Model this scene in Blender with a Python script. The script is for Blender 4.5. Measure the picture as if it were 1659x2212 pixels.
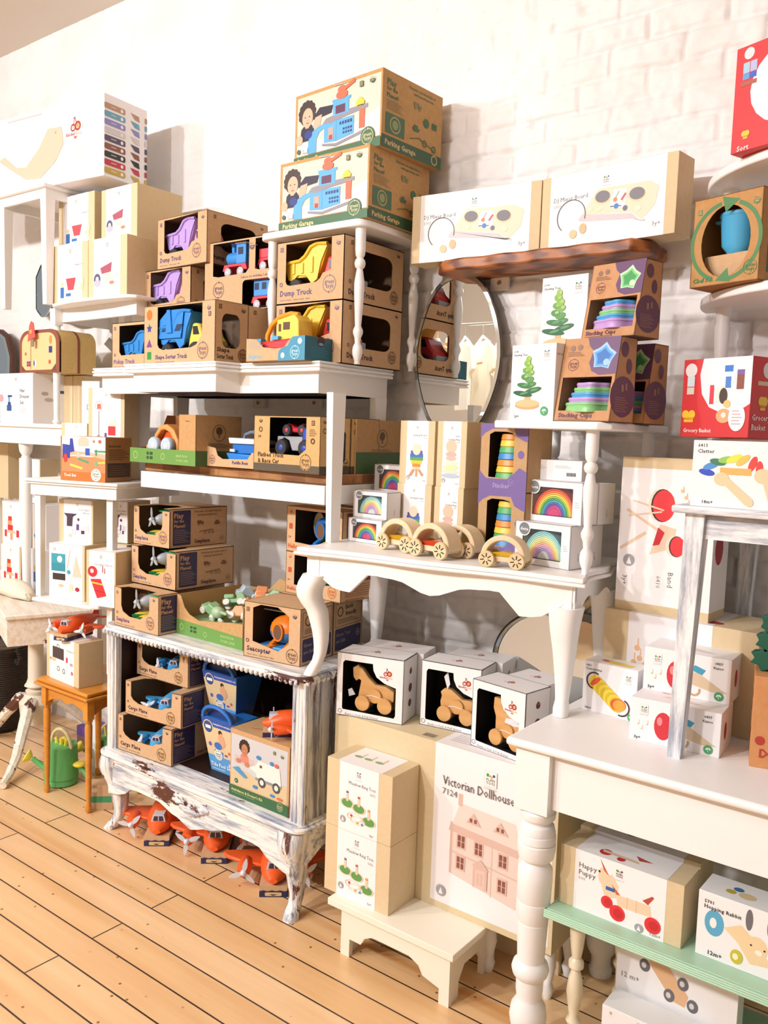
import bpy, math, random
from math import sin, cos, pi, radians
from mathutils import Vector, Matrix
from mathutils.geometry import tessellate_polygon
for o in list(bpy.data.objects): bpy.data.objects.remove(o)
S = bpy.context.scene; COL = S.collection
rnd = random.Random(7)
# ------------------------------------------------------------------ camera
CAM = Vector((0, 0, 1.65)); FPX = 1847.0; YAW, PITCH, ROLL = .6489648, .0895206, .0337118
_f = Vector((-sin(YAW)*cos(PITCH), cos(YAW)*cos(PITCH), -sin(PITCH)))
_r = _f.cross(Vector((0, 0, 1))).normalized(); _u = _r.cross(_f)
_r2 = cos(ROLL)*_r + sin(ROLL)*_u; _u2 = -sin(ROLL)*_r + cos(ROLL)*_u
cam = bpy.data.cameras.new('camera'); camo = bpy.data.objects.new('camera', cam); COL.objects.link(camo)
camo.matrix_world = Matrix(((_r2.x, _u2.x, -_f.x, CAM.x), (_r2.y, _u2.y, -_f.y, CAM.y), (_r2.z, _u2.z, -_f.z, CAM.z), (0, 0, 0, 1)))
cam.sensor_fit = 'VERTICAL'; cam.sensor_height = 24; cam.sensor_width = 18; cam.lens = FPX/2212*24
S.camera = camo
# ------------------------------------------------------------------ light
S.view_settings.view_transform = 'Standard'; S.view_settings.look = 'None'
S.view_settings.gamma = 1; S.view_settings.exposure = -.48
w = bpy.data.worlds.new('room_light'); S.world = w; w.use_nodes = True
w.node_tree.nodes['Background'].inputs[0].default_value = (.93, .96, 1, 1)
w.node_tree.nodes['Background'].inputs[1].default_value = .42
WALL = 2.68; CEIL = 3.73
def area(name, loc, tgt, size, power, col=(1, .975, .985)):
    l = bpy.data.lights.new(name, 'AREA'); l.shape = 'DISK'; l.size = size; l.energy = power; l.color = col
    o = bpy.data.objects.new(name, l); COL.objects.link(o); o.location = loc
    o.rotation_euler = (Vector(tgt)-Vector(loc)).to_track_quat('-Z', 'Y').to_euler(); return o
area('track_light_left', (-5.2, -2.1, 3.45), (-3.3, 2.4, 1.2), .22, 112)
area('track_light_middle', (-3.7, -2.3, 3.45), (-2.2, 2.4, 1.1), .22, 145)
area('track_light_right', (-2.2, -2.3, 3.45), (-.9, 2.4, 1.0), .22, 128)
area('ceiling_panel', (-1.6, -.6, 3.6), (-1.6, 1.0, 0), 1.8, 26, (1, .98, .99))  # wide soft fill added overhead, stands for no visible fixture
area('rear_fill', (-3.4, .3, 3.5), (-4.4, -1.8, 2.0), .3, 45)  # added fill that brightens the rail and shirts reflected in the oval mirror
def at(px, py, z=None, y=None, x=None):
    "the point of the ray through a photo pixel that lies at a given height or distance"
    d = _f + _r2*((px-829.5)/FPX) - _u2*((py-1106)/FPX)
    t = (z-CAM.z)/d.z if z is not None else (y-CAM.y)/d.y if y is not None else (x-CAM.x)/d.x
    return CAM + d*t
# ------------------------------------------------------------------ materials
_m = {}
def lin(c): return c/12.92 if c <= .04045 else ((c+.055)/1.055)**2.4
def rgb(h): return tuple(lin(int(h[i:i+2], 16)/255) for i in (0, 2, 4)) + (1,)
def mat(h, rough=.5, kind='plain', metal=0.0, alpha=1.0, h2=None, sc=1.0):
    k = (h, rough, kind, metal, alpha, h2, sc)
    if k in _m: return _m[k]
    m = bpy.data.materials.new(kind+'_'+h); m.use_nodes = True; nt = m.node_tree; b = nt.nodes['Principled BSDF']; L = nt.links
    b.inputs['Base Color'].default_value = rgb(h); b.inputs['Roughness'].default_value = rough; b.inputs['Metallic'].default_value = metal
    def N(t, **kw):
        n = nt.nodes.new(t)
        for a, v in kw.items():
            if a in n.inputs.keys(): n.inputs[a].default_value = v
            else: setattr(n, a, v)
        return n
    def ramp(fac, stops):
        r = N('ShaderNodeValToRGB'); L.new(fac, r.inputs[0]); e = r.color_ramp.elements
        while len(e) < len(stops): e.new(.5)
        for i, (p, c) in enumerate(stops): e[i].position = p; e[i].color = c if isinstance(c, tuple) else rgb(c)
        return r.outputs[0]
    tc = N('ShaderNodeTexCoord'); 
    def noise(scale, det=4, vec=(1, 1, 1), rough=.55):
        mp = N('ShaderNodeMapping'); mp.inputs['Scale'].default_value = vec; L.new(tc.outputs['Object'], mp.inputs[0])
        n = N('ShaderNodeTexNoise', Scale=scale, Detail=det, Roughness=rough); L.new(mp.outputs[0], n.inputs['Vector']); return n.outputs['Fac']
    def bump(hgt, s, d=.002):
        bm = N('ShaderNodeBump', Strength=s, Distance=d); L.new(hgt, bm.inputs['Height']); L.new(bm.outputs[0], b.inputs['Normal'])
    def mix(fac, a, c):
        x = N('ShaderNodeMix', data_type='RGBA'); L.new(fac, x.inputs[0])
        for i, v in ((6, a), (7, c)):
            if isinstance(v, str): x.inputs[i].default_value = rgb(v)
            else: L.new(v, x.inputs[i])
        return x.outputs[2]
    if kind == 'kraft':
        L.new(ramp(noise(60, 6), [(.3, h), (.7, h2 or h)]), b.inputs['Base Color']); bump(noise(300, 2), .1)
    elif kind == 'paint':
        bump(noise(25, 5, (1, 1, .3)), .25, .003)
    elif kind in ('distress', 'distressv'):
        vv = kind == 'distressv'; n1 = noise(9*sc, 8, (1, 1, .22) if vv else (.35, 1, 1), .7); n2 = noise(40, 5, (1, 1, .06) if vv else (.1, 1, 1), .7)
        c1 = ramp(n2, [(.33, '6f6a70' if vv else (h2 or '8b93a4')), (.43, h2 or 'b4bac6'), (.53, h)])
        c2 = ramp(n1, [(.40, (0, 0, 0, 1)), (.42, (1, 1, 1, 1))])
        L.new(mix(c2, '5a3226', c1), b.inputs['Base Color']); bump(n1, .4, .003)
    elif kind == 'wash':
        n2 = noise(40, 6, (.12, 1, 1) if not h2 else (1, 1, .12), .7)
        L.new(ramp(n2, [(.36, '9fa6b4'), (.56, h)]), b.inputs['Base Color']); bump(n2, .3, .002)
    elif kind == 'wood':
        n1 = noise(12*sc, 5, (.25, 3, 3)); L.new(ramp(n1, [(.32, h), (.68, h2)]), b.inputs['Base Color']); bump(n1, .15, .001)
    elif kind == 'block':
        br = N('ShaderNodeTexBrick', Scale=1.0); br.inputs['Color1'].default_value = (.0, .0, .0, 1); br.inputs['Color2'].default_value = (1, 1, 1, 1)
        br.inputs['Mortar Size'].default_value = .0015; br.inputs['Brick Width'].default_value = .11; br.inputs['Row Height'].default_value = .045
        br.inputs['Mortar'].default_value = (.1, .1, .1, 1); L.new(tc.outputs['Object'], br.inputs['Vector'])
        n1 = noise(14, 6, (.4, 2, 2)); kn = ramp(noise(5, 3), [(.3, (.1, .1, .1, 1)), (.4, (1, 1, 1, 1))])
        c = mix(br.outputs['Color'], ramp(n1, [(.3, '6b3f22'), (.7, 'a8703f')]), ramp(n1, [(.3, '9a6234'), (.7, 'cf9c63')]))
        x = N('ShaderNodeMix', data_type='RGBA', blend_type='MULTIPLY'); x.inputs[0].default_value = .5; L.new(c, x.inputs[6]); L.new(kn, x.inputs[7]); L.new(x.outputs[2], b.inputs['Base Color'])
    elif kind == 'live':
        wv = N('ShaderNodeTexWave', Scale=5.0, Distortion=9.0, Detail=4.0); mp = N('ShaderNodeMapping'); mp.inputs['Scale'].default_value = (.5, 2, 3)
        L.new(tc.outputs['Object'], mp.inputs[0]); L.new(mp.outputs[0], wv.inputs[0]); L.new(ramp(wv.outputs['Fac'], [(.1, h), (.8, h2)]), b.inputs['Base Color'])
    elif kind == 'wicker':
        wv = N('ShaderNodeTexWave', Scale=28.0, Distortion=3.0, bands_direction='Z'); L.new(tc.outputs['Object'], wv.inputs[0])
        L.new(ramp(wv.outputs['Fac'], [(.2, '0c0806'), (.9, h)]), b.inputs['Base Color']); bump(wv.outputs['Fac'], 1, .01)
    elif kind == 'floor':
        mp = N('ShaderNodeMapping'); mp.inputs['Location'].default_value = (0, -.0345, 0); L.new(tc.outputs['Object'], mp.inputs[0])
        br = N('ShaderNodeTexBrick', Scale=1.0); br.offset = .37; br.inputs['Brick Width'].default_value = 2.3; br.inputs['Row Height'].default_value = .1165
        br.inputs['Mortar Size'].default_value = .003; br.inputs['Mortar Smooth'].default_value = .2
        br.inputs['Color1'].default_value = (0, 0, 0, 1); br.inputs['Color2'].default_value = (1, 1, 1, 1); L.new(mp.outputs[0], br.inputs['Vector'])
        g = noise(7, 6, (.12, 2.2, 1), .6); streak = noise(2.2, 3, (.12, 3.4, 1), .5)
        base = mix(br.outputs['Color'], ramp(g, [(.3, 'dcae78'), (.7, 'ebc492')]), ramp(g, [(.3, 'e2b684'), (.7, 'f0cda0')]))
        st = ramp(streak, [(.62, (0, 0, 0, 1)), (.72, (1, 1, 1, 1))])
        base2 = mix(st, base, 'd39a5e')
        vo = N('ShaderNodeTexVoronoi', voronoi_dimensions='2D', Scale=9.0); L.new(tc.outputs['Object'], vo.inputs['Vector'])
        spk = ramp(vo.outputs['Distance'], [(.03, (1, 1, 1, 1)), (.05, (0, 0, 0, 1))])
        spm = N('ShaderNodeMath', operation='MULTIPLY'); L.new(spk, spm.inputs[0]); L.new(ramp(noise(3.1, 2), [(.5, (0, 0, 0, 1)), (.56, (1, 1, 1, 1))]), spm.inputs[1]); base3 = mix(spm.outputs[0], base2, '8a5a2c')
        L.new(mix(br.outputs['Fac'], base3, '3a2412'), b.inputs['Base Color'])
        b.inputs['Coat Weight'].default_value = .25; b.inputs['Coat Roughness'].default_value = .25
        inv = N('ShaderNodeMath', operation='SUBTRACT'); inv.inputs[0].default_value = 1; L.new(br.outputs['Fac'], inv.inputs[1]); bump(inv.outputs[0], .6, .003)
    elif kind == 'brick':
        vn = noise(20, 8, (1, 1, 1), .65); bump(vn, .35, .006)
        L.new(ramp(noise(3, 6), [(.25, 'e2dedb'), (.6, h)]), b.inputs['Base Color'])
    elif kind == 'glass':
        b.inputs['Transmission Weight'].default_value = 1; b.inputs['IOR'].default_value = 1.45
    elif kind == 'film':
        b.inputs['Alpha'].default_value = .03; b.inputs['Roughness'].default_value = .08
    elif kind == 'fabric':
        bump(noise(200, 2), .2)
    if alpha < 1 and kind == 'plain': b.inputs['Alpha'].default_value = alpha
    _m[k] = m; return m
KR = lambda: mat('c8a27a', .8, 'kraft', h2='cfac85')
TAN = lambda: mat('d8c29a', .75, 'kraft', h2='dcc7a1')
WBOX = lambda: mat('f1eff0', .45)
WP = lambda: mat('f3f2f0', .45, 'paint')
DIST = lambda: mat('eeece8', .5, 'distress', sc=1.0)
# ------------------------------------------------------------------ mesh builder
class G:
    def __init__(s, m=None): s.v = []; s.f = []; s.mi = []; s.sm = []; s.ms = []; s.m = m
    def _i(s, m):
        m = m or s.m
        if isinstance(m, str): m = mat(m)
        if m not in s.ms: s.ms.append(m)
        return s.ms.index(m)
    def add(s, vs, fs, m=None, smooth=False):
        n = len(s.v); s.v += [tuple(v) for v in vs]; i = s._i(m)
        for f in fs: s.f.append([n+k for k in f]); s.mi.append(i); s.sm.append(smooth)
        return s
    def box(s, x0, x1, y0, y1, z0, z1, m=None):
        return s.add([(x, y, z) for x in (x0, x1) for y in (y0, y1) for z in (z0, z1)],
            [(0, 1, 3, 2), (4, 6, 7, 5), (0, 4, 5, 1), (2, 3, 7, 6), (0, 2, 6, 4), (1, 5, 7, 3)], m)
    def loop(s, o, i, z0, z1, m=None):
        n = len(o); vs = [(p[0], p[1], z) for z in (z0, z1) for l in (o, i) for p in l]; fs = []
        for k in range(n):
            j = (k+1) % n; fs += [(k, j, 2*n+j, 2*n+k), (n+j, n+k, 3*n+k, 3*n+j), (j, k, n+k, n+j), (2*n+k, 2*n+j, 3*n+j, 3*n+k)]
        return s.add(vs, fs, m)
    def taper(s, c0, a0, b0, c1, a1, b1, m=None):
        "square section from centre c0 (half sizes a0, b0) to c1"
        vs = [(c[0]+i*a, c[1]+j*b, c[2]) for c, a, b in ((c0, a0, b0), (c1, a1, b1)) for i, j in ((-1, -1), (1, -1), (1, 1), (-1, 1))]
        return s.add(vs, [(3, 2, 1, 0), (4, 5, 6, 7), (0, 1, 5, 4), (1, 2, 6, 5), (2, 3, 7, 6), (3, 0, 4, 7)], m)
    def prism(s, poly, a, b, ax='y', m=None, smooth=False):
        "extrude a 2-D outline from a to b: ax y -> (x,z), ax z -> (x,y), ax x -> (y,z)"
        def q(p, t): return (p[0], t, p[1]) if ax == 'y' else (p[0], p[1], t) if ax == 'z' else (t, p[0], p[1])
        n = len(poly); vs = [q(p, a) for p in poly]+[q(p, b) for p in poly]
        s.add(vs, [list(range(n)), list(range(2*n-1, n-1, -1))], m)
        return s.add(vs, [(i, i+n, (i+1) % n+n, (i+1) % n) for i in range(n)], m, smooth)
    def rings(s, rs, m=None, smooth=True, cap=True, closed=False):
        n = len(rs[0]); vs = [p for r in rs for p in r]; fs = []; k = len(rs)
        for i in range(k if closed else k-1):
            for j in range(n): fs.append((i*n+j, i*n+(j+1) % n, ((i+1) % k)*n+(j+1) % n, ((i+1) % k)*n+j))
        s.add(vs, fs, m, smooth)
        if cap and not closed: s.add(rs[0], [list(range(n-1, -1, -1))], m); s.add(rs[-1], [list(range(n))], m)
        return s
    def lathe(s, prof, c=(0, 0, 0), ax='z', n=20, m=None, smooth=True, sx=1, sy=1):
        rs = []
        for r, h in prof:
            R = []
            for i in range(n):
                a = 2*pi*i/n; p, q = r*cos(a)*sx, r*sin(a)*sy
                R.append((c[0]+p, c[1]+q, c[2]+h) if ax == 'z' else (c[0]+p, c[1]+h, c[2]+q) if ax == 'y' else (c[0]+h, c[1]+p, c[2]+q))
            rs.append(R)
        return s.rings(rs, m, smooth)
    def tube(s, pts, r, n=10, m=None, sq=False):
        pts = [Vector(p) for p in pts]; R = r if isinstance(r, (list, tuple)) else [r]*len(pts); rs = []
        for i, p in enumerate(pts):
            t = (pts[min(i+1, len(pts)-1)]-pts[max(i-1, 0)]).normalized()
            a = t.cross(Vector((0, 1, 0)) if abs(t.y) < .9 else Vector((1, 0, 0))).normalized(); b = t.cross(a)
            rs.append([p+a*(R[i]*cos(2*pi*k/n))+b*(R[i]*sin(2*pi*k/n)) for k in range(n)])
        return s.rings(rs, m)
    def ell(s, c, rx, ry, rz, m=None, n=16, k=9, z0=-1, z1=1):
        rs = []
        for i in range(k+1):
            t = z0+(z1-z0)*i/k; a = pi/2*t; rr = max(cos(a), .02)
            rs.append([(c[0]+rx*rr*cos(2*pi*j/n), c[1]+ry*rr*sin(2*pi*j/n), c[2]+rz*sin(a)) for j in range(n)])
        return s.rings(rs, m)
    def xf(s, M, start=0):
        for i in range(start, len(s.v)): s.v[i] = tuple(M @ Vector(s.v[i]))
        return s
    def build(s, name, parent=None, bevel=0, sub=0, loc=None):
        me = bpy.data.meshes.new(name); me.from_pydata(s.v, [], s.f)
        for m in s.ms: me.materials.append(m)
        me.polygons.foreach_set('material_index', s.mi); me.polygons.foreach_set('use_smooth', s.sm)
        me.validate(); me.update()
        import bmesh
        bm = bmesh.new(); bm.from_mesh(me); bmesh.ops.remove_doubles(bm, verts=bm.verts, dist=1e-6); bmesh.ops.recalc_face_normals(bm, faces=bm.faces); bm.to_mesh(me); bm.free()
        try: me.set_sharp_from_angle(angle=radians(42))
        except Exception: pass
        o = bpy.data.objects.new(name, me); COL.objects.link(o)
        if parent: o.parent = parent
        if loc: o.location = loc
        if bevel:
            b = o.modifiers.new('bevel', 'BEVEL'); b.width = bevel; b.segments = 2; b.limit_method = 'ANGLE'; b.angle_limit = radians(35)
        if sub: b = o.modifiers.new('sub', 'SUBSURF'); b.levels = sub; b.render_levels = sub
        return o
def thing(name, label, cat, loc=(0, 0, 0), rz=0, group=None):
    o = bpy.data.objects.new(name, None); COL.objects.link(o); o.empty_display_size = .05
    o.location = loc; o.rotation_euler = (0, 0, rz); o['label'] = label; o['category'] = cat
    if group: o['group'] = group
    return o
def tag(o, label, cat, group=None):
    o['label'] = label; o['category'] = cat
    if group: o['group'] = group
    return o
def struct(o): o['kind'] = 'structure'; return o
def dup(root, loc, rz, label, group=None):
    r = root.copy(); COL.objects.link(r); r.location = loc; r.rotation_euler = (0, 0, rz); r['label'] = label
    if group: r['group'] = group
    for ch in list(root.children):
        c = ch.copy(); COL.objects.link(c); c.parent = r
        for g in list(ch.children):
            d = g.copy(); COL.objects.link(d); d.parent = c
    return r
# ------------------------------------------------------------------ lettering
_t = {}
def glyphs(txt, bold):
    k = (txt, bold)
    if k not in _t:
        cu = bpy.data.curves.new('t', 'FONT'); cu.body = txt; cu.resolution_u = 1; cu.size = 1
        if bold: cu.offset = .018*bold; cu.space_character = 1.03+.03*bold
        o = bpy.data.objects.new('t', cu); COL.objects.link(o); dg = bpy.context.evaluated_depsgraph_get()
        me = bpy.data.meshes.new_from_object(o.evaluated_get(dg))
        vs = [(v.co.x, v.co.y) for v in me.vertices]; fs = [list(p.vertices) for p in me.polygons]
        bpy.data.objects.remove(o); bpy.data.curves.remove(cu); bpy.data.meshes.remove(me)
        xs = [v[0] for v in vs] or [0, 1]; _t[k] = ([(v[0]-min(xs), v[1]) for v in vs], fs, max(xs)-min(xs))
    return _t[k]
class Face:
    "a printed face: u to the right, v up, both 0..1; W and H are its size in metres"
    def __init__(s, parent, O, U, V, N): s.p = parent; s.O = Vector(O); s.U = Vector(U); s.V = Vector(V); s.N = Vector(N); s.W = s.U.length; s.H = s.V.length; s.parts = {}; s.k = 0
    def _add(s, part, pts, fs, col):
        s.k += 1; e = .0004+.00006*s.k
        g = s.parts.setdefault(part, G()); g.add([s.O+s.U*u+s.V*v+s.N*e for u, v in pts], fs, col if not isinstance(col, str) else mat(col, .5)); return s
    def poly(s, pts, col, part='printed_picture'): return s._add(part, pts, [list(range(len(pts)))], col)
    def rect(s, u0, v0, u1, v1, col, part='printed_picture'): return s.poly([(u0, v0), (u1, v0), (u1, v1), (u0, v1)], col, part)
    def disk(s, u, v, r, col, part='printed_picture', ry=None, rot=0, a0=0, a1=360, n=20):
        "r as a fraction of the height"
        ry = ry or r; k = s.H/s.W; P = []
        full = abs(a1-a0) >= 360
        for i in range(n+(0 if full else 1)):
            a = radians(a0+(a1-a0)*i/n); x, y = r*cos(a), ry*sin(a); c, d = cos(radians(rot)), sin(radians(rot)); P.append((u+(x*c-y*d)*k, v+x*d+y*c))
        return s.poly(P, col, part)
    def ring(s, u, v, r, t, col, part='printed_picture', a0=0, a1=360, n=24, ky=1.0):
        k = s.H/s.W; full = abs(a1-a0) >= 360; m = n if full else n+1; P = []
        for i in range(m):
            a = radians(a0+(a1-a0)*i/n); P += [(u+(r-t/2)*cos(a)*k, v+(r-t/2)*sin(a)*ky), (u+(r+t/2)*cos(a)*k, v+(r+t/2)*sin(a)*ky)]
        fs = [(2*i, 2*i+1, (2*i+3) % (2*m), (2*i+2) % (2*m)) for i in range(m if full else m-1)]
        return s._add(part, P, fs, col)
    def line(s, pts, t, col, part='printed_picture'):
        k = s.H/s.W
        for (a, b), (c, d) in zip(pts, pts[1:]):
            dx, dy = (c-a)/k, d-b; l = math.hypot(dx, dy) or 1; nx, ny = -dy/l*t/2*k, dx/l*t/2
            s.poly([(a+nx, b+ny), (a-nx, b-ny), (c-nx, d-ny), (c+nx, d+ny)], col, part)
        return s
    def text(s, txt, u, v, size, col, bold=0, al='l', maxw=None, part='lettering', rot=0):
        vs, fs, w = glyphs(txt, bold); k = s.H/s.W; sc = size; sx = size
        if maxw and w*size*k > maxw: sx = maxw/(w*k)
        off = 0 if al == 'l' else -w/2 if al == 'c' else -w
        P = []
        for x, y in vs:
            X, Y = (x+off)*sx, y*sc
            if rot == 90: X, Y = -Y, X
            if rot == -90: X, Y = Y, -X
            P.append((u+X*k, v+Y))
        return s._add(part, P, fs, col)
    def lines(s, u0, u1, v0, v1, n, col, t=.3):
        for i in range(n):
            v = v1-(v1-v0)*(i+.5)/n; h = (v1-v0)/n*t/2; s.rect(u0, v-h, u0+(u1-u0)*(.72+.28*((i*7) % 5)/4), v+h, col, 'lettering')
        return s
    def done(s):
        for n, g in s.parts.items(): g.build(n, s.p)
# ------------------------------------------------------------------ cartons
class Carton: pass
def front_of(p0, p1):
    d = (p1-p0); d.z = 0; return d.length, math.atan2(d.y, d.x)
def carton(label, p0, p1, z0, h, d, m=None, name='carton_box', cat='box', lean=0, notch=None, lside=None, holes=(), rholes=(), top='full', group=None, inner=None, tnotch=None):
    """p0, p1: front lower left and right corners (only x, y count). notch: front outline; holes: openings in it (u, v).
    rholes: openings in the right side; top: full, none or rear (front half open)"""
    p0 = Vector(p0); p1 = Vector(p1); W, a = front_of(p0.copy(), p1.copy()); c = Carton(); m = m or KR()
    mx = min((WALL-.012-(p0.y if s == 0 else p1.y)-0)/max(cos(a), .2) for s in (0, 1)); d = min(d, mx)
    c.w, c.d, c.h, c.z0, c.z1, c.a = W, d, h, z0, z0+h, a
    c.root = r = thing(name, label, cat, (p0.x, p0.y, z0), a, group)
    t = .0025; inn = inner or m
    def panel(outline, hl, O, U, V, N, mm):
        O, U, V, N = map(Vector, (O, U, V, N)); lp = [list(outline)]+[list(x) for x in hl]; pts = [q for l in lp for q in l]
        tri = tessellate_polygon([[Vector((q[0]*U.length, q[1]*V.length, 0)) for q in l] for l in lp]); g2.add([O+U*u+V*v for u, v in pts], tri, mm)
        g2.add([O+U*u+V*v-N*t for u, v in pts], tri, inn); k = 0
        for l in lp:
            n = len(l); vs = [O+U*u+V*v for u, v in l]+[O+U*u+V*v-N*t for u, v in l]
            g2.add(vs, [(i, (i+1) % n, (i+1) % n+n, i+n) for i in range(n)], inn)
    if notch or holes or top != 'full' or rholes:
        g2 = G(m); R = [(0, 0), (1, 0), (1, 1), (0, 1)]
        panel(notch or R, holes, (0, 0, 0), (W, 0, 0), (0, lean, h), (0, -1, 0), m)
        sd = [(0, 0), (1, 0), (1, 1), (0, 1)]
        for x, N, hl in ((0, (-1, 0, 0), ()), (W, (1, 0, 0), rholes)):
            if lean: g2.prism([(0, 0), (d, 0), (d, h), (lean, h)], x-(t if x else 0), x+(0 if x else t), 'x', m)
            else: panel((lside or R) if x == 0 else R, hl, (x, 0, 0), (0, d, 0), (0, 0, h), N, m)
        panel(R, (), (0, d, 0), (W, 0, 0), (0, 0, h), (0, 1, 0), m)
        g2.box(0, W, 0, d, 0, t, inn)
        if top == 'full': panel(tnotch or R, (), (0, lean, h), (W, 0, 0), (0, d-lean, 0), (0, 0, 1), m)
        elif top == 'rear': panel(tnotch or [(0, .55), (.12, .5), (.3, .62), (.75, .62), (.88, .45), (1, .45), (1, 1), (0, 1)], (), (0, 0, h), (W, 0, 0), (0, d, 0), (0, 0, 1), m)
        g2.build('carton_body', r)
    else:
        g2 = G(m)
        vs = [(0, 0, 0), (W, 0, 0), (W, d, 0), (0, d, 0), (0, lean, h), (W, lean, h), (W, d, h), (0, d, h)]
        g2.add(vs, [(0, 3, 2, 1), (4, 5, 6, 7), (0, 1, 5, 4), (1, 2, 6, 5), (2, 3, 7, 6), (3, 0, 4, 7)])
        g2.build('carton_body', r, bevel=.0012)
    c.F = Face(r, (0, 0, 0), (W, 0, 0), (0, lean, h), (0, -1, 0)); c.R = Face(r, (W, 0, 0), (0, d, 0), (0, 0, h), (1, 0, 0))
    c.T = Face(r, (0, lean, h), (W, 0, 0), (0, d-lean, 0), (0, 0, 1))
    def inside(x, y, z, p=p0, aa=a): return Vector((p.x+x*cos(aa)-y*sin(aa), p.y+x*sin(aa)+y*cos(aa), z0+z))
    c.P = inside
    def done(): c.F.done(); c.R.done(); c.T.done(); return c
    c.done = done
    return c
def cy(px0, px1, y0, y1=None):
    "front corners from two photo pixels, on planes y0 and y1"
    y1 = y0 if y1 is None else y1
    return at(*px0, y=y0), at(*px1, y=y1)
def cz(px0, px1, z): return at(*px0, z=z), at(*px1, z=z)
def rounded(u0, v0, u1, v1, ru=.06, rv=.08, n=5, corners=(1, 1, 1, 1)):
    P = []
    for k, (cu, cv, s) in enumerate(((u1-ru, v1-rv, 0), (u0+ru, v1-rv, 90), (u0+ru, v0+rv, 180), (u1-ru, v0+rv, 270))):
        if not corners[k]: P.append(((u1, v1), (u0, v1), (u0, v0), (u1, v0))[k]); continue
        for i in range(n+1):
            a = radians(s+90*i/n); P.append((cu+ru*cos(a), cv+rv*sin(a)))
    return P
# ------------------------------------------------------------------ the room
g = G(mat('e8bd88', .32, 'floor')); g.box(-9, 4, -4.5, WALL+.05, -.05, 0); struct(g.build('floor'))
g = G(mat('e3d8cb', .8)); g.box(-9, 4, -4.5, WALL+.05, CEIL, CEIL+.06); struct(g.build('ceiling'))
g = G(mat('f2ede6', .8)); g.box(-9, 4, -4.56, -4.5, 0, CEIL); struct(g.build('wall_front'))
def brick_wall():
    import numpy as np
    x = np.arange(-6.2, .9, .009); z = np.arange(0, CEIL+.012, .009); X, Z = np.meshgrid(x, z); rs = np.random.RandomState(3)
    def vnoise(sx, sz, seed):
        r = np.random.RandomState(seed).rand(900, 900); a = X/sx+200; b = Z/sz+50; i, j = np.floor(a).astype(int), np.floor(b).astype(int); fa, fb = a-i, b-j
        fa = fa*fa*(3-2*fa); fb = fb*fb*(3-2*fb); i %= 899; j %= 899
        return (r[j, i]*(1-fa)+r[j, i+1]*fa)*(1-fb)+(r[j+1, i]*(1-fa)+r[j+1, i+1]*fa)*fb
    wob = (vnoise(.14, .14, 1)-.5)*.018; wx = (vnoise(.1, .1, 9)-.5)*.02
    row = np.floor((Z+wob)/.088).astype(int); fz = ((Z+wob)/.088) % 1
    xx = (X+wx+(row % 2)*.115+rs.rand(200)[row]*.03)/.23; fx = xx % 1; col = np.floor(xx).astype(int)
    ez = np.minimum(fz, 1-fz)*.088; ex = np.minimum(fx, 1-fx)*.23; e = np.minimum(ez, ex)
    joint = np.clip(1-e/.0095, 0, 1)**1.1
    rough = np.clip((X+3.2)/1.5, .25, 1)
    pro = rs.rand(300, 300)[row % 300, col % 300]
    fade = np.clip(vnoise(.5, .3, 4)*1.8-.25, 0, 1)
    D = joint*.016*(.3+.7*fade)*rough + (pro-.5)*.005*rough + ((vnoise(.05, .04, 5)-.5)*.006 + (vnoise(.02, .018, 6)-.5)*.006)*rough + (vnoise(.6, .5, 8)-.5)*.006
    Y = WALL+.006+D
    # a few chips
    for cx, czz, r in ((-1.39, 3.02, .016), (-1.28, 3.05, .022), (-1.72, 2.95, .012), (-1.45, 2.72, .02), (-1.76, 1.42, .02), (-2.9, 3.3, .02), (-1.9, 1.05, .015)):
        Y += .02*np.exp(-(((X-cx)/r)**2+((Z-czz)/(r*.6))**2))
    n, k = X.shape; V = np.stack([X, Y, Z], -1).reshape(-1, 3); idx = np.arange(n*k).reshape(n, k)
    F = np.stack([idx[:-1, :-1], idx[:-1, 1:], idx[1:, 1:], idx[1:, :-1]], -1).reshape(-1, 4)
    me = bpy.data.meshes.new('wall_back'); me.vertices.add(len(V)); me.vertices.foreach_set('co', V.astype('f4').ravel())
    me.loops.add(F.size); me.loops.foreach_set('vertex_index', F.ravel().astype('i4')); me.polygons.add(len(F))
    me.polygons.foreach_set('loop_start', (np.arange(len(F))*4).astype('i4'))
    try: me.polygons.foreach_set('loop_total', np.full(len(F), 4, 'i4'))
    except Exception: pass
    me.polygons.foreach_set('use_smooth', np.ones(len(F), bool)); me.update(calc_edges=True); me.validate()
    me.materials.append(mat('efedec', .6, 'brick')); o = bpy.data.objects.new('wall_back', me); COL.objects.link(o); struct(o)
brick_wall()
g = G(mat('efedec', .6, 'brick')); g.box(-9, -6.2, WALL, WALL+.1, 0, CEIL); g.box(.88, 4, WALL, WALL+.1, 0, CEIL); struct(g.build('wall_back_ends'))
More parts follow.
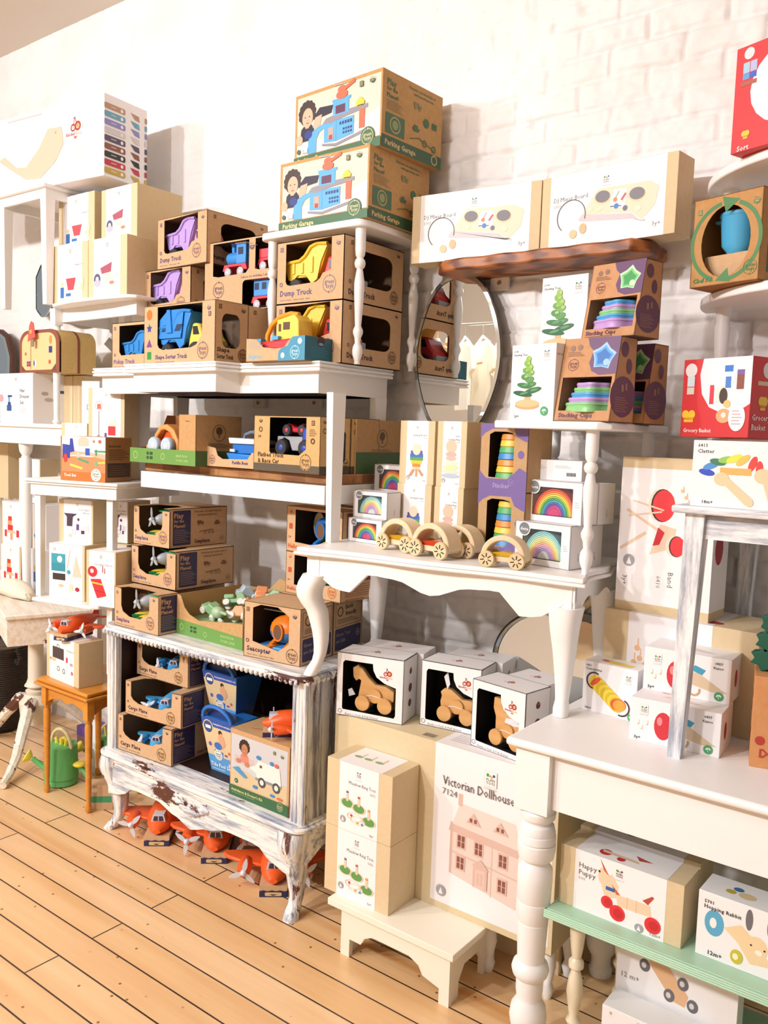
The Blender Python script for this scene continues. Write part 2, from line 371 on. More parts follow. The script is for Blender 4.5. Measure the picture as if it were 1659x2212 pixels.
# ------------------------------------------------------------------ furniture helpers
def turned(h, r, kind=0):
    "profile of a turned post of height h and main radius r"
    P = [(r*.75, 0), (r*.75, .012), (r*1.25, .03), (r*1.35, .045), (r*1.2, .06), (r*.7, .072), (r*.85, .09), (r*1.3, .105), (r*1.3, .115), (r*.8, .13), (r*.95, .16), (r*1.3, h*.52), (r*1.35, h*.6), (r*.9, h*.68), (r*.75, h*.7), (r*1.25, h*.715), (r*1.45, h*.74), (r*1.25, h*.765), (r*.8, h*.78), (r*1.2, h*.8), (r*1.35, h*.84), (r*1.35, h)]
    return P
def cabriole(g, c, ztop, zbot, fx, fy, s=1.0, foot=.03, knee=.05, m=None):
    "leg from (c.x, c.y, ztop) curving outward at the knee (direction fx, fy), in at the ankle, out at the foot"
    H = ztop-zbot; rs = []
    for i in range(15):
        t = i/14; z = ztop-H*t
        off = knee*sin(min(t/.35, 1)*pi)*.55 - .018*sin(max(0, (t-.35)/.65)*pi)*s + (foot*.6)*max(0, (t-.82)/.18)
        rr = (.036*(1-t)**1.3+.0175+.012*max(0, (t-.86)/.14)*(1 if t < .97 else .5))*s
        cx_, cy_ = c[0]+fx*off, c[1]+fy*off
        rs.append([(cx_+rr*(abs(cos(a))**.7)*(1 if cos(a) > 0 else -1), cy_+rr*(abs(sin(a))**.7)*(1 if sin(a) > 0 else -1), z) for a in [2*pi*k/14 for k in range(14)]])
    g.rings(rs[::-1], m)
def scallop(x0, x1, ztop, zb, pts, n=28):
    "apron outline: straight top, lower edge given by (t, drop) control points smoothed"
    P = [(x0, ztop)]
    for i in range(n+1):
        t = i/n
        for (a, da), (b, db) in zip(pts, pts[1:]):
            if a <= t <= b: q = (t-a)/(b-a or 1); q = q*q*(3-2*q); P.append((x0+(x1-x0)*t, zb-(da+(db-da)*q))); break
    P.append((x1, ztop)); return P
# ------------------------------------------------------------------ tall white writing table
TT = 1.89; wp = WP()
t = thing('writing_table', 'tall white breakfront table with ridged top edge carrying the boxed toy trucks', 'table', (-2.56, 2.36, 1.285))
t.matrix_world = Matrix.Translation((-2.56, 2.36, 1.285)); ox, oy, oz = 2.56, -2.36, -1.285
def outl(e, x0=-3.2, x1=-1.92, yf=2.15, yb=2.56, bx0=-2.87, bx1=-2.3, by=2.05):
    return [(x0-e+ox, yf-e+oy), (bx0-e+ox, yf-e+oy), (bx0-e+.02+ox, by-e+oy), (bx1+e-.02+ox, by-e+oy), (bx1+e+ox, yf-e+oy), (x1+e+ox, yf-e+oy), (x1+e+ox, yb+oy), (x0-e+ox, yb+oy)]
g = G(wp); g.prism(outl(0), TT-.007+oz, TT+oz, 'z'); g.prism(outl(-.004), TT-.012+oz, TT-.007+oz, 'z'); g.prism(outl(.002), TT-.02+oz, TT-.012+oz, 'z'); g.prism(outl(-.003), TT-.025+oz, TT-.02+oz, 'z'); g.prism(outl(0), TT-.033+oz, TT-.025+oz, 'z')
g.build('tabletop', t, bevel=.0015)
g = G(wp); g.loop(outl(-.028), outl(-.048), 1.785+oz, TT-.033+oz)
g.build('apron', t)
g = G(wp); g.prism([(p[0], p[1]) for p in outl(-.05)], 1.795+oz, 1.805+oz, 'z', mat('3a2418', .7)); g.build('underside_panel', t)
for x, y, zb in ((-1.868, 2.18, 1.285), (-3.165, 2.38, 1.421), (-1.955, 2.52, 1.285), (-3.05, 2.5, 1.421)):
    G(wp).taper((x+ox, y+oy, zb+oz), .011, .022, (x+ox, y+oy, 1.785+oz), .014, .033).build('leg', t)
g = G(wp); g.box(-2.87+ox, -1.885+ox, 2.152+oy, 2.168+oy, 1.41+oz, 1.474+oz); g.build('lower_apron', t, bevel=.001)
g = G(wp); g.box(-1.905+ox, -1.885+ox, 2.2+oy, 2.5+oy, 1.41+oz, 1.474+oz); g.box(-2.87+ox, -1.885+ox, 2.505+oy, 2.52+oy, 1.41+oz, 1.474+oz); g.build('side_rail', t)
g = G(mat('b97f4a', .5, 'block')); g.box(-.5, .5, -.175, .175, -.0175, .0175); o = g.build('butcher_block', None, bevel=.004, loc=(-2.395, 2.365, 1.4925)); tag(o, 'butcher block board with dark knots lying across the lower rail of the tall table', 'shelf board')
# ------------------------------------------------------------------ shelf on turned posts over the writing table
SX0, SX1, SY0, SY1, SZ = -2.35, -1.85, 2.275, 2.655, 2.372
t = thing('display_riser', 'white shelf on four turned posts standing on the tall table under the two garage boxes', 'shelf', (-2.10, 2.46, TT))
g = G(wp); g.prism([((u-.5)*(SX1-SX0), (v-.5)*(SY1-SY0)) for u, v in rounded(0, 0, 1, 1, .08, .12, 6)], SZ-.024-TT, SZ-TT, 'z'); g.build('shelf_board', t, bevel=.004)
for x, y in ((-1.888, 2.306), (-1.885, 2.62), (-2.303, 2.306), (-2.303, 2.62)):
    G(wp).lathe(turned(SZ-.024-TT, .0135), (x+2.10, y-2.46, 0)).build('post', t)
# ------------------------------------------------------------------ cabriole coffee table
CT = 1.285
t = thing('coffee_table', 'white table with scalloped apron and curved legs bridging the cabinet and the big table', 'table', (-1.4, 2.25, 0)); c = (-1.4, 2.25)
A_, B_ = Vector((-1.865, 2.0)), Vector((-.935, 2.125)); ux = (B_-A_).normalized(); uy = Vector((-ux.y, ux.x)); LW = (B_-A_).length; LD = .5
def ct(u, v): p = A_+ux*u+uy*v; return (p.x-c[0], p.y-c[1])
def wavy(e):
    P = []
    for i in range(25): s = i/24; P.append(ct(-e+(LW+2*e)*s, -e+.012*sin(s*pi*2)**2 + (.02 if 0 < i < 24 else 0)*0))
    for i in range(13): s = i/12; P.append(ct(LW+e-.022*sin(s*pi*2)**2, -e+(LD+2*e)*s))
    for i in range(1, 25): s = 1-i/24; P.append(ct(-e+(LW+2*e)*s, LD+e))
    for i in range(1, 12): s = 1-i/12; P.append(ct(-e+.022*sin(s*pi*2)**2, -e+(LD+2*e)*s))
    return P
g = G(wp); g.prism(wavy(0), CT-.014, CT, 'z'); g.prism(wavy(.008), CT-.024, CT-.014, 'z'); g.build('tabletop', t, bevel=.004)
pts = [(0, .0), (.13, .055), (.17, .06), (.26, -.005), (.36, .0), (.5, .035), (.64, .0), (.74, -.005), (.83, .06), (.87, .055), (1, 0)]
g = G(wp)
def strip(Pf, v0, v1, swap=False):
    n0 = len(g.v); g.prism(Pf, v0, v1, 'y')
    for i in range(n0, len(g.v)):
        x, y, z = g.v[i]; q = ct(y, x) if swap else ct(x, y); g.v[i] = (q[0], q[1], z)
strip(scallop(.03, LW-.03, CT-.024, CT-.072, pts), .028, .045); strip(scallop(.03, LW-.03, CT-.024, CT-.072, pts), LD-.045, LD-.028)
ps = [(0, .05), (.3, .0), (.5, .012), (.7, 0), (1, .05)]
strip(scallop(.03, LD-.03, CT-.024, CT-.072, ps), .03, .047, True); strip(scallop(.03, LD-.03, CT-.024, CT-.072, ps), LW-.047, LW-.03, True)
g.build('apron', t)
for u, v, zb, fx, fy in ((.05, .055, .862, -.7, -.7), (LW-.06, .055, .886, .0, -.2), (.05, LD-.055, .862, -.5, .5), (LW-.06, LD-.055, .886, 0, .2)):
    q = ct(u, v); g = G(wp); g.box(q[0]-.026, q[0]+.026, q[1]-.026, q[1]+.026, CT-.12, CT-.024); cabriole(g, (q[0], q[1]), CT-.09, zb, fx, fy, .86); g.build('leg', t)
# raised shelf on the coffee table
t = thing('display_riser', 'white shelf on turned posts on the coffee table, holding stacking cups', 'shelf', (-1.1, 2.42, CT)); RZ = 1.705
q0, q1 = at(1067, 908, y=2.22), at(1292, 916, y=2.175)
P = [(q0.x+1.1+.01, 2.205-2.42), (q1.x+1.1-.0, 2.165-2.42), (q1.x+1.1+.035, 2.19-2.42), (-.905+1.1, 2.62-2.42), (q0.x+1.1+.02, 2.64-2.42)]
g = G(wp); g.prism(P, RZ-.022-CT, RZ-CT, 'z'); g.build('shelf_board', t, bevel=.004)
for x, y in ((-.972, 2.215), (-1.262, 2.58), (-.95, 2.58), (-1.262, 2.4)):
    G(wp).lathe(turned(RZ-.022-CT, .0135), (x+1.1, y-2.42, 0)).build('post', t)
# ------------------------------------------------------------------ distressed cabinet
DC = DIST(); CZ = .86; X0, X1, Y0, Y1 = -2.93, -1.855, 2.035, 2.5
t = thing('display_cabinet', 'open dark cabinet with distressed white paint, beaded top edge and curved legs', 'cabinet', (-2.39, 2.27, 0)); ax_, ay_ = 2.39, -2.27
dv = mat('dfdfdc', .5, 'distressv', h2='8f9098', sc=.9); DV = mat('eeece8', .5, 'distressv', sc=1.4)
g = G(DC)
def rr(e, r=.05): return [((X0+X1)/2+ax_+(u-.5)*(X1-X0+2*e), (Y0+Y1)/2+ay_+(v-.5)*(Y1-Y0+2*e)) for u, v in rounded(0, 0, 1, 1, r, r*2, 5)]
g.prism(rr(.012), CZ-.012, CZ, 'z', mat('eceae6', .4, 'wash')); g.prism(rr(.02), CZ-.024, CZ-.012, 'z'); g.build('cabinet_top', t, bevel=.002)
g = G(DC); n = 46
for i in range(n): x = X0+(X1-X0)*(i+.5)/n; g.ell((x+ax_, Y0-.016+ay_, CZ-.028), .0085, .01, .012, n=8, k=5)
for i in range(19): y = Y0+(Y1-Y0)*(i+.5)/19; g.ell((X1+.014+ax_, y+ay_, CZ-.028), .01, .0085, .012, n=8, k=5)
g.build('beaded_edge', t)
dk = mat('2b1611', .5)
for x, s in ((X0+.018, 0), (X1-.03, 1)):
    g = G(DV)
    for k in ((0, .012, .024) if not s else (0, .016, .032, .046)): g.lathe([(.0085, .345), (.0085, CZ-.03)], (x-.012+k+ax_, Y0+.012-.004*(k == .012)+ay_, 0), n=8)
    g.box(x-.02+ax_, x+.028+ax_, Y0+.014+ay_, Y0+.04+ay_, .345, CZ-.024); g.build('corner_post', t)
G(dv).box(X1-.02+ax_, X1+ax_, Y0+.03+ay_, Y1+ay_, .345, CZ-.024).build('side_panel', t)
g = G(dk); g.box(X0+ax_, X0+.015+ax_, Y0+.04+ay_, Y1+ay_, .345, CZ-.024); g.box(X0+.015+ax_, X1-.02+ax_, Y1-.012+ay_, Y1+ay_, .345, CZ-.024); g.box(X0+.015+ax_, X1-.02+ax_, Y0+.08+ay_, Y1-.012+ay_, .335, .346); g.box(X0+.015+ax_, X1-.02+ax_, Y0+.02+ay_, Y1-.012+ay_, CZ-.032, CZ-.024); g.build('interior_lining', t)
g = G(DC); g.prism(rr(.03, .05), .322, .336, 'z'); g.prism(rr(.018, .05), .336, .345, 'z'); g.prism(rr(.014, .05), .3, .322, 'z'); g.build('base_deck', t, bevel=.003)
pts = [(0, .09), (.08, .075), (.16, .03), (.3, .03), (.42, .06), (.5, .085), (.58, .06), (.7, .03), (.84, .03), (.92, .07), (1, .09)]
g = G(DC); g.prism([(x+ax_, z) for x, z in scallop(X0+.03, X1-.03, .302, .25, pts)], Y0-.008+ay_, Y0+.012+ay_, 'y')
g.prism([(y+ay_, z) for y, z in scallop(Y0+.03, Y1-.03, .302, .26, [(0, .06), (.25, .02), (.5, .0), (.75, .02), (1, .06)])], X1-.008+ax_, X1+.008+ax_, 'x')
g.prism([(x+ax_, z) for x, z in scallop(X0+.03, X1-.03, .302, .26, [(0, .06), (.3, 0), (.7, 0), (1, .06)])], Y1-.02+ay_, Y1+ay_, 'y')
g.build('apron', t)
g = G(DC); 
for i in range(9): a = (i-4)/4; g.ell(((X0+X1)/2+ax_+a*.085, Y0-.012+ay_, .255-.02*cos(a*2)), .02, .008, .02-.008*abs(a), n=10, k=5)
g.build('carved_ornament', t)
for x, y, fx, fy in ((X0+.035, Y0+.03, -.8, -.45), (X1-.04, Y0+.03, .15, -.7), (X0+.035, Y1-.04, -.7, .5), (X1-.04, Y1-.04, .3, .5)):
    g = G(DV); cabriole(g, (x+ax_, y+ay_), .315, 0, fx, fy, 1.05, foot=.05, knee=.04); g.build('leg', t)
# ------------------------------------------------------------------ step stool
SZT = .19
t = thing('step_stool', 'low cream step stool with cut-out apron under the ring toss boxes', 'stool', (-1.435, 2.14, 0)); cr = mat('f3eddc', .45, 'paint')
g = G(cr); g.box(-.235, .235, -.165, .16, .168, SZT); g.build('stool_top', t, bevel=.002)
P = [(-.205, .168), (-.205, 0), (-.165, 0), (-.165, .055), (-.12, .055), (-.095, .095), (-.06, .105), (.06, .105), (.1, .09), (.115, .055), (.165, .04), (.165, 0), (.205, 0), (.205, .168)]
P = [(-.205, .168), (-.205, 0), (-.17, 0), (-.17, .06), (-.125, .06), (-.11, .085), (-.08, .1), (.06, .1), (.095, .085), (.11, .06), (.17, .045), (.17, 0), (.205, 0), (.205, .168)]
for y in (-.13, .115): G(cr).prism(P, y, y+.018, 'y').build('front_rail' if y < 0 else 'rear_rail', t)
for x in (-.2, .182):
    P2 = [(-.112, .168), (-.112, .0), (-.07, 0), (-.07, .05), (-.04, .09), (.04, .09), (.07, .05), (.07, 0), (.114, 0), (.114, .168)]
    G(cr).prism(P2, x, x+.018, 'x').build('side_rail', t)
t = thing('low_stand', 'low white stand on the floor behind the big turned leg under the dollhouse box', 'stand', (-1.13, 2.31, 0))
g = G(wp); g.box(-.13, .13, -.1, .1, .165, .188); g.build('stand_top', t, bevel=.002)
for x in (-.1, .1):
    for y in (-.07, .07): G(wp).lathe([(.012, 0), (.02, .03), (.012, .05), (.022, .1), (.016, .165)], (x, y, 0), n=12).build('leg', t)
# ------------------------------------------------------------------ big table at the right
BT = .885; wt = mat('f2f1f0', .45, 'paint')
t = thing('farm_table', 'large white table at the right with thick turned legs and deep apron', 'table', (-.3, 2.22, 0))
g = G(wt); g.box(-.735, 1.0, -.305, .33, BT-.022, BT); g.build('tabletop', t, bevel=.009)
g = G(wt); g.box(-.62, .95, -.262, -.24, BT-.175, BT-.022); g.box(-.695, -.675, -.2, .26, BT-.175, BT-.022); g.box(-.62, .95, .27, .29, BT-.175, BT-.022); g.build('apron', t)
lp = [(.034, 0), (.036, .02), (.03, .03), (.03, .06), (.044, .085), (.05, .115), (.046, .145), (.034, .165), (.033, .17), (.036, .19), (.036, .225), (.046, .235), (.05, .25), (.046, .265), (.036, .275), (.037, .3), (.0405, .38), (.0405, .383), (.0395, .385), (.041, .388), (.044, .44), (.0425, .442), (.044, .445), (.046, .5), (.045, .53), (.036, .545), (.034, .55), (.046, .56), (.05, .58), (.05, .6), (.046, .602), (.05, .606), (.049, .625), (.047, .627), (.048, .632), (.043, .65), (.036, .655), (.036, .66), (.045, .668), (.047, .685), (.04, .695)]
for x, y in ((-.665, -.235), (-.655, .235), (.9, -.235), (.9, .235)):
    g = G(wt); g.box(x-.048, x+.048, y-.048, y+.048, .695, BT-.022); g.lathe(lp, (x, y, 0), n=28); g.build('leg', t, bevel=.001)
# ------------------------------------------------------------------ brushed small table on the big table
WT = 1.508; ww = mat('eef0f2', .5, 'wash'); wv_ = mat('eef0f2', .5, 'wash', h2='eef0f2')
t = thing('side_table', 'small white table with grey brushed paint strokes standing on the big table', 'table', (-.3, 2.35, BT))
g = G(ww); g.box(-.385, .5, -.315, .28, WT-.018-BT, WT-BT); g.build('tabletop', t, bevel=.005)
g = G(ww); g.box(-.35, .47, -.28, -.262, WT-.078-BT, WT-.018-BT); g.box(-.35, .47, .235, .25, WT-.078-BT, WT-.018-BT); g.box(-.35, -.335, -.26, .24, WT-.078-BT, WT-.018-BT); g.build('apron', t)
for x, y in ((-.345, -.268), (-.345, .24), (.45, -.268), (.45, .24)):
    G(wv_).taper((x-.006, y, 0), .016, .016, (x+.01, y, WT-.018-BT), .023, .023).build('leg', t)
# ------------------------------------------------------------------ half-round what-not
t = thing('corner_shelf', 'white half-round tiered shelf on turned posts at the right edge', 'shelf', (-.36, 2.66, WT))
def half(r1, r2, z0, z1, gg):
    gg.prism([(r1*cos(a), -r2*sin(a)) for a in [pi*i/36 for i in range(37)]], z0, z1, 'z')
for z, a, b in ((1.662, .43, .31), (2.058, .47, .39), (2.385, .47, .39)):
    g = G(wp); half(a, b, z-.012-WT, z+.012-WT, g); g.build('shelf_board', t, bevel=.004)
for z0, z1 in ((1.508, 1.65), (1.674, 2.046), (2.07, 2.373)):
    for x, y in ((-.39, -.09), (.39, -.09), (0, -.33) if 0 else (.36, -.17)):
        h = z1-z0; G(wp).lathe([(.014, 0), (.016, h*.2), (.02, h*.35), (.013, h*.42), (.021, h*.46), (.013, h*.5), (.017, h*.6), (.022, h*.85), (.018, h*.9), (.024, h)], (x, y, z0-WT), n=16).build('post', t)
# ------------------------------------------------------------------ mint bench
t = thing('plant_bench', 'mint green two tier bench with cream turned legs under the big table', 'bench', (-.4, 2.2, 0)); mint = mat('a9cfb3', .35); crm = mat('e8dcc0', .35)
GB = .44
g = G(mint); g.box(-.52, .6, -.23, .22, GB-.02, GB)
for k in range(4): g.tube([(-.525, -.235+k*.0, GB-.004-k*.0055), (.6, -.235, GB-.004-k*.0055)], .0035, 8)
g.build('bench_top', t, bevel=.003)
g = G(mint); g.box(-.36, .6, -.1, .2, .10, .118); g.build('lower_shelf', t, bevel=.003)
for x, y in ((-.46, -.16), (.5, -.16), (-.46, .16), (.5, .16)):
    G(crm).lathe([(.012, 0), (.018, .03), (.011, .06), (.011, .1), (.02, .12), (.012, .135), (.016, .16), (.022, .2), (.018, .24), (.011, .262), (.02, .27), (.02, .285), (.012, .295), (.016, .32), (.02, .36), (.022, .42)], (x, y, 0), n=16).build('leg', t)
# ------------------------------------------------------------------ orange stool
OZ = .53; oc = mat('c8822f', .3, 'wood', h2='d8923a')
t = thing('side_stool', 'honey orange wooden stool with scalloped apron and thin turned legs at left', 'stool', (-3.26, 2.2, 0))
g = G(oc); g.box(-.19, .19, -.16, .17, OZ-.016, OZ); g.box(-.2, .2, -.17, .18, OZ-.03, OZ-.018); g.build('stool_top', t, bevel=.004)
P = scallop(-.16, .16, OZ-.03, OZ-.075, [(0, .035), (.2, .01), (.35, 0), (.5, .012), (.65, 0), (.8, .01), (1, .035)])
g = G(oc); g.prism(P, -.135, -.122, 'y'); g.prism(P, .125, .137, 'y')
P = scallop(-.12, .125, OZ-.03, OZ-.075, [(0, .035), (.3, .01), (.5, 0), (.7, .01), (1, .035)]); g.prism(P, .15, .162, 'x'); g.prism(P, -.162, -.15, 'x'); g.build('apron', t)
for x in (-.158, .158):
    for y in (-.13, .133):
        g = G(oc); g.box(x-.017, x+.017, y-.017, y+.017, OZ-.12, OZ-.03); g.lathe([(.008, 0), (.015, .012), (.013, .03), (.009, .04), (.012, .1), (.015, .3), (.016, .38), (.011, .392), (.017, .4), (.017, OZ-.12)], (x, y, 0), n=12); g.build('leg', t)
# ------------------------------------------------------------------ left side furniture
t = thing('display_stand', 'small white two tier stand at left holding the tool set box', 'stand', (-2.91, 2.068, 0), radians(14.5))
g = G(wp); g.box(-.5, 0, 0, .46, 1.408, 1.42); g.box(-.49, -.01, .01, .45, 1.398, 1.408); g.build('stand_top', t, bevel=.003)
g = G(wp); g.loop([(-.475, .022), (-.022, .022), (-.022, .44), (-.475, .44)], [(-.46, .036), (-.036, .036), (-.036, .42), (-.46, .42)], 1.352, 1.398); g.build('apron', t)
P = [(-.45, 0), (-.12, -.02), (-.09, .0), (-.085, .05), (-.085, .42), (-.45, .42)]
g = G(wp); g.prism(P, .9, .915, 'z'); g.build('lower_board', t, bevel=.004)
for x, y, z0 in ((-.45, .05, .915), (-.075, .06, .62), (-.45, .4, 0), (-.075, .4, 0)):
    G(wp).taper((x, y, z0), .013, .013, (x, y, 1.398), .016, .016).build('leg', t)
ddw = mat('f3ece0', .5, 'distress', h2='e4dac8', sc=.5)
t = thing('pedestal_table', 'worn white table with peeling paint and curved pedestal legs at the far left', 'table', (-3.6, 1.975, 0), radians(-22))
g = G(ddw); g.box(-.75, 0, 0, .42, .77, .79); g.build('tabletop', t, bevel=.004)
g = G(ddw); g.box(-.735, -.015, .012, .405, .645, .77); g.build('apron', t)
g = G(mat('e4dac8', .5, 'paint')); g.lathe([(.05, .15), (.075, .2), (.08, .26), (.045, .3), (.05, .32), (.03, .33), (.055, .345), (.045, .36), (.038, .38), (.036, .64)], (-.4, .19, 0), n=20); g.build('pedestal_column', t)
for a in (-26, 94, 214):
    d = Vector((cos(radians(a)), sin(radians(a)))); pts = [(-.4+d.x*r*1.2, .19+d.y*r*1.2, z) for r, z in ((.02, .27), (.09, .26), (.17, .17), (.24, .08), (.32, .035), (.39, .02))]
    G(ddw).tube(pts, [.03, .032, .026, .022, .02, .018], 8).build('leg', t)
t = thing('console_table', 'white table at the left edge carrying the suitcases and the hair dresser set', 'table', (-4.1, 2.45, .79))
g = G(wp); g.box(-.9, .8, -.2, .2, .84, .86); g.build('tabletop', t, bevel=.006)
g = G(wp); g.loop([(-.88, -.185), (.78, -.185), (.78, .19), (-.88, .19)], [(-.86, -.165), (.76, -.165), (.76, .17), (-.86, .17)], .76, .84); g.build('apron', t)
for x, y in ((.1, -.14), (-.7, -.14), (.1, .15), (-.7, .15)):
    G(wp).lathe([(.02, 0), (.026, .04), (.018, .07), (.022, .2), (.03, .5), (.028, .68), (.018, .7), (.03, .72), (.035, .76)], (x, y, 0), n=16).build('leg', t)
t = thing('side_table', 'white table with rounded front and thin tapered legs carrying four tan sleeve boxes', 'table', (-3.35, 2.42, 1.65))
P = [(-.42, -.03), (-.41, -.1), (-.3, -.18), (-.12, -.215), (.1, -.22), (.28, -.2), (.31, -.17), (.31, .22), (-.42, .22)]
g = G(wp); g.prism(P, .535, .55, 'z'); g.build('tabletop', t, bevel=.004)
g = G(wp); g.loop([(-.36, -.11), (.27, -.14), (.27, .2), (-.36, .2)], [(-.34, -.09), (.25, -.12), (.25, .18), (-.34, .18)], .475, .535); g.build('apron', t)
for (x0, y0), (x1, y1) in (((-.345, -.13), (-.33, -.13)), ((.0, .0), (.0, .0)), ((-.33, .18), (-.33, .18))):
    g = G(wp); g.taper((x0, y0, .46), .02, .02, (x0, y0, .535), .022, .022); g.lathe([(.012, .0), (.022, .012), (.014, .02), (.013, .04), (.018, .3), (.021, .44), (.016, .45), (.022, .46)], (x0, y0, 0), n=14); g.build('leg', t)
t = thing('side_table', 'plain white square-legged table at the upper left under the long balance board box', 'table', (-3.85, 2.4, 2.2))
g = G(wp); g.box(-.25, .2, -.2, .22, .518, .532); g.build('tabletop', t, bevel=.002)
g = G(wp); g.loop([(-.23, -.18), (.18, -.18), (.18, .2), (-.23, .2)], [(-.215, -.165), (.165, -.165), (.165, .185), (-.215, .185)], .475, .518); g.build('apron', t)
for x in (-.205, .155):
    for y in (-.155, .175): G(wp).taper((x+.0, y, 0), .016, .016, (x, y, .518), .024, .024).build('leg', t)
# woven basket
t = thing('wicker_basket', 'dark brown wicker basket with side handle on the floor at the left edge', 'basket', (-4.36, 2.36, 0))
wk = mat('4a3826', .7, 'wicker')
g = G(wk); g.lathe([(.1, 0), (.12, .02), (.15, .2), (.165, .42), (.17, .44), (.16, .44), (.14, .2), (.1, .03)], n=28); g.build('basket_body', t)
g = G(wk); g.lathe([(.17, .43), (.18, .45), (.17, .47), (.155, .455)], n=28); g.build('rim', t)
g = G(wk); g.tube([(.165, 0, .4), (.2, 0, .39), (.21, 0, .42), (.19, 0, .46), (.165, 0, .45)], .012, 8); g.build('handle', t)
# mirrors
def mirror(name, label, P, y, thick, rim, rimw, group=None, tilt=0, loc=None, back=None):
    cx = sum(p[0] for p in P)/len(P); cz = sum(p[1] for p in P)/len(P)
    t = thing(name, label, 'mirror', loc or (cx, y, min(p[1] for p in P)))
    z0 = min(p[1] for p in P); Q = [(p[0]-cx, p[1]-z0) for p in P]
    g = G(mat('f4f7f6', .015, metal=1.0)); g.prism(Q, 0, .003); o = g.build('mirror_glass', t)
    g2 = G(rim); m = [(q[0]*(1+rimw), (q[1]-(cz-z0))*(1+rimw)+cz-z0) for q in Q]; n = len(Q)
    g2.prism(m, .004, thick); g2.build('backing', t)
    if rimw: 
        g3 = G(mat('dfe6e4', .05, metal=.9)); k = [(q[0]*(1-.07), (q[1]-(cz-z0))*(1-.05)+cz-z0) for q in Q]
        for i in range(n):
            j = (i+1) % n; g3.add([(Q[i][0], -.0005, Q[i][1]), (Q[j][0], -.0005, Q[j][1]), (k[j][0], -.003, k[j][1]), (k[i][0], -.003, k[i][1])], [(0, 1, 2, 3)])
        g3.build('bevelled_edge', t)
    t.rotation_euler = (tilt, 0, 0); return t
def ov(px, pz, rx, rz, n=44, wv=0): return [(px+rx*(1+wv*cos(6*a))*cos(a), pz+rz*(1+wv*cos(6*a))*sin(a)) for a in [2*pi*i/n for i in range(n)]]
y = 2.62; a_, b_, c_, d_ = at(896, 775, y=y), at(1080, 760, y=y), at(985, 598, y=y), at(990, 915, y=y)
mirror('oval_mirror', 'scalloped oval mirror hanging on the brick wall below the plank shelf', ov((a_.x+b_.x)/2, (c_.z+d_.z)/2-.02, (b_.x-a_.x)/2, (c_.z-d_.z)/2+.03, wv=.012), y, .012, mat('4a3a2c', .5), .015)
y = 2.6; a_, b_, c_ = at(-60, 560, y=y), at(58, 640, y=y), at(40, 800, y=y)
w0 = at(0, 600, y=y).x-.28
mirror('wall_mirror', 'dark framed mirror with curved top leaning behind the white tables at the left edge', [(w0-.3, 1.66), (w0+.36, 1.66), (w0+.38, 2.02), (w0+.33, 2.13), (w0+.25, 2.17), (w0-.2, 2.17), (w0-.3, 2.1)], 2.6, .03, mat('4a2a1e', .7), .06)
q = at(88, 628, y=2.63); mirror('small_mirror', 'frameless mirror with clipped corners behind the table legs at left', [(q.x-.05, q.z-.1), (q.x-.0, q.z-.14), (q.x+.05, q.z-.14), (q.x+.1, q.z-.1), (q.x+.1, q.z+.1), (q.x+.05, q.z+.14), (q.x-.0, q.z+.14), (q.x-.05, q.z+.08)], 2.63, .01, mat('8a8378'), .01)
q = at(165, 665, y=2.63); mirror('small_mirror', 'wide frameless wall mirror above the toy suitcases', ov(q.x+.02, q.z, .2, .09, 30), 2.63, .01, mat('8a8378'), .01)
q = at(1195, 1405, y=2.6); mm = mirror('round_mirror', 'round mirror leaning on the wall behind the white animal boxes', ov(q.x, q.z-.02, .19, .16), 2.5, .02, mat('3c2f28'), .05, tilt=-.25)
# plank shelf
a_ = at(930, 590, y=2.47); b_ = at(1402, 548, y=2.5); PZ = 2.252
n = 24; P = [(a_.x+.015+(b_.x-a_.x-.03)*i/n, 2.475+.006*sin(i*1.3)+(.03 if i in (0, n) else 0)) for i in range(n+1)]; P += [(b_.x, 2.52), (b_.x-.01, WALL), (a_.x, WALL), (a_.x-.01, 2.53)]
cxx = (a_.x+b_.x)/2; g = G(mat('6b3a20', .45, 'live', h2='a8683a')); g.prism([(p[0]-cxx, p[1]-2.58) for p in P], -.04, 0, 'z')
o = g.build('plank_shelf', None, bevel=.007, loc=(cxx, 2.58, PZ)); tag(o, 'live edge dark wood plank fixed to the brick wall under the two long mixer boxes', 'shelf')
g = G(mat('e6e0d8', .5, 'paint')); g.box(-.035, .035, -.012, .0, -.05, .0); g.lathe([(.008, -.016), (.006, -.012)], (.0, 0, -.025), 'y', 10, mat('8a8478', .4, metal=.6)); q = at(1085, 610, y=2.68); o = g.build('wall_bracket', None, loc=(q.x, 2.672, q.z+.02)); tag(o, 'painted metal bracket with a bolt under the middle of the plank shelf', 'bracket')
for px, lb in ((565, 'left of the two painted brackets bolted to the wall under the tall table'), (686, 'right of the two painted brackets bolted to the wall under the tall table')):
    q = at(px, 868, y=2.68); d2 = o.copy(); COL.objects.link(d2); d2.location = (q.x, 2.672, q.z+.02); d2['label'] = lb; d2['group'] = 'brackets under the tall table'
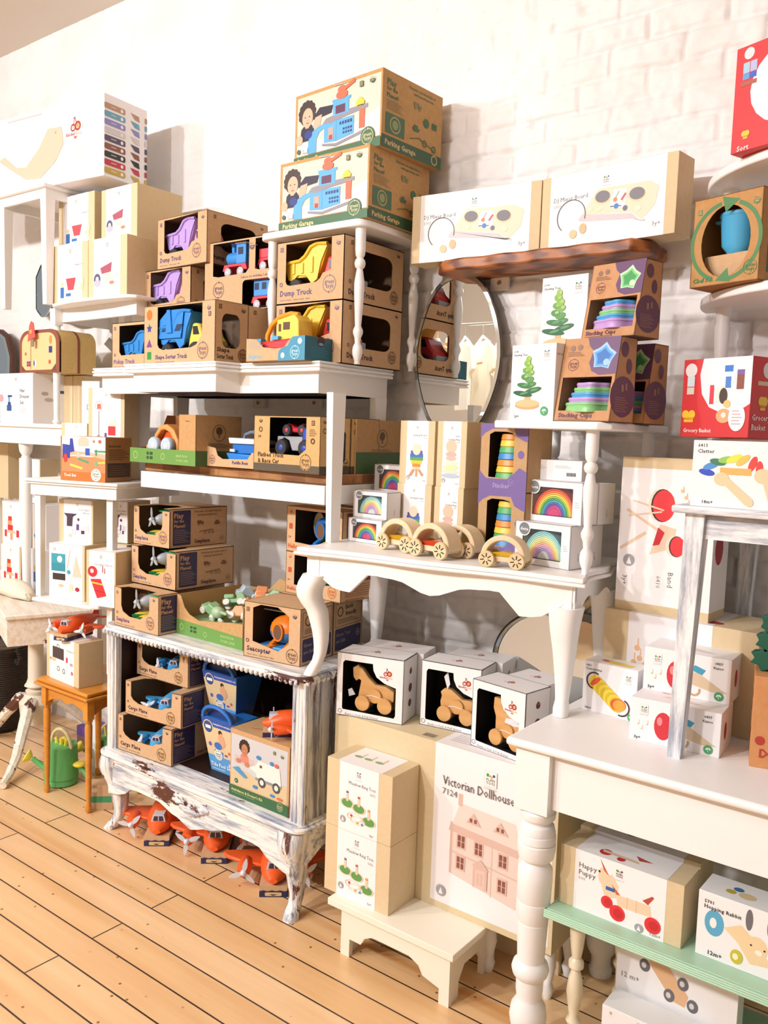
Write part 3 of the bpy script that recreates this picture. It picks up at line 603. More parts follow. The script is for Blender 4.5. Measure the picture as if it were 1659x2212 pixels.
# ------------------------------------------------------------------ what the mirrors see behind the camera
t = thing('clothes_rail', 'silver clothes rail on ceiling rods, seen in the oval mirror with shirts hanging', 'rack', (-4.3, -1.5, 2.68)); ch = mat('b9bcbc', .25, metal=.9)
G(ch).tube([(-1.0, 0, 0), (1.1, 0, 0)], .014, 10).build('rail', t)
for x in (-.95, 1.05): G(ch).tube([(x, 0, 0), (x, 0, CEIL-2.68)], .01, 10).build('ceiling_rod', t)
def shirt(x, col, lb, zt=2.52):
    r = thing('shirt', lb, 'shirt', (-4.3+x, -1.5, zt-.62), radians(rnd.uniform(35, 55)), 'shirts on the rail'); z_ = .62; P = [(-.1, z_), (.1, z_), (.24, z_-.06), (.32, z_-.26), (.23, z_-.3), (.19, z_-.2), (.19, 0), (-.19, 0), (-.19, z_-.2), (-.23, z_-.3), (-.32, z_-.26), (-.24, z_-.06)]
    G(mat(col, .8)).prism(P, -.02, .02).build('shirt_body', r, bevel=.006)
    G(mat('f5f5f5', .4)).tube([(-.17, 0, z_-.02), (0, 0, z_+.05), (.17, 0, z_-.02)], .01, 8).build('hanger', r); G(ch).tube([(0, 0, z_+.05), (0, 0, z_+.15)], .004, 6).build('hook', r)
    G(mat('c9704a', .7)).prism([(-.07, z_-.2), (.07, z_-.2), (.07, z_-.185), (-.07, z_-.185)], .0205, .021).build('chest_print', r)
for x, c2, lb in ((.05, 'f4efe2', 'white shirt on a hanger in the middle of the oval mirror'), (.24, 'f1e8d2', 'ivory shirt hanging behind the white one in the mirror'), (.43, 'efe6cf', 'cream shirt at the right edge of the oval mirror'), (-.6, 'dfe6d8', 'pale green shirt at the left end of the mirrored rail')): shirt(x, c2, lb)
for i, x in enumerate((-.12, -.24)):
    r = thing('umbrella', ('striped umbrella hanging on the rail, right one of the mirrored pair', 'striped umbrella hanging on the rail, left one of the mirrored pair')[i], 'umbrella', (-4.3+x, -1.45, 2.68), 0, 'striped umbrellas')
    G(mat('c9853f')).tube([(-.03, 0, -.03), (-.03, 0, .03), (0, 0, .05), (.02, 0, .02), (.02, 0, -.12)], .008, 8).build('handle', r)
    for k in range(12): G(mat('d9832e' if k % 2 else 'f6f0e6', .7)).lathe([(.022+.016*sin(k/12*pi), -.12-k*.045), (.022+.016*sin((k+1)/12*pi), -.12-(k+1)*.045)], (0.02, 0, 0), n=10).build('canopy_stripe', r)
t = thing('display_table', 'tall white display table in the back of the shop seen in the mirror', 'table', (-4.2, -.75, 0)); G(wp).box(-.45, .4, -.25, .25, 1.3, 1.34).build('tabletop', t)
for x in (-.4, .35):
    for y in (-.2, .2): G(wp).box(x-.02, x+.02, y-.02, y+.02, 0, 1.3).build('leg', t)
t = thing('round_stool', 'dark upholstered round stool seen at the bottom of the mirror', 'stool', (-4.05, -.75, 1.34))
G(mat('5b4a42', .8)).lathe([(.05, .26), (.17, .26), (.19, .31), (.17, .36), (.12, .38), (.05, .38)], n=24).build('seat_cushion', t)
for k in range(4): a = pi/4+k*pi/2; G(mat('4a3326')).tube([(.14*cos(a), .14*sin(a), 0), (.12*cos(a), .12*sin(a), .27)], .012, 8).build('leg', t)
# ------------------------------------------------------------------ printed artwork
PUR = '5b3d56'; BRN = '7a5230'
def gt_logo(F, u, v, r, col=PUR, bg=None, part='logo'):
    if bg: F.disk(u, v, r*1.12, bg, part)
    F.ring(u, v, r, r*.09, col, part, 100, 255); F.ring(u, v, r, r*.09, col, part, 280, 435)
    k = F.H/F.W
    F.poly([(u-.05*r*k, v+r*1.16), (u+.3*r*k, v+r*.98), (u-.05*r*k, v+r*.82)], col, part); F.poly([(u+.05*r*k, v-r*1.16), (u-.3*r*k, v-r*.98), (u+.05*r*k, v-r*.82)], col, part)
    F.text('green', u, v+r*.02, r*.78, col, 1, 'c', 1.5*r*k, part); F.text('toys', u+.06*r*k, v-r*.52, r*.78, col, 1, 'c', 1.2*r*k, part)
def badge(F, u, v, s, col=PUR):
    k = F.H/F.W; F.rect(u-s*.55*k, v-s*.6, u+s*.55*k, v+s*.6, col, 'logo')
    for i in range(3): F.rect(u-s*.42*k, v+s*(.22-.3*i), u+s*.42*k, v+s*(.38-.3*i), 'b98e60', 'logo')
def usa(F, u, v, s, col=PUR):
    k = F.H/F.W; F.poly([(u-.9*s*k, v+.4*s), (u+.35*s*k, v+.42*s), (u+.6*s*k, v+.25*s), (u+.95*s*k, v+.6*s), (u+.75*s*k, v-.05*s), (u+.55*s*k, v-.3*s), (u+.5*s*k, v-.6*s), (u+.2*s*k, v-.4*s), (u-.1*s*k, v-.7*s), (u-.35*s*k, v-.4*s), (u-.8*s*k, v-.3*s)], col, 'logo')
    F.text('USA', u-.05*s*k, v-.12*s, .5*s, 'd8b48a', 1, 'c', part='logo'); F.text('Made in', u-.1*s*k, v+.7*s, .4*s, col, 0, 'c', part='logo')
def gt_front(F, title, col=PUR, logo=(.85, .2, .15), size=.12, tx=.06, ty=.13, maxw=.62, bu=.05, uu=.94, sub=True, bv=.88):
    if title: F.text(title, tx, ty, size, col, 2, 'l', maxw)
    if sub: F.text('Camion volquete   Camion a benne   Kipper', tx, ty-size*.62, size*.3, col, 0, 'l', maxw*.9)
    if logo: gt_logo(F, *logo, col=col, bg='c89f6c')
    if bu: badge(F, bu, bv, .06, col); F.ring(bu, ty+size*1.5, .028, .012, col, 'logo')
    if uu: usa(F, uu, bv-.01, .05, col)
def truck_icon(F, u, v, s, col):
    k = F.H/F.W; F.rect(u-.9*s*k, v-.3*s, u+.3*s*k, v+.4*s, col); F.rect(u+.35*s*k, v-.3*s, u+.9*s*k, v+.15*s, col)
    for x in (-.5, .5): F.disk(u+x*s*k, v-.35*s, .25*s, col); F.disk(u+x*s*k, v-.35*s, .1*s, 'c79a68')
def boat_icon(F, u, v, s, col):
    k = F.H/F.W; F.poly([(u-.9*s*k, v), (u+.9*s*k, v), (u+.6*s*k, v-.5*s), (u-.6*s*k, v-.5*s)], col); F.rect(u-.5*s*k, v+.05*s, u+.4*s*k, v+.4*s, col)
def gt_side(F, title, col='33305a', tcol=BRN, w=.3, wide=True):
    x0, x1 = (.05, .05+w) if wide else (.12, .9)
    F.poly(rounded(x0, .07, x1, .95, .02, .03), col); mx = (x1-x0)*.86
    F.text('Play', x0+.02, .76, .17, 'c79a68', 2, 'l', mx); F.text('for the', x0+.02, .65, .1, 'c79a68', 2, 'l', mx); F.text('Planet!', x0+.02, .52, .12, 'c79a68', 2, 'l', mx)
    F.lines(x0+.02, x1-.02, .12, .48, 8, '8f7a76')
    if wide:
        F.text('Discover our whole line at', .42, .88, .075, tcol, 1, 'l', .54); F.text('www.greentoys.com', .46, .79, .075, tcol, 1, 'l', .42)
        truck_icon(F, .52, .62, .12, tcol); boat_icon(F, .82, .6, .12, tcol); F.line([(.5, .38), (.75, .42)], .02, tcol)
        for x in (.6, .68, .74): F.ring(x, .35, .035, .012, tcol)
        F.text(title, .42, .1, .13, '5d3b55', 2, 'l', .38); gt_logo(F, .9, .17, .07, tcol)
def plan_logo(F, u, v, s, tile=None):
    k = F.H/F.W
    if tile: F.rect(u-.75*s*k, v-1.0*s, u+.75*s*k, v+.72*s, tile, 'logo'); F.rect(u-.7*s*k, v-.96*s, u+.7*s*k, v+.68*s, 'f6f4f2', 'logo')
    F.rect(u-.52*s*k, v+.08*s, u-.22*s*k, v+.42*s, '2f9a4a', 'logo'); F.poly([(u-.2*s*k, v+.1*s), (u+.02*s*k, v+.1*s), (u-.09*s*k, v+.36*s)], 'd33a2c', 'logo')
    F.disk(u+.12*s*k, v+.08*s, .15*s, 'efb93c', 'logo'); F.disk(u+.38*s*k, v+.28*s, .16*s, '2c50a8', 'logo')
    F.text('PLAN', u, v-.38*s, .42*s, '4a4a4e', 1, 'c', part='logo'); F.text('TOYS', u, v-.76*s, .42*s, '4a4a4e', 1, 'c', part='logo')
    F.text('Sustainable Play', u, v-1.3*s, .26*s, 'a9a7a8', 0, 'c', part='logo')
def co2(F, u, v, s):
    F.disk(u, v, s, 'a3a1a6', 'logo'); k = F.H/F.W; F.poly([(u-.45*s*k, v-.6*s), (u+.45*s*k, v-.6*s), (u, v+.6*s)], 'f4f2f2', 'logo')
def leaf(F, u, v, s):
    F.disk(u, v, s, '4da36b', 'logo'); k = F.H/F.W; F.disk(u-.25*s*k, v+.15*s, .35*s, 'eef5ee', 'logo', .18*s, 40); F.disk(u+.3*s*k, v+.2*s, .35*s, 'eef5ee', 'logo', .18*s, -40); F.rect(u-.05*s*k, v-.6*s, u+.05*s*k, v+.1*s, 'eef5ee', 'logo')
def kf_logo(F, u, v, s, txt=True):
    k = F.H/F.W
    F.ring(u-.35*s*k, v-.1*s, .3*s, .16*s, 'a53a2a', 'logo'); F.disk(u-.35*s*k, v-.1*s, .08*s, 'e09a52', 'logo'); F.ring(u+.35*s*k, v, .36*s, .22*s, 'a8301f', 'logo'); F.disk(u+.35*s*k, v, .2*s, 'e8a24e', 'logo'); F.line([(u-.35*s*k, v), (u-.1*s*k, v+.8*s), (u+.3*s*k, v+.1*s)], .09*s, 'b5452c', 'logo'); F.line([(u-.3*s*k, v+.8*s), (u+.05*s*k, v+.85*s)], .08*s, '5a3a30', 'logo')
    if txt: F.text('kinder', u-.02*k*s, v-.85*s, .5*s, 'a63a3a', 1, 'r', part='logo'); F.text('feets', u+.0*k*s, v-.85*s, .5*s, 'd99a70', 0, 'l', part='logo'); F.poly([(u-.3*s*k, v-.95*s), (u+.3*s*k, v-.95*s), (u, v-1.25*s)], 'c4604a', 'logo')
def sleeve(c, s0=.1, s1=.88, top=True, side=False, band='f4f1f2', vert=True):
    c.s0, c.s1 = s0, s1
    if vert:
        c.F.rect(s0, 0, s1, 1, band, 'paper_sleeve')
        if top: c.T.rect(s0, 0, s1, 1, band, 'paper_sleeve')
    else:
        c.F.rect(0, s0, 1, s1, band, 'paper_sleeve')
        if side: c.R.rect(0, s0, 1, s1, band, 'paper_sleeve')
def plan_box(label, p0, p1, z0, h, d, title=(), num='', pic=None, s=(.1, .88), lg=(.5, .88, .09), tpos=(.85, .68, .06, 'r'), age=None, m=None, group=None, co=None, tile=None, vert=True, side=False, name='toy_box', top=None, tcol='6a6668'):
    c = carton(label, p0, p1, z0, h, d, m or TAN(), name=name, group=group)
    if s: sleeve(c, s[0], s[1], vert=vert, side=side)
    F = c.F
    if lg: plan_logo(F, *lg, tile=tile)
    tu, tv, ts, al = tpos
    for i, l in enumerate(title): F.text(l, tu, tv-i*ts*1.15, ts, tcol, 0, al, .72)
    if num: F.text(num, tu, tv-len(title)*ts*1.12+ts*.15, ts*.7, '98959a', 0, al)
    if age: F.text(age[0], age[1], age[2], age[3], '7d7a7e', 0, 'r')
    if co: co2(F, *co)
    if pic: pic(F)
    if top: top(c.T)
    c.done(); return c
def person_pic(F, u, v, s, shirt='2c2a3a', hair='3a2a24', skin='e0b296', curls=True, arm=None):
    k = F.H/F.W
    F.poly([(u-.9*s*k, v-2.2*s), (u-.75*s*k, v-1.1*s), (u-.3*s*k, v-.75*s), (u+.45*s*k, v-.75*s), (u+.9*s*k, v-1.2*s), (u+1.0*s*k, v-2.2*s)], shirt)
    F.disk(u, v+.15*s, 1.0*s, hair, ry=1.05*s)
    if curls:
        for i in range(9): a = radians(-20+i*27.5); F.disk(u+.85*s*k*cos(a), v+.2*s+.85*s*sin(a), .3*s, hair)
    F.disk(u+.05*s*k, v-.2*s, .68*s, skin, ry=.85*s); F.rect(u-.2*s*k, v-1.1*s, u+.25*s*k, v-.85*s, skin)
    for x in (-.25, .3): F.disk(u+x*s*k, v-.12*s, .1*s, '3a2620', ry=.05*s)
    F.disk(u+.06*s*k, v-.4*s, .09*s, 'cf9a7e'); F.disk(u+.06*s*k, v-.65*s, .22*s, 'b5605a', ry=.06*s)
def shapes(F, L):
    "list of (kind, args...) in sleeve coordinates"
    for a in L:
        k, b = a[0], a[1:]
        if k == 'r': F.rect(*b)
        elif k == 'd': F.disk(*b)
        elif k == 'o': F.ring(*b)
        elif k == 'l': F.line(*b)
        elif k == 'p': F.poly(*b)
# ------------------------------------------------------------------ toys
BLK = mat('26262a', .6)
def wheel(parent, x, y, z, r, w, hub, tyre=None, name='wheel'):
    g = G(tyre or BLK); o = g.lathe([(r*.55, -w/2), (r*.9, -w/2), (r, -w*.3), (r, w*.3), (r*.9, w/2), (r*.55, w/2)], (0, 0, 0), 'y', 22).build(name, parent, loc=(x, y, z))
    s = -1 if y < 0 else 1
    G(mat(hub, .4)).lathe([(r*.2, -w*.56), (r*.3, -w*.52), (r*.56, -w*.4), (r*.58, 0), (r*.56, w*.4), (r*.3, w*.52), (r*.2, w*.56)], (0, 0, 0), 'y', 16).build('hub', o); return o
def dump_truck(label, loc, rz, bed='f0c63c', cab='cf3b3c', hub='c8313a', base='9a9ea6', s=1.0, group=None):
    t = thing('toy_truck', label, 'toy', loc, rz, group); m = mat(bed, .4); c = mat(cab, .4); b = mat(base, .45)
    P = [(-.125*s, .125*s), (-.05*s, .13*s), (-.025*s, .145*s), (0, .175*s), (.03*s, .185*s), (.075*s, .18*s), (.045*s, .12*s), (.03*s, .06*s), (.005*s, .045*s), (-.02*s, .075*s), (-.06*s, .08*s), (-.085*s, .06*s), (-.105*s, .065*s)]
    g = G(m); g.prism(P, -.062*s, -.056*s); g.prism(P, .056*s, .062*s); g.box(-.105*s, .03*s, -.056*s, .056*s, .072*s, .08*s)
    g.prism([(.035*s, .08*s), (.075*s, .18*s), (.068*s, .18*s), (.028*s, .08*s)], -.056*s, .056*s); g.prism([(-.105*s, .07*s), (-.125*s, .125*s), (-.118*s, .125*s), (-.098*s, .07*s)], -.056*s, .056*s)
    rim = [P[0], P[1], P[2], P[3], P[4], P[5]]
    for y in (-.064*s, .064*s): g.tube([(p[0], y, p[1]) for p in rim], .0065*s, 8)
    for x in (-.085, -.045, 0.0): g.box(x*s, (x+.012)*s, -.066*s, -.062*s, .085*s, (.122 if x < 0 else .14)*s)
    g.build('dump_bed', t, bevel=.002)
    g = G(c); g.prism([(.04*s, .03*s), (.145*s, .03*s), (.15*s, .07*s), (.125*s, .095*s), (.105*s, .135*s), (.07*s, .14*s), (.05*s, .08*s)], -.055*s, .055*s); g.build('cab', t, bevel=.01)
    for y in (-.056, .056): G(mat('2a2d33', .3)).prism([(.078*s, .095*s), (.112*s, .095*s), (.1*s, .125*s), (.075*s, .125*s)], (y-.001)*s, (y+.001)*s).build('window', t)
    g = G(b); g.box(-.1*s, .15*s, -.05*s, .05*s, .022*s, .045*s); g.box(.14*s, .16*s, -.055*s, .055*s, .02*s, .06*s); g.build('chassis', t, bevel=.004)
    for x in (-.07, .095):
        for y in (-.055, .055): wheel(t, x*s, y*s, .034*s, .034*s, .026*s, hub)
    return t
def propeller(parent, x, y, z, r, col='d5dae2', ax='y', rot=20):
    g = G(mat(col, .4))
    for k in range(3):
        a = radians(rot+120*k); P = []
        for i in range(9): q = i/8; P.append((r*(.1+.9*q), .16*r*sin(pi*min(q*.8+.15, 1)))) 
        for i in range(8, -1, -1): q = i/8; P.append((r*(.1+.9*q), -.16*r*sin(pi*min(q*.8+.15, 1))))
        n0 = len(g.v); g.prism(P, -.002, .002); g.xf(Matrix.Rotation(a, 4, 'Y'), n0)
    g.lathe([(.004, -.012), (.011, -.005), (.011, .006)], (0, 0, 0), 'y', 12)
    o = g.build('propeller', parent, loc=(x, y, z)); return o
def plane(label, loc, rz, col='f26228', s=1.0, stand=True, group=None, band='e8562c', low=None, cat='toy plane'):
    "nose towards -y, base at z=0"
    t = thing('toy_plane', label, cat, loc, rz, group); m = mat(col, .38); z = .024*s if stand else .02*s
    rs = []
    for y, rx, r2, zc in ((-.13, .012, .008, .028), (-.105, .03, .02, .03), (-.08, .042, .032, .036), (-.04, .046, .042, .042), (.02, .044, .044, .044), (.08, .034, .036, .046), (.13, .02, .022, .05), (.16, .008, .01, .052)):
        rs.append([(rx*s*cos(a), y*s, z+(zc+r2*sin(a))*s) for a in [2*pi*i/18 for i in range(18)]])
    G(m).rings(rs).build('fuselage', t)
    g = G(m)
    for sd in (-1, 1):
        W = [(.03, -.05, .008), (.1, -.03, .01), (.155, .0, .012), (.17, .02, .014), (.165, .035, .014), (.1, .045, .012), (.03, .055, .01)]
        vs = [(sd*x*s, y*s, z+(.03+q)*s) for x, y, q in W]+[(sd*x*s, y*s, z+(.018+q)*s) for x, y, q in W]; n = len(W)
        g.add(vs, [list(range(n)), list(range(2*n-1, n-1, -1))]+[(i, (i+1) % n, (i+1) % n+n, i+n) for i in range(n)])
    g.build('wings', t, bevel=.005)
    g = G(m); g.prism([(.1*s, z+.05*s), (.155*s, z+.12*s), (.175*s, z+.12*s), (.165*s, z+.05*s)], -.005*s, .005*s, 'x'); g.box(-.06*s, .06*s, .135*s, .165*s, z+.05*s, z+.058*s); g.build('tail_fin', t, bevel=.003)
    for sd in (-1, 1):
        e = G(m); e.lathe([(.008*s, -.045*s), (.02*s, -.04*s), (.023*s, -.02*s), (.02*s, .02*s), (.008*s, .05*s)], (0, 0, 0), 'y', 16); o = e.build('engine', t, loc=(sd*.095*s, -.035*s, z+.03*s)); propeller(o, 0, -.05*s, 0, .046*s, rot=rnd.uniform(0, 100))
    g = G(mat('d9d3dc', .3)); g.prism([(-.024*s, z+.05*s), (.024*s, z+.05*s), (.018*s, z+.073*s), (-.018*s, z+.073*s)], -.1*s, -.05*s)
    for x0, x1 in ((-.018, -.002), (.002, .018)): g.prism([(x0*s, z+.053*s), (x1*s, z+.053*s), (x1*.8*s, z+.069*s), (x0*.8*s, z+.069*s)], -.101*s, -.06*s, m=mat('3a3850', .2))
    g.build('cockpit_window', t)
    if low: G(mat(low, .4)).ell((0, .0, z+.03*s), .04*s, .11*s, .03*s).build('hull', t)
    if stand:
        g = G(KR()); g.box(-.042*s, .042*s, -.125*s, .07*s, 0, .036*s); o = g.build('cardboard_base', t)
        F = Face(t, (-.042*s, -.125*s, 0), (.084*s, 0, 0), (0, 0, .036*s), (0, -1, 0)); F.poly([(0, 0), (1, 0), (1, .58), (.9, .52), (.75, .6), (.6, .52), (.45, .6), (.3, .52), (.15, .6), (0, .52)], '2c2a55'); F.poly(rounded(.2, .1, .8, .42, .05, .1), 'd8bd8a'); F.poly([(.35, .25), (.65, .25), (.5, .12)], '3c2e28'); F.done()
        F = Face(t, (.042*s, -.125*s, 0), (0, .195*s, 0), (0, 0, .036*s), (1, 0, 0)); F.rect(0, 0, 1, .6, '2c2a55'); F.ring(.3, .32, .22, .06, 'b98e60'); F.done()
    return t
def heli(label, loc, rz, top='2a6fb8', low='1f8a5b', feet='2f86d8', s=1.0, mirror_=1):
    t = thing('toy_helicopter', label, 'toy', loc, rz)
    g = G(mat(top, .35)); g.ell((0, 0, .068*s), .066*s, .05*s, .055*s, n=24, z0=-.25, z1=1); g.tube([(.05*s, 0, .085*s), (.09*s, 0, .085*s), (.12*s, 0, .09*s)], [.035*s, .025*s, .012*s], 12); g.lathe([(.026*s, .112*s), (.032*s, .122*s), (.02*s, .132*s)], (.025*s, 0, 0), n=14); g.build('body_shell', t)
    G(mat(low, .4)).ell((0, 0, .064*s), .0655*s, .0505*s, .045*s, n=24, z0=-1, z1=.02).build('hull', t)
    for x in (-.035, .035):
        g = G(mat(feet, .4)); g.tube([(x*s, -.0, .035*s), (x*s, -.045*s, .014*s)], .01*s, 8); g.ell((x*s, -.03*s, .01*s), .016*s, .04*s, .01*s, n=10, k=5); g.build('skid', t)
    W = [(.018*cos(a)*s, .068*s+.028*sin(a)*s) for a in [2*pi*i/16 for i in range(16)]]
    G(mat('6a4a34', .6)).prism(W, -.053*s, -.046*s).build('door_opening', t)
    g = G(mat(top, .35)); P = [((.021*cos(a))*s, -.051*s, .068*s+.031*sin(a)*s) for a in [2*pi*i/20 for i in range(21)]]; g.tube(P, .004*s, 6); g.build('door_frame', t)
    g = G(mat('2a2d33', .3)); g.ell((-.045*s, -.022*s, .075*s), .012*s, .012*s, .018*s, n=10, k=5); g.build('front_window', t)
    g = G(mat('aab2ba', .4)); g.box(-.1*s, .08*s, -.01*s, .01*s, .134*s, .138*s); g.lathe([(.012*s, .13*s), (.012*s, .142*s)], (.025*s, 0, 0), n=10); g.build('rotor', t); return t
def rainbow(label, loc, rz, cols, W, H, s=1.0):
    "nested arches standing in xz"
    t = thing('rainbow_stacker', label, 'toy', loc, rz); n = len(cols)
    for i, c in enumerate(cols):
        r1 = 1-.78*i/n; r0 = 1-.78*(i+1)/n+.012 if i < n-1 else .0
        P = [(W/2*r1*cos(a), H*r1*sin(a)) for a in [pi*k/20 for k in range(21)]]
        if r0 > 0: P += [(W/2*r0*cos(a), H*r0*sin(a)) for a in [pi*k/20 for k in range(20, -1, -1)]]
        G(mat(c, .45)).prism(P, -.02*s, .02*s).build('arch', t, bevel=.0015)
    return t
RB = ['e8402c', 'f07a2a', 'f5b52e', 'f3e04a', '8cc94a', '3aa35a', '3fb0c8', '2f6fc0', '7a3fa8', 'd6409a', 'c8206e']
PB = ['86cfd8', 'a4dede', 'bfe8c8', 'eef0b0', 'f2eb9a', 'f3d28e', 'f3b7a0', 'e8a8c8', 'c9a3dc', 'b0b0e0', 'dadada']
def arch_car(label, loc, rz, tint='e0a21c', s=1.0):
    t = thing('arch_car', label, 'toy car', loc, rz, 'wooden arch cars'); wd = mat('e3c9a2', .5, 'wood', h2='ecd7b5')
    P = [(.062*s*cos(a), .03*s+.058*s*sin(a)) for a in [pi*k/24 for k in range(25)]]; P[0] = (.062*s, .02*s); P += [(-.062*s, .02*s)]; Q = [(.047*s*cos(a), .03*s+.043*s*sin(a)) for a in [pi*k/24 for k in range(24, -1, -1)]]
    g = G(wd); g.prism(P[:25]+Q, -.026*s, .026*s); g.build('wooden_arch', t, bevel=.003)
    g = G(wd); g.box(-.058*s, .058*s, -.022*s, .022*s, .016*s, .03*s); g.build('base_plank', t, bevel=.003)
    g = G(mat(tint, .15, alpha=.75)); g.prism([(-.046*s, .03*s), (.046*s, .03*s), (.035*s, .04*s), (.0, .043*s), (-.03*s, .04*s)], -.018*s, .018*s); g.build('tinted_cabin', t, bevel=.002)
    for x in (-.042, .042):
        for y in (-.031, .031):
            sd = -1 if y < 0 else 1; g = G(mat('e0c294', .5, 'wood', h2='e9d0a8')); o = g.lathe([(.021*s, -.005*s), (.0225*s, -.003*s), (.0225*s, .003*s), (.021*s, .005*s)], n=24, ax='y').build('wheel', t, loc=(x*s, y*s, .0225*s))
            g = G(mat('2a211c', .6))
            for k in range(7): n0 = len(g.v); g.box(.006*s, .016*s, sd*.0051*s, sd*.0058*s, -.0013*s, .0013*s); g.xf(Matrix.Rotation(2*pi*k/7+.3, 4, 'Y'), n0)
            g.build('spoke_marks', o)
    return t
def cups(label, loc, rz, cols, s=1.0, star=True, r0=.062, n=5, h=.017, inv=False, big=True):
    t = thing('stacking_cups', label, 'toy', loc, rz); z = 0
    for i, c in enumerate(cols):
        r = r0*(1 if i == 0 else 1-.09*(i-1))*s; g = G(mat(c, .35)); rs = []
        hh = h*s*(1.9 if i == 0 else 1)
        for q, k in ((0, .66 if i == 0 else .96), (.45, .72 if i == 0 else .97), (.55, 1.0), (1, .97)):
            rs.append([(r*k*(1+(.1*cos(5*a) if star else 0))*cos(a), r*k*(1+(.1*cos(5*a) if star else 0))*sin(a), z+hh*q) for a in [2*pi*j/40 for j in range(40)]])
        g.rings(rs); g.build('cup', t); z += hh
    return t
# ================================================================== goods on the tall writing table
PURW = '5a4675'
def window(u0=.14, u1=.8, v0=.3, v1=1.0, dip=True):
    P = [(u0, v1), (u0, v0+.06), (u0+.02, v0+.02), (u0+.05, v0)]
    if dip: P += [(u1-.2, v0+.02), (u1-.13, v0+.08), (u1-.06, v0+.16), (u1, v0+.2)]
    else: P += [(u1-.04, v0), (u1, v0+.05)]
    return P+[(u1, v1)]
def dt_box(label, p0, p1, z, h, d, col=PURW, side=True, group=None):
    hole = [(.14, .96), (.14, .36), (.16, .31), (.21, .29), (.6, .31), (.66, .36), (.7, .44), (.82, .48), (.82, .985), (.6, .97), (.3, .955)]
    rh = [rounded(.22, .28, .8, .82, .12, .12)]
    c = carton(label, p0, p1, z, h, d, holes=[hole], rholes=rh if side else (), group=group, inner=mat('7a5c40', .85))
    gt_front(c.F, 'Dump Truck', PURW, (.8, .26, .13), .125, .06, .13, .55, bu=.075, uu=.92)
    F = c.R; badge(F, .12, .9, .055, '4a3340'); usa(F, .9, .9, .045, '4a3340'); F.text('Dump Truck', .08, .1, .12, '4a3340', 2, 'l', .55); gt_logo(F, .84, .2, .1, '4a3340', 'b08a5c'); F.ring(.1, .3, .025, .012, '4a3340', 'logo')
    return c.done()
# yellow trucks at the right
p0, p1 = cy((597, 640), (741, 640), 2.25); Y1 = at(741, 646, y=2.25).z; Y2 = at(741, 504.7, y=2.25).z
c = dt_box('kraft window box with yellow dump truck at the right end, lower of two', p0, p1, TT, Y1-TT, .34)
o = dump_truck('yellow toy dump truck with red cab in the lower right window box', c.P(c.w*.45, .088, .024), c.a, s=1.03); o.scale = ((c.w-.02)/.297, 1, .95)
c = dt_box('kraft window box with yellow dump truck at the right end, upper of two', p0, p1, Y1, Y2-Y1, .34)
o = dump_truck('yellow toy dump truck with red cab in the upper right window box', c.P(c.w*.45, .088, .024), c.a, s=1.03); o.scale = ((c.w-.02)/.297, 1, .95)
# shape sorter
p0, p1 = cy((311, 780), (463.5, 780), 2.1, 2.085); SS = at(463, 646, y=2.085).z
hole = [(.2, .97), (.2, .34), (.22, .28), (.28, .24), (.68, .26), (.75, .3), (.8, .4), (.83, .46), (.83, .97)]
def tri(u, v, s): return [(u-s*.6, v-s), (u+s*.6, v-s), (u, v+s)]
c = carton('kraft box with shape cut-outs down its edge and a blue truck', p0, p1, TT, SS-TT, .155, holes=[hole], rholes=[rounded(.2, .25, .75, .8, .15, .14)], inner=mat('6b5746', .85))
F = c.F; F.disk(.08, .85, .08, 'd9701e', ry=.09); st = [(.08+(.045 if i % 2 == 0 else .02)*sin(i*pi/5), .62+(.085 if i % 2 == 0 else .04)*cos(i*pi/5)) for i in range(10)]; F.poly(st, '2e3f8e'); F.poly(tri(.08, .37, .07), '7a3a86'); F.rect(.05, .09, .11, .22, '2f8a3e')
gt_front(F, 'Shape Sorter Truck', PURW, (.84, .2, .13), .1, .17, .09, .58, bu=0, uu=.92); badge(F, .93, .78, .06)
F = c.R; badge(F, .15, .9, .06, '4a3020'); usa(F, .85, .88, .05, '4a3020'); F.text('Shape', .06, .18, .1, '4a3020', 2); F.text('Sorter Truck', .06, .07, .1, '4a3020', 2, maxw=.5); F.rect(.0, 0, .0, 0, '4a3020'); gt_logo(F, .85, .15, .1, '4a3020', 'a07a4c'); c.done()
def sorter_truck(label, loc, rz):
    t = dump_truck(label, loc, rz, bed='2f86d8', cab='ecd05a', hub='e8c860', base='8f9297', s=1.0)
    m = mat('2f86d8', .4); g = G(m); g.prism([(-.12, .085), (-.11, .155), (-.06, .19), (.035, .19), (.02, .085)], -.068, -.0665); g.box(-.12, .02, -.07, -.066, .085, .1); g.prism([(-.065, .105), (-.06, .19), (-.04, .19), (-.03, .105)], -.074, -.066)
    for x in (-.1, -.02): g.prism([(x, .11), (x+.035, .11), (x+.05, .135), (x+.015, .135)], -.0685, -.0665, m=mat('15365e'))
    g.build('sorting_lid', t); return t
sorter_truck('blue shape sorter toy truck with yellow cab in the front kraft box', c.P(c.w*.46, .078, .012), c.a)
q = c
c2 = carton('second kraft shape sorter box behind the first one, only its side showing', q.P(0, .158, 0), q.P(q.w, .158, 0), TT, SS-TT-.002, .2)
F = c2.R; badge(F, .15, .9, .06, '4a3020'); F.disk(.6, .5, .12, '2a1c14'); c2.done()
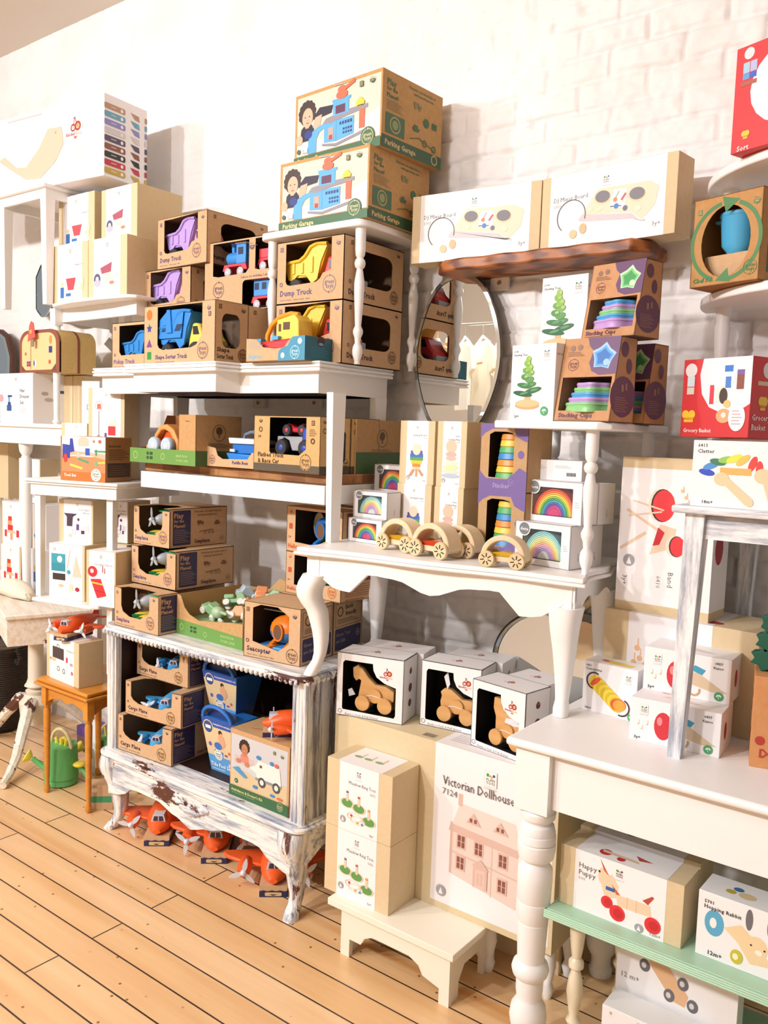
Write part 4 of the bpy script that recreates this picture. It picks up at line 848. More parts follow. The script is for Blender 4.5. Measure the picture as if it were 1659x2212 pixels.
# pickup
p0, p1 = cy((242, 785), (336, 785), 2.18); PZ1 = at(242, 699, y=2.18).z
c = carton('small kraft window box with blue pickup truck at the left end of the tall table', p0, p1+Vector((-.04, 0, 0)), TT, PZ1-TT, .14, holes=[[(.2, .93), (.2, .36), (.25, .28), (.9, .3), (.94, .93)]], inner=mat('5e4a38', .85))
gt_front(c.F, 'Pickup Truck', '6a5a8a', (.97, .2, .13), .13, .05, .1, .75, bu=.08, uu=0); c.done()
dump_truck('blue toy pickup truck with grey wheels in the small kraft box', c.P(c.w*.58, .07, .004), c.a, bed='2f86d0', cab='2f86d0', hub='9fb0d0', base='8fa6c8', s=.78)
t = thing('toy_figure', 'small yellow toy figure behind the blue pickup truck in the kraft box', 'toy', c.P(c.w*.36, .04, .004), c.a); G(mat('f0d878', .4)).lathe([(.012, 0), (.014, .03), (.008, .035), (.013, .045), (.012, .058), (.002, .064)], n=14).build('figure_body', t)
p0, p1 = cy((312, 620), (412, 620), 2.335); L0 = SS; L1 = L0+.2
carton('plain kraft box hidden behind the pickup, carrying the two purple truck boxes', p0, p1, TT, L0-TT, .3).done()
c = dt_box('kraft window box with lilac dump truck, lower of the two at left of train box', p0, p1, L0, L1-L0, .3)
o = dump_truck('lilac toy dump truck with pink cab in the lower kraft box', c.P(c.w*.45, .085, .02), c.a, 'b89ae0', 'f0a6b8', 'e878a0', 'e8dcd8', .98); o.scale = (min(1, (c.w-.015)/.283), 1, .97)
p0, p1 = cy((340.5, 520), (447, 520), 2.335, 2.32)
c = dt_box('kraft window box with lilac dump truck, topmost of the stack left of train box', p0, p1, L1, .205, .32)
o = dump_truck('lilac toy dump truck with pink cab in the topmost kraft box', c.P(c.w*.45, .085, .02), c.a, 'b89ae0', 'f0a6b8', 'e878a0', 'e8dcd8', .98); o.scale = (min(1, (c.w-.015)/.283), 1, .97)
# train set
p0, p1 = cy((441, 640), (605, 640), 2.335); TZ = at(470, 523, y=2.335).z
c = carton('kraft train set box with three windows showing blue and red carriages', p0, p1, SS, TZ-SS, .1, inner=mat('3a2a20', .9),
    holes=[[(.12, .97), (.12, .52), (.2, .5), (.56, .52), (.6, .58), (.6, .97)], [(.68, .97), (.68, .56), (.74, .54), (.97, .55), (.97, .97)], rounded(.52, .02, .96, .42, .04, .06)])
F = c.F; gt_logo(F, .2, .32, .11); F.text('Train', .22, .0, .16, '6a5a8a', 2); F.text('5-piece set, including 2 play figures', .5, .45, .05, PURW, 0, maxw=.45); F.ring(.1, .12, .02, .01, PUR, 'logo'); usa(F, .64, .86, .06); F.rect(0, -.0, .5, .02, '54618e'); c.done()
def train(label, loc, rz, kind):
    t = thing('toy_train', label, 'toy', loc, rz, 'train pieces in the kraft train box'); b = mat('3f8fdc', .4); r = mat('de3b4a', .4)
    g = G(r); g.prism([(-.07, .025), (-.05, .025), (-.035, .04), (.035, .04), (.05, .025), (.07, .025), (.06, .05), (-.06, .05)], -.03, .03); g.build('chassis', t, bevel=.002)
    for x in (-.035, .035): wheel(t, x, -.032, .018, .018, .008, 'd8d2d8', mat('b9b4bc', .4))
    if kind == 0:
        g = G(b); g.lathe([(.001, -.055), (.024, -.055), (.026, -.05), (.026, .01), (.001, .01)], (0, 0, .075), 'x', 16); g.lathe([(.008, .09), (.01, .12), (.014, .135), (.01, .135)], (-.035, 0, 0), n=12); g.build('boiler', t)
        g = G(b); g.box(.005, .06, -.028, .028, .05, .125); g.build('cab', t, bevel=.003); G(mat('17263f')).box(.018, .045, -.0295, -.028, .085, .112).build('window', t); G(mat('e8e4e8')).box(0, .066, -.033, .033, .125, .132).build('roof', t, bevel=.004)
    elif kind == 1:
        g = G(r); g.box(-.06, .06, -.03, .03, .05, .085); g.build('wagon_body', t, bevel=.002); g = G(b); g.ell((.0, 0, .085), .03, .025, .025); g.lathe([(.015, .1), (.018, .125), (.01, .135)], n=12); g.build('play_figure', t)
    else:
        g = G(b); g.box(-.058, .058, -.029, .029, .05, .115); g.build('coach_body', t, bevel=.003); g = G(r); g.prism([(-.068, .112), (.068, .112), (.05, .124), (.035, .126), (.03, .14), (-.03, .14), (-.035, .126), (-.05, .124)], -.033, .033); g.build('roof', t, bevel=.003)
        for x in (-.04, 0, .04): G(mat('17263f')).box(x-.011, x+.011, -.0305, -.029, .075, .1).build('window', t)
    return t
h_ = c.h; train('blue and red toy locomotive behind the upper left window of the train box', c.P(c.w*.36, .05, h_*.5), c.a, 0); train('red toy wagon with blue figure behind the upper right window', c.P(c.w*.82, .05, h_*.53), c.a, 1); train('blue toy coach with red roof behind the lower window', c.P(c.w*.75, .05, .004), c.a, 2)
for nm, z_ in (('card_shelf', .49),):
    G(KR()).box(.004, c.w-.004, .004, .096, h_*z_-.003, h_*z_).build(nm, c.root)
# tugboat
p0, p1 = cy((531, 779), (658, 778), 2.12, 2.115); TBH = at(658, 724, y=2.115).z-TT
tb = mat('2e7f9e', .6)
c = carton('open tray box, kraft and teal, holding the red and yellow tugboat on the tall table', p0, p1, TT, TBH, .15, KR(), notch=[(0, 0), (1, 0), (1, 1), (.8, .98), (.72, .8), (.66, .55), (.5, .52), (.3, .6), (.18, .95), (0, 1.0)], top='none', inner=mat('a07a50', .85))
F = c.F; F.poly([(.56, 0), (1, 0), (1, 1), (.8, .98), (.76, .85), (.72, .62), (.62, .54), (.57, .4)], '3f8fb0'); F.text('Tugboat', .03, .14, .24, '7ab0d0', 2, maxw=.45); F.lines(.04, .3, .5, .9, 5, '8aa6b8', .25); gt_logo(F, .84, .33, .26, 'bfe0ea', '3f8fb0'); F.disk(.64, .22, .12, 'bfe0ea'); F.disk(.92, .78, .13, 'bfe0ea')
F = c.R; F.rect(0, 0, 1, 1, '1f6478'); F.lines(.2, .8, .15, .6, 5, '2e7f98', .3); F.disk(.52, .82, .22, '4a1818'); F.disk(.52, .72, .14, '5ab0e0', ry=.06); c.done()
t = thing('tugboat', 'red, yellow and orange toy tugboat with arched handle in the teal tray', 'toy', c.P(c.w*.5, .075, .02), c.a)
g = G(mat('dc3a3e', .4)); g.prism([(-.125, .05), (-.1, .02), (.1, .02), (.125, .055), (.1, .062), (-.1, .05)], -.05, .05); g.build('hull', t, bevel=.008)
g = G(mat('f0cf52', .4)); g.prism([(-.035, .05), (-.032, .125), (.05, .14), (.07, .12), (.075, .05)], -.035, .035); g.build('cabin', t, bevel=.003)
g = G(mat('5a3a22')); g.box(.0, .03, -.037, -.035, .09, .115); g.box(-.022, -.012, -.037, -.035, .085, .11); g.build('cabin_window', t)
g = G(mat('e89a26', .4)); g.tube([(-.115, 0, .04), (-.112, 0, .08), (-.09, 0, .115), (-.05, 0, .14), (0, 0, .148), (.04, 0, .142)], .0095, 10); g.build('handle', t)
g = G(mat('4fa6e0', .4)); g.box(-.125, -.1, -.045, -.02, .05, .062); g.box(-.04, -.01, -.05, -.03, .055, .068); g.build('cleat', t)
# garage boxes on the riser
GR = '3f6b48'
def garage(label, p0, p1, z, h, d):
    c = carton(label, p0, p1, z, h, d, mat('bb9058', .75, 'kraft', h2='c69c64'))
    F = c.F; F.rect(.03, .14, .985, .95, 'd3cebf'); F.poly([(.03, .14), (.985, .14), (.985, .52), (.6, .34), (.03, .3)], 'e6e0d8')
    person_pic(F, .15, .68, .16, '26243a'); F.poly([(.22, .62), (.3, .74), (.46, .72), (.44, .62), (.32, .6), (.28, .52)], '26243a'); F.poly([(.22, .5), (.25, .62), (.33, .64), (.31, .5), (.27, .44)], 'e0b296'); F.disk(.06, .36, .07, 'e0b296')
    B = '5aa9e6'; F.poly([(.17, .14), (.17, .32), (.2, .42), (.28, .48), (.36, .5), (.36, .44), (.3, .4), (.27, .32), (.27, .14)], B); F.poly([(.36, .24), (.36, .5), (.7, .5), (.7, .26), (.5, .22)], B); F.rect(.5, .22, .505, .5, '3f86c4'); F.poly([(.34, .5), (.38, .56), (.6, .6), (.85, .6), (.85, .55), (.7, .53), (.5, .5), (.45, .47)], '8d8b96')
    F.poly([(.34, .23), (.5, .19), (.84, .28), (.84, .24), (.5, .15), (.34, .2)], '8d8b96'); F.rect(.46, .56, .64, .75, B); F.rect(.49, .58, .6, .69, '5b2c50'); F.rect(.45, .74, .66, .78, B); F.rect(.76, .3, .82, .55, 'ec6a4c')
    F.disk(.17, .41, .08, '2c3a86', ry=.06); F.rect(.41, .26, .47, .42, 'b7a29a'); F.rect(.42, .26, .46, .32, 'a4483c')
    for i in range(5):
        F.rect(.54+i*.03, .42, .56+i*.03, .46, '22437c'); 
        if i < 4: F.rect(.58+i*.028, .29, .598+i*.028, .32, '22437c'); F.rect(.58+i*.028, .34, .598+i*.028, .37, '22437c')
    F.disk(.56, .82, .11, 'ee6a48', ry=.06); F.disk(.56, .89, .08, 'ee6a48', ry=.05); F.line([(.58, .88), (.68, .94)], .05, 'ee6a48'); F.disk(.69, .95, .03, 'ee6a48'); F.line([(.46, .97), (.6, .955)], .012, 'b9b9bc')
    F.disk(.77, .63, .08, 'efc93c', ry=.05); F.disk(.77, .66, .045, 'efc93c'); F.rect(.74, .59, .8, .605, '33302c')
    F.rect(0, 0, 1, .125, GR); F.text('Parking Garage', .05, .03, .095, 'd8c48c', 2, maxw=.5); F.disk(.86, .16, .13, GR, 'logo'); gt_logo(F, .86, .16, .1, 'd8cc9a', GR)
    F.disk(.06, .2, .035, GR); F.rect(.1, .165, .17, .235, 'f4f2ee'); F.text('5', .11, .175, .055, '4a4a4a', 1); badge(F, .78, .87, .06, GR); usa(F, .9, .87, .055, GR)
    F = c.R; F.rect(0, 0, 1, .165, '35593a'); F.text('Parking Garage', .06, .05, .095, 'cfb678', 2, maxw=.68); F.ring(.88, .09, .06, .02, 'b9a56c')
    F.text('Play', .07, .82, .11, GR, 2, maxw=.25); F.text('for the', .07, .75, .07, GR, 2, maxw=.25); F.text('Planet!', .07, .66, .08, GR, 2, maxw=.27); F.lines(.07, .33, .5, .64, 8, '7d7448'); F.rect(.06, .2, .36, .46, GR); F.ring(.21, .33, .1, .02, 'b09a60'); F.disk(.21, .33, .06, '8d9a62')
    F.text('Discover our whole line at', .42, .9, .05, GR, 1, maxw=.52); F.text('www.greentoys.com', .5, .84, .05, GR, 1, maxw=.42); truck_icon(F, .57, .72, .09, '7a7a48'); F.disk(.72, .54, .06, GR); F.rect(.82, .5, .9, .58, GR); boat_icon(F, .55, .42, .09, GR); F.line([(.45, .25), (.6, .3), (.9, .2)], .012, GR); F.ring(.7, .26, .04, .015, GR); F.ring(.86, .23, .04, .015, GR)
    c.done(); return c
p0, p1 = cy((605, 420), (796, 420), 2.289, 2.28); zt = at(797.5, 310, y=2.28).z
c = garage('garage play set box with printed child, lower of two on the turned post riser', p0, p1, SZ, zt-SZ, .34)
p0, p1 = cy((638, 270), (824, 270), 2.345, 2.315); zt2 = at(826, 145, y=2.315).z
c = garage('garage play set box with printed child, topmost of the two on the riser', p0, p1, zt, zt2-zt, .34)
# ================================================================== long mixer boxes on the plank
def mixer(F):
    F.poly([(.33, .42), (.44, .72), (.82, .7), (.88, .62), (.86, .4), (.8, .28), (.76, .24), (.7, .34), (.55, .38)], 'e9d6bc'); F.poly([(.3, .36), (.33, .42), (.7, .33), (.76, .22), (.79, .24), (.8, .2), (.7, .26), (.32, .33)], 'c9c3c6')
    for u, v in ((.48, .6), (.73, .56)): F.disk(u, v, .125, 'e5c9a0', ry=.09, rot=-6); F.disk(u, v+.01, .11, '74727a', ry=.078, rot=-6)
    F.poly([(.53, .44), (.56, .68), (.66, .66), (.65, .42)], 'e0dce4'); F.line([(.57, .54), (.6, .64)], .012, '8a8a8e'); F.disk(.575, .54, .03, 'd9824e'); F.line([(.62, .52), (.65, .6)], .03, 'c2524c'); F.line([(.54, .46), (.62, .45)], .012, '4a4a50'); F.disk(.585, .455, .035, '3a7cc4'); F.disk(.65, .41, .035, '666a80'); F.disk(.39, .47, .04, 'f0dfc4', ry=.025); F.disk(.46, .455, .04, 'f0dfc4', ry=.025); F.disk(.74, .38, .05, 'f0dfc4', ry=.04)
    F.ring(.245, .42, .22, .012, '54525a', a0=-15, a1=230); F.disk(.265, .18, .06, 'dcbf94'); F.disk(.34, .235, .055, 'd2b184', ry=.07)
for i, (a, b, y0, y1, zt_) in enumerate((((890, 500), (1166, 500), 2.485, 2.53, 2.478), ((1168, 500), (1457, 500), 2.53, 2.475, 2.478))):
    p0, p1 = cy(a, b, y0, y1)
    plan_box(('long white and tan mixer board box on the plank shelf, left one', 'long white and tan mixer board box on the plank shelf, right one')[i], p0, p1, PZ, .228, .1, ('DJ Mixer Board',), '3707', mixer, (.07, .925), (.5, .84, .075), (.1, .64, .085, 'l'), ('3y+', .9, .13, .08))
# ================================================================== cups and trees on the raised shelf
def tree_pic(F, u=.5, v0=.12, s=1.0):
    L = [(0, .86, .05, .045, '8fbc4a'), (-.02, .8, .07, .045, '7fb248'), (.03, .745, .07, .045, '86b84c'), (-.05, .7, .07, .04, '6aa248'), (.06, .67, .07, .04, '78ac50'), (-.07, .61, .08, .04, '4f9048'), (.04, .575, .09, .04, '5a9a4c'), (-.08, .49, .15, .036, '3a7a44'), (.06, .5, .12, .036, '458448'), (-.11, .375, .2, .036, '23603c'), (.12, .42, .18, .036, '2b6a42')]
    F.poly([(u-.07, v0+.16), (u-.04, v0+.3), (u+.04, v0+.3), (u+.08, v0+.16)], 'd9ae7c'); F.disk(u, v0+.1, .2*s, 'd3a572', ry=.05); F.disk(u, v0+.13, .2*s, 'e2bd8e', ry=.05)
    for du, vv, rx, ry, c2 in L[::-1]: F.disk(u+du, v0+(vv-.1)*.93, rx*s*.8, c2, ry=ry, rot=12 if du > 0 else -8); F.disk(u+du+.03, v0+(vv-.1)*.93+.008, rx*s*.35, 'a3cc74' if vv > .6 else '5c9a62', ry=ry*.4, rot=10)
def tree_box(label, p0, p1, z, h, d, lean=.0):
    c = carton(label, p0, p1, z, h, d, WBOX(), name='toy_box', lean=lean); F = c.F
    F.text('5149', .05, .9, .035, '4a4a4a', 1); F.text('Stacking Tree', .05, .855, .038, '4a4a4a', 1, maxw=.42); plan_logo(F, .8, .88, .075, 'd8d6d6'); tree_pic(F, .4, .1, 1.0); leaf(F, .8, .13, .06); F.text('2y+', .12, .045, .05, '3a3a3a', 1)
    c.T.rect(.55, .2, .9, .5, 'dddbdb'); c.R.text('5149 Stacking Tree', .1, .85, .035, '55504e'); c.done(); return c
p0, p1 = cy((1101, 890), (1195, 890), 2.23, 2.2); zt = at(1197, 740, y=2.2).z
c = tree_box('white stacking tree box standing on the raised shelf beside the kraft cup box', p0, p1, RZ, zt-RZ, .045); TB = zt
p0, p1 = cy((1168, 700), (1266, 700), 2.48, 2.46); z1 = at(1266, 590, y=2.46).z
c2 = carton('plain kraft carton behind the lower tree box, seen only as its support', p0, p1, RZ, .19, .15); c2.done()
tree_box('white stacking tree box higher up, behind and right of the lower tree box', p0, p1, RZ+.19, z1-RZ-.19, .045)
def cup_box(label, p0, p1, z, h, d, star, cols, lean=.04, toy=True, tl=''):
    m = mat('c08e62', .75, 'kraft', h2='c79870')
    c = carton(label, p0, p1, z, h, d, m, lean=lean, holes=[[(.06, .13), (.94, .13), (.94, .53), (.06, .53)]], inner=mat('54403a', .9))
    F = c.F; F.poly([(.42, 1), (.47, .9), (.55, .84), (.5, .7), (.56, .6), (.7, .55), (1, .56), (1, 1)], '67466e'); F.disk(.52, .92, .001, '67466e')
    def starp(u, v, r, k2=.72): return [(u+r*(1 if i % 2 == 0 else k2)*sin(i*pi/5+.1)*F.H/F.W, v+r*(1 if i % 2 == 0 else k2)*cos(i*pi/5+.1)) for i in range(10)]
    F.poly(starp(.74, .77, .17), star[0]); F.poly(starp(.74, .76, .14), star[1]); F.poly(starp(.74, .76, .105), star[2]); F.disk(.8, .7, .04, star[0])
    gt_logo(F, .22, .68, .07, '7a3f45'); F.disk(.17, .88, .035, '8a6a5a'); F.disk(.3, .89, .035, '8a6a5a'); F.lines(.1, .4, .78, .84, 3, '7a5a4a')
    F.text('Stacking Cups', .08, .05, .075, '6a3550', 2, maxw=.74); F.lines(.08, .8, .015, .04, 1, '7a5040')
    F = c.R; F.disk(.5, .3, .27, '6b4560', ry=.24); F.lines(.2, .75, .12, .3, 7, 'a07a6a', .3); F.disk(.5, .85, .08, '6b4560', ry=.09); F.disk(.7, .66, .06, '6b4560', ry=.09)
    F.rect(.42, .36, .52, .44, 'a07a6a'); F.rect(.58, .38, .66, .46, 'a07a6a'); c.done()
    G(m).box(.003, c.w-.003, lean*.55, d-.004, h*.545, h*.55).build('inner_shelf', c.root)
    if toy: cups(tl, c.P(c.w*.5, .064, .012), c.a, cols, min(1.0, h/.215), r0=.072, h=.0138)
    return c
CC = {'p': 'c3a0de', 'g': '8fd08e', 'b': '5aa8e0'}
p0, p1 = cy((1196, 890), (1316, 890), 2.2, 2.17); zt = at(1339, 725, y=2.21).z
c = cup_box('kraft and purple stacking cups box with blue star, standing on the raised shelf', p0, p1, RZ, zt-RZ, .12, ('9cc4ea', '4f9fe0', '2b6fc0'), [CC[k] for k in 'ggpbgp'], tl='pastel stacking cups with green base in the lower kraft box')
q0, q1 = cy((1255, 730), (1368.7, 730), 2.26, 2.22); z2 = at(1388, 558, y=2.26).z
cup_box('kraft and purple stacking cups box with green star, top of the cup boxes', q0, q1, zt, z2-zt, .115, ('bfe6bc', '6cc77e', '3f9a55'), [CC[k] for k in 'ppbgpb'], tl='pastel stacking cups with lilac base in the upper kraft box')
r0, r1 = cy((1275, 890), (1390, 890), 2.37, 2.34)
cup_box('third stacking cups box behind the lower one, its right edge showing', r0, r1, RZ, zt-RZ-.004, .115, ('bfe6bc', '6cc77e', '3f9a55'), [CC[k] for k in 'bpgbp'], tl='stacking cups in the rear kraft box, mostly hidden')
# ================================================================== goods on the coffee table
def rb_box(label, p0, p1, z, h, d, cols, bgc, tl, back=False):
    c = carton(label, p0, p1, z, h, d, WBOX(), name='toy_box', holes=() if back else [rounded(.14, .16, .84, .84, .015, .02)], inner=mat('cfd2d2', .5))
    F = c.F
    if back: F.text('dena', .06, .82, .1, '8a8a8a', 0); F.lines(.06, .35, .5, .75, 4, 'c2bfbf'); F.lines(.5, .85, .6, .75, 2, 'b5b2b2'); F.text('CE', .06, .12, .12, '7a7a7a', 1); F.ring(.2, .16, .05, .015, '7a7a7a'); [F.rect(.72+i*.02, .22, .73+i*.02, .4, '3a3a3a') for i in range(9)]
    else:
        F.disk(.17, .83, .17, 'f2f2f2', 'logo', n=28); F.disk(.17, .83, .145, '7b8084', 'logo', n=28); F.text('dena', .17, .79, .11, 'f4f4f4', 1, 'c', part='logo'); F.lines(.88, .96, .4, .55, 3, 'bdbaba'); F.text('', .5, .5, .1, '000000')
        G(mat(bgc, .6)).box(c.w*.14, c.w*.84, .05, .052, h*.16, h*.84).build('window_backing', c.root); G(mat('ffffff', .05, 'film')).box(c.w*.13, c.w*.85, .003, .0035, h*.15, h*.85).build('window_film', c.root)
        rainbow(tl, c.P(c.w*.5, .028, h*.165), c.a, cols, c.w*.71, h*.64)
    c.R.text('DUBD', .5, .35, .07, '8a8888', 0, rot=-90); c.done(); return c
RB2 = PB[::1]
p0, p1 = cy((751.5, 1165), (824, 1165), 2.25, 2.24); z1 = at(757, 1117, y=2.25).z
rb_box('small white rainbow box at left on the coffee table, bottom of three', p0, p1, CT, z1-CT, .07, RB, 'd8402e', 'bright rainbow arches in the bottom left box')
q0, q1 = cy((763, 1090), (836.5, 1090), 2.27, 2.26); z2 = at(765, 1058, y=2.27).z
rb_box('small white rainbow box with pastel arches, middle of the left stack', q0, q1, z1, z2-z1, .07, PB, '3f6f78', 'pastel rainbow arches in the middle left box')
q0, q1 = cy((807, 1090), (880, 1090), 2.4, 2.39); z3 = at(807, 1002, y=2.4).z
carton('white carton behind the left rainbow stack, carrying the top small box', q0, q1, CT, z3-CT-.102, .08, WBOX()).done()
rb_box('small white rainbow box behind, highest of the left rainbow boxes', q0, q1, z3-.102, .102, .07, RB, 'd8402e', 'bright rainbow arches in the highest left box')
def rocket(F):
    for i, c2 in enumerate(('e8c89a', 'e98a32', 'efc63a', '4ea05a', '3a6cc0', '6a4a9c')): F.rect(.42-.035*min(i, 3)+(.02 if i == 5 else 0), .22+i*.052, .58+.035*min(i, 3)-(.02 if i == 5 else 0), .272+i*.052, c2)
    F.disk(.5, .55, .08, 'ecd9bf', ry=.09); F.poly([(.4, .24), (.28, .13), (.35, .12), (.46, .22)], 'c98f66'); F.poly([(.6, .24), (.72, .15), (.66, .13), (.55, .22)], 'c98f66'); F.rect(.48, .12, .53, .24, 'd29a70')
def ringp(F):
    F.disk(.5, .62, .1, 'ecc3a8'); F.disk(.5, .5, .1, 'e2b0a4', ry=.04); F.disk(.5, .44, .1, 'e8b9ae', ry=.035); 
    for i, c2 in enumerate(('ece0cc', 'e9dfa8', 'e8dcc2', 'b4c4d8')): F.disk(.5, .37-i*.065, .13+.015*i, c2, ry=.035)
def tallbox(label, p0, p1, z, h, d, title, num, pic, **k): return plan_box(label, p0, p1, z, h, d, title, num, pic, (.2, .82), (.5, .9, .035), (.78, .76, .042, 'r'), ('12m+', .8, .05, .035), co=(.27, .1, .035), **k)
p0, p1 = cy((855, 1150), (929, 1150), 2.34); zA = at(929, 1048, y=2.34).z; zB = at(929, 909.5, y=2.34).z
tallbox('tan and white stacking rocket box, lower one behind the arch cars', p0, p1, CT, zA-CT, .1, ('Stacking Rocket',), '5694', rocket)
tallbox('tan and white stacking rocket box, upper one below the oval mirror', p0+Vector((.005, 0, 0)), p1+Vector((.005, 0, 0)), zA, zB-zA, .1, ('Stacking Rocket',), '5694', rocket)
p0, p1 = cy((935.5, 1150), (998, 1150), 2.31, 2.3); 
tallbox('tan and white stacking ring box, lower one right of the rocket box', p0, p1, CT, zA-CT, .1, ('First', 'Stacking Ring'), '5380', ringp)
tallbox('tan and white stacking ring box, upper one right of the rocket box', p0+Vector((.003, 0, 0)), p1+Vector((.003, 0, 0)), zA, zB-zA, .1, ('First', 'Stacking Ring'), '5380', ringp)
def stack_box(label, p0, p1, z, h, d, cols, tl):
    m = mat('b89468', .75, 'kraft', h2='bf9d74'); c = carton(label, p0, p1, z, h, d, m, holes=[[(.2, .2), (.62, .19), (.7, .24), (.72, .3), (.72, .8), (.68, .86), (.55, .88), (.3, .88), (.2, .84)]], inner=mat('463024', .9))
    F = c.F; V = '77639f'; F.poly([(0, 0), (1, 0), (1, .3), (.85, .36), (.75, .28), (.6, .18), (.15, .18), (0, .3)], V); F.poly([(0, .78), (.1, .86), (.25, .92), (.7, .93), (.78, .8), (.95, .74), (1, .74), (1, 1), (0, 1)], V); F.disk(.87, .55, .06, V); F.text('Stacker', .3, .05, .1, 'a08cc0', 2, maxw=.55); gt_logo(F, .68, .14, .05, 'a08cc0'); c.done()
    t = thing('stacking_cups', tl, 'toy', c.P(c.w*.47, .058, .035), c.a); n = len(cols); hh = h*.68/n
    for i, c2 in enumerate(cols): r = c.w*(.3-.013*i); G(mat(c2, .4)).lathe([(r*.93, i*hh), (r, i*hh+.003), (r*.93, (i+1)*hh), (r*.5, (i+1)*hh)], n=28).build('cup', t)
    return c
p0, p1 = cy((1029, 1165), (1131, 1165), 2.3, 2.26); zC = at(1029, 1056, y=2.3).z; zD = at(1034, 914, y=2.3).z
stack_box('purple and kraft stacker box, lower one behind the arch cars', p0, p1, CT, zC-CT, .11, ['3f8fd0', '5cb070', 'f0cc4c', 'e8913c', '3f8fd0', '5cb070', 'f0cc4c'], 'stacked cups, blue at the bottom, in the lower stacker box')
stack_box('purple and kraft stacker box, upper one beside the raised shelf', p0, p1, zC, zD-zC, .11, ['5cb070', 'f0cc4c', 'e8913c', '3f8fd0', '5cb070', 'f0cc4c', 'e8913c'], 'stacked cups, orange on top, in the upper stacker box')
# big rainbow boxes at the right
p0, p1 = cz((1110, 1214), (1229, 1233), CT); z1 = at(1113, 1123, y=p0.y).z
b1 = rb_box('large white rainbow box with pastel arches at the right end of the coffee table', p0, p1, CT, z1-CT, .08, PB[::1], '3f8f9e', 'large pastel rainbow arches in the lower right box')
p0, p1 = cy((1131, 1123), (1256, 1123), p0.y+.03, p1.y+.025); z2 = at(1133, 1034, y=p0.y).z
b2 = rb_box('large white rainbow box with bright arches, on top of the pastel one', p0, p1, z1, z2-z1, .08, RB, 'c62a2e', 'large bright rainbow arches in the upper right box')
p0, p1 = cy((1142, 1040), (1256, 1040), b2.P(0, 0, 0).y+.03, b2.P(0, 0, 0).y+.03); z3 = at(1143, 991, y=p0.y).z
rb_box('plain white box with barcode lying on top of the bright rainbow box', p0, p1, z2, z3-z2, .1, RB, '888888', '', back=True)
for k in (0, 1):
    zz = (CT, z1)[k]; bb = (b1, b2)[k]; c = carton(('plain white box behind the pastel rainbow box, its side showing', 'plain white box behind the bright rainbow box, its side showing')[k], bb.P(0, .083, 0), bb.P(bb.w, .083, 0), zz, bb.h*.97, .085, WBOX(), name='toy_box'); c.R.text('DUBD', .5, .35, .07, '8a8888', 0, rot=-90); c.done()
# arch cars
def on(px, py, z): return at(px, py, z=z)
for lb, a, b, tint, s in (('wooden arch car with amber cabin, leftmost of the four', (826.6, 1187), (876, 1195), 'd9a51c', 1.02), ('wooden arch car with red cabin, second from the left in front', (897, 1201), (951, 1210), 'd8431c', 1.05), ('wooden arch car behind the red one, its cabin yellow', (957, 1199), (1008, 1207), 'd9b51c', 1.03), ('wooden arch car with yellow cabin, nearest to the large rainbow box', (1050, 1225), (1115, 1232), 'e0b41c', 1.12)):
    q0, q1 = at(*a, z=CT), at(*b, z=CT); w_ = (q1-q0).length; rz = math.atan2((q1-q0).y, (q1-q0).x); mid = (q0+q1)/2; s_ = w_/.084; off = .031*s_
    arch_car(lb, (mid.x-off*sin(rz), mid.y+off*cos(rz), CT), rz, tint, s_)
# ================================================================== goods on the butcher block
BB = 1.51; GG = '6b9a4c'
def tray_side(F, band=.3):
    F.rect(0, 0, 1, band, '3f5f2c'); F.ring(.5, .66, .16, .012, '5a4228'); F.disk(.5, .7, .08, '5a4228'); F.rect(.49, .56, .51, .64, '5a4228'); F.lines(.3, .75, .36, .46, 4, '6a5034')
p0, p1 = cy((281, 990), (422, 1000), 2.135, 2.115); zt = at(422, 896, y=2.115).z
c = carton('green edged open tray box with orange toy car at the left of the butcher block', p0, p1, BB, zt-BB, .22, mat('b98f5c', .8, 'kraft', h2='c29a68'), notch=[(0, 0), (1, 0), (1, 1), (.76, 1), (.76, .3), (0, .3)], top='none', lside=[(0, 0), (1, 0), (1, 1), (.8, 1), (.55, .32), (0, .3)], inner=mat('9a683c', .85))
F = c.F; F.rect(0, 0, 1, .3, GG); F.text('every', .88, .86, .05, '6a5a20', 1, 'c'); F.text('MADE FROM', .72, .16, .06, 'a9c47a', 1); F.text('SUGAR CANE', .72, .07, .06, 'a9c47a', 1); F.ring(.09, .15, .07, .015, 'a9c47a'); F.ring(.52, .15, .06, .015, 'a9c47a')
for i, j in ((0, 0), (1, 0), (0, 1), (1, 1)): F.rect(.27+i*.05, .08+j*.09, .305+i*.06, .14+j*.09, '35502c')
tray_side(c.R); c.done()
t = thing('toy_car', 'orange toy beetle car leaning in the green tray box', 'toy car', c.P(c.w*.36, .075, .035), c.a)
P = [(-.1, 0), (-.105, .035), (-.06, .045), (-.045, .08), (-.01, .115), (.03, .12), (.075, .1), (.105, .06), (.11, 0)]; Q = [(.085, 0), (.08, .05), (.055, .085), (.02, .098), (-.005, .095), (-.03, .07), (-.045, .03), (-.06, 0)]
G(mat('f2a05c', .4)).prism(P+Q, -.035, .035).build('car_shell', t, bevel=.006); G(mat('d9581c', .4)).prism([(-.05, 0), (-.03, .05), (.0, .09), (.05, .085), (.08, .05), (.085, 0)], -.01, .03).build('inner_shell', t)
for x in (-.02, .065): wheel(t, x, -.05, .035, .034, .024, 'd8e2ea', mat('bccedb', .4))
c3 = carton('tall green banded box far behind on the butcher block, right end', *cy((745, 1000), (768, 1000), 2.33), BB, at(770, 905, y=2.33).z-BB, .3, mat('b08a5c', .8, 'kraft', h2='b99465')); tray_side(c3.R, .4); c3.done()
p0, p1 = cy((444, 1001), (551, 1005), 2.17, 2.17); zt = at(444, 962, y=2.17).z
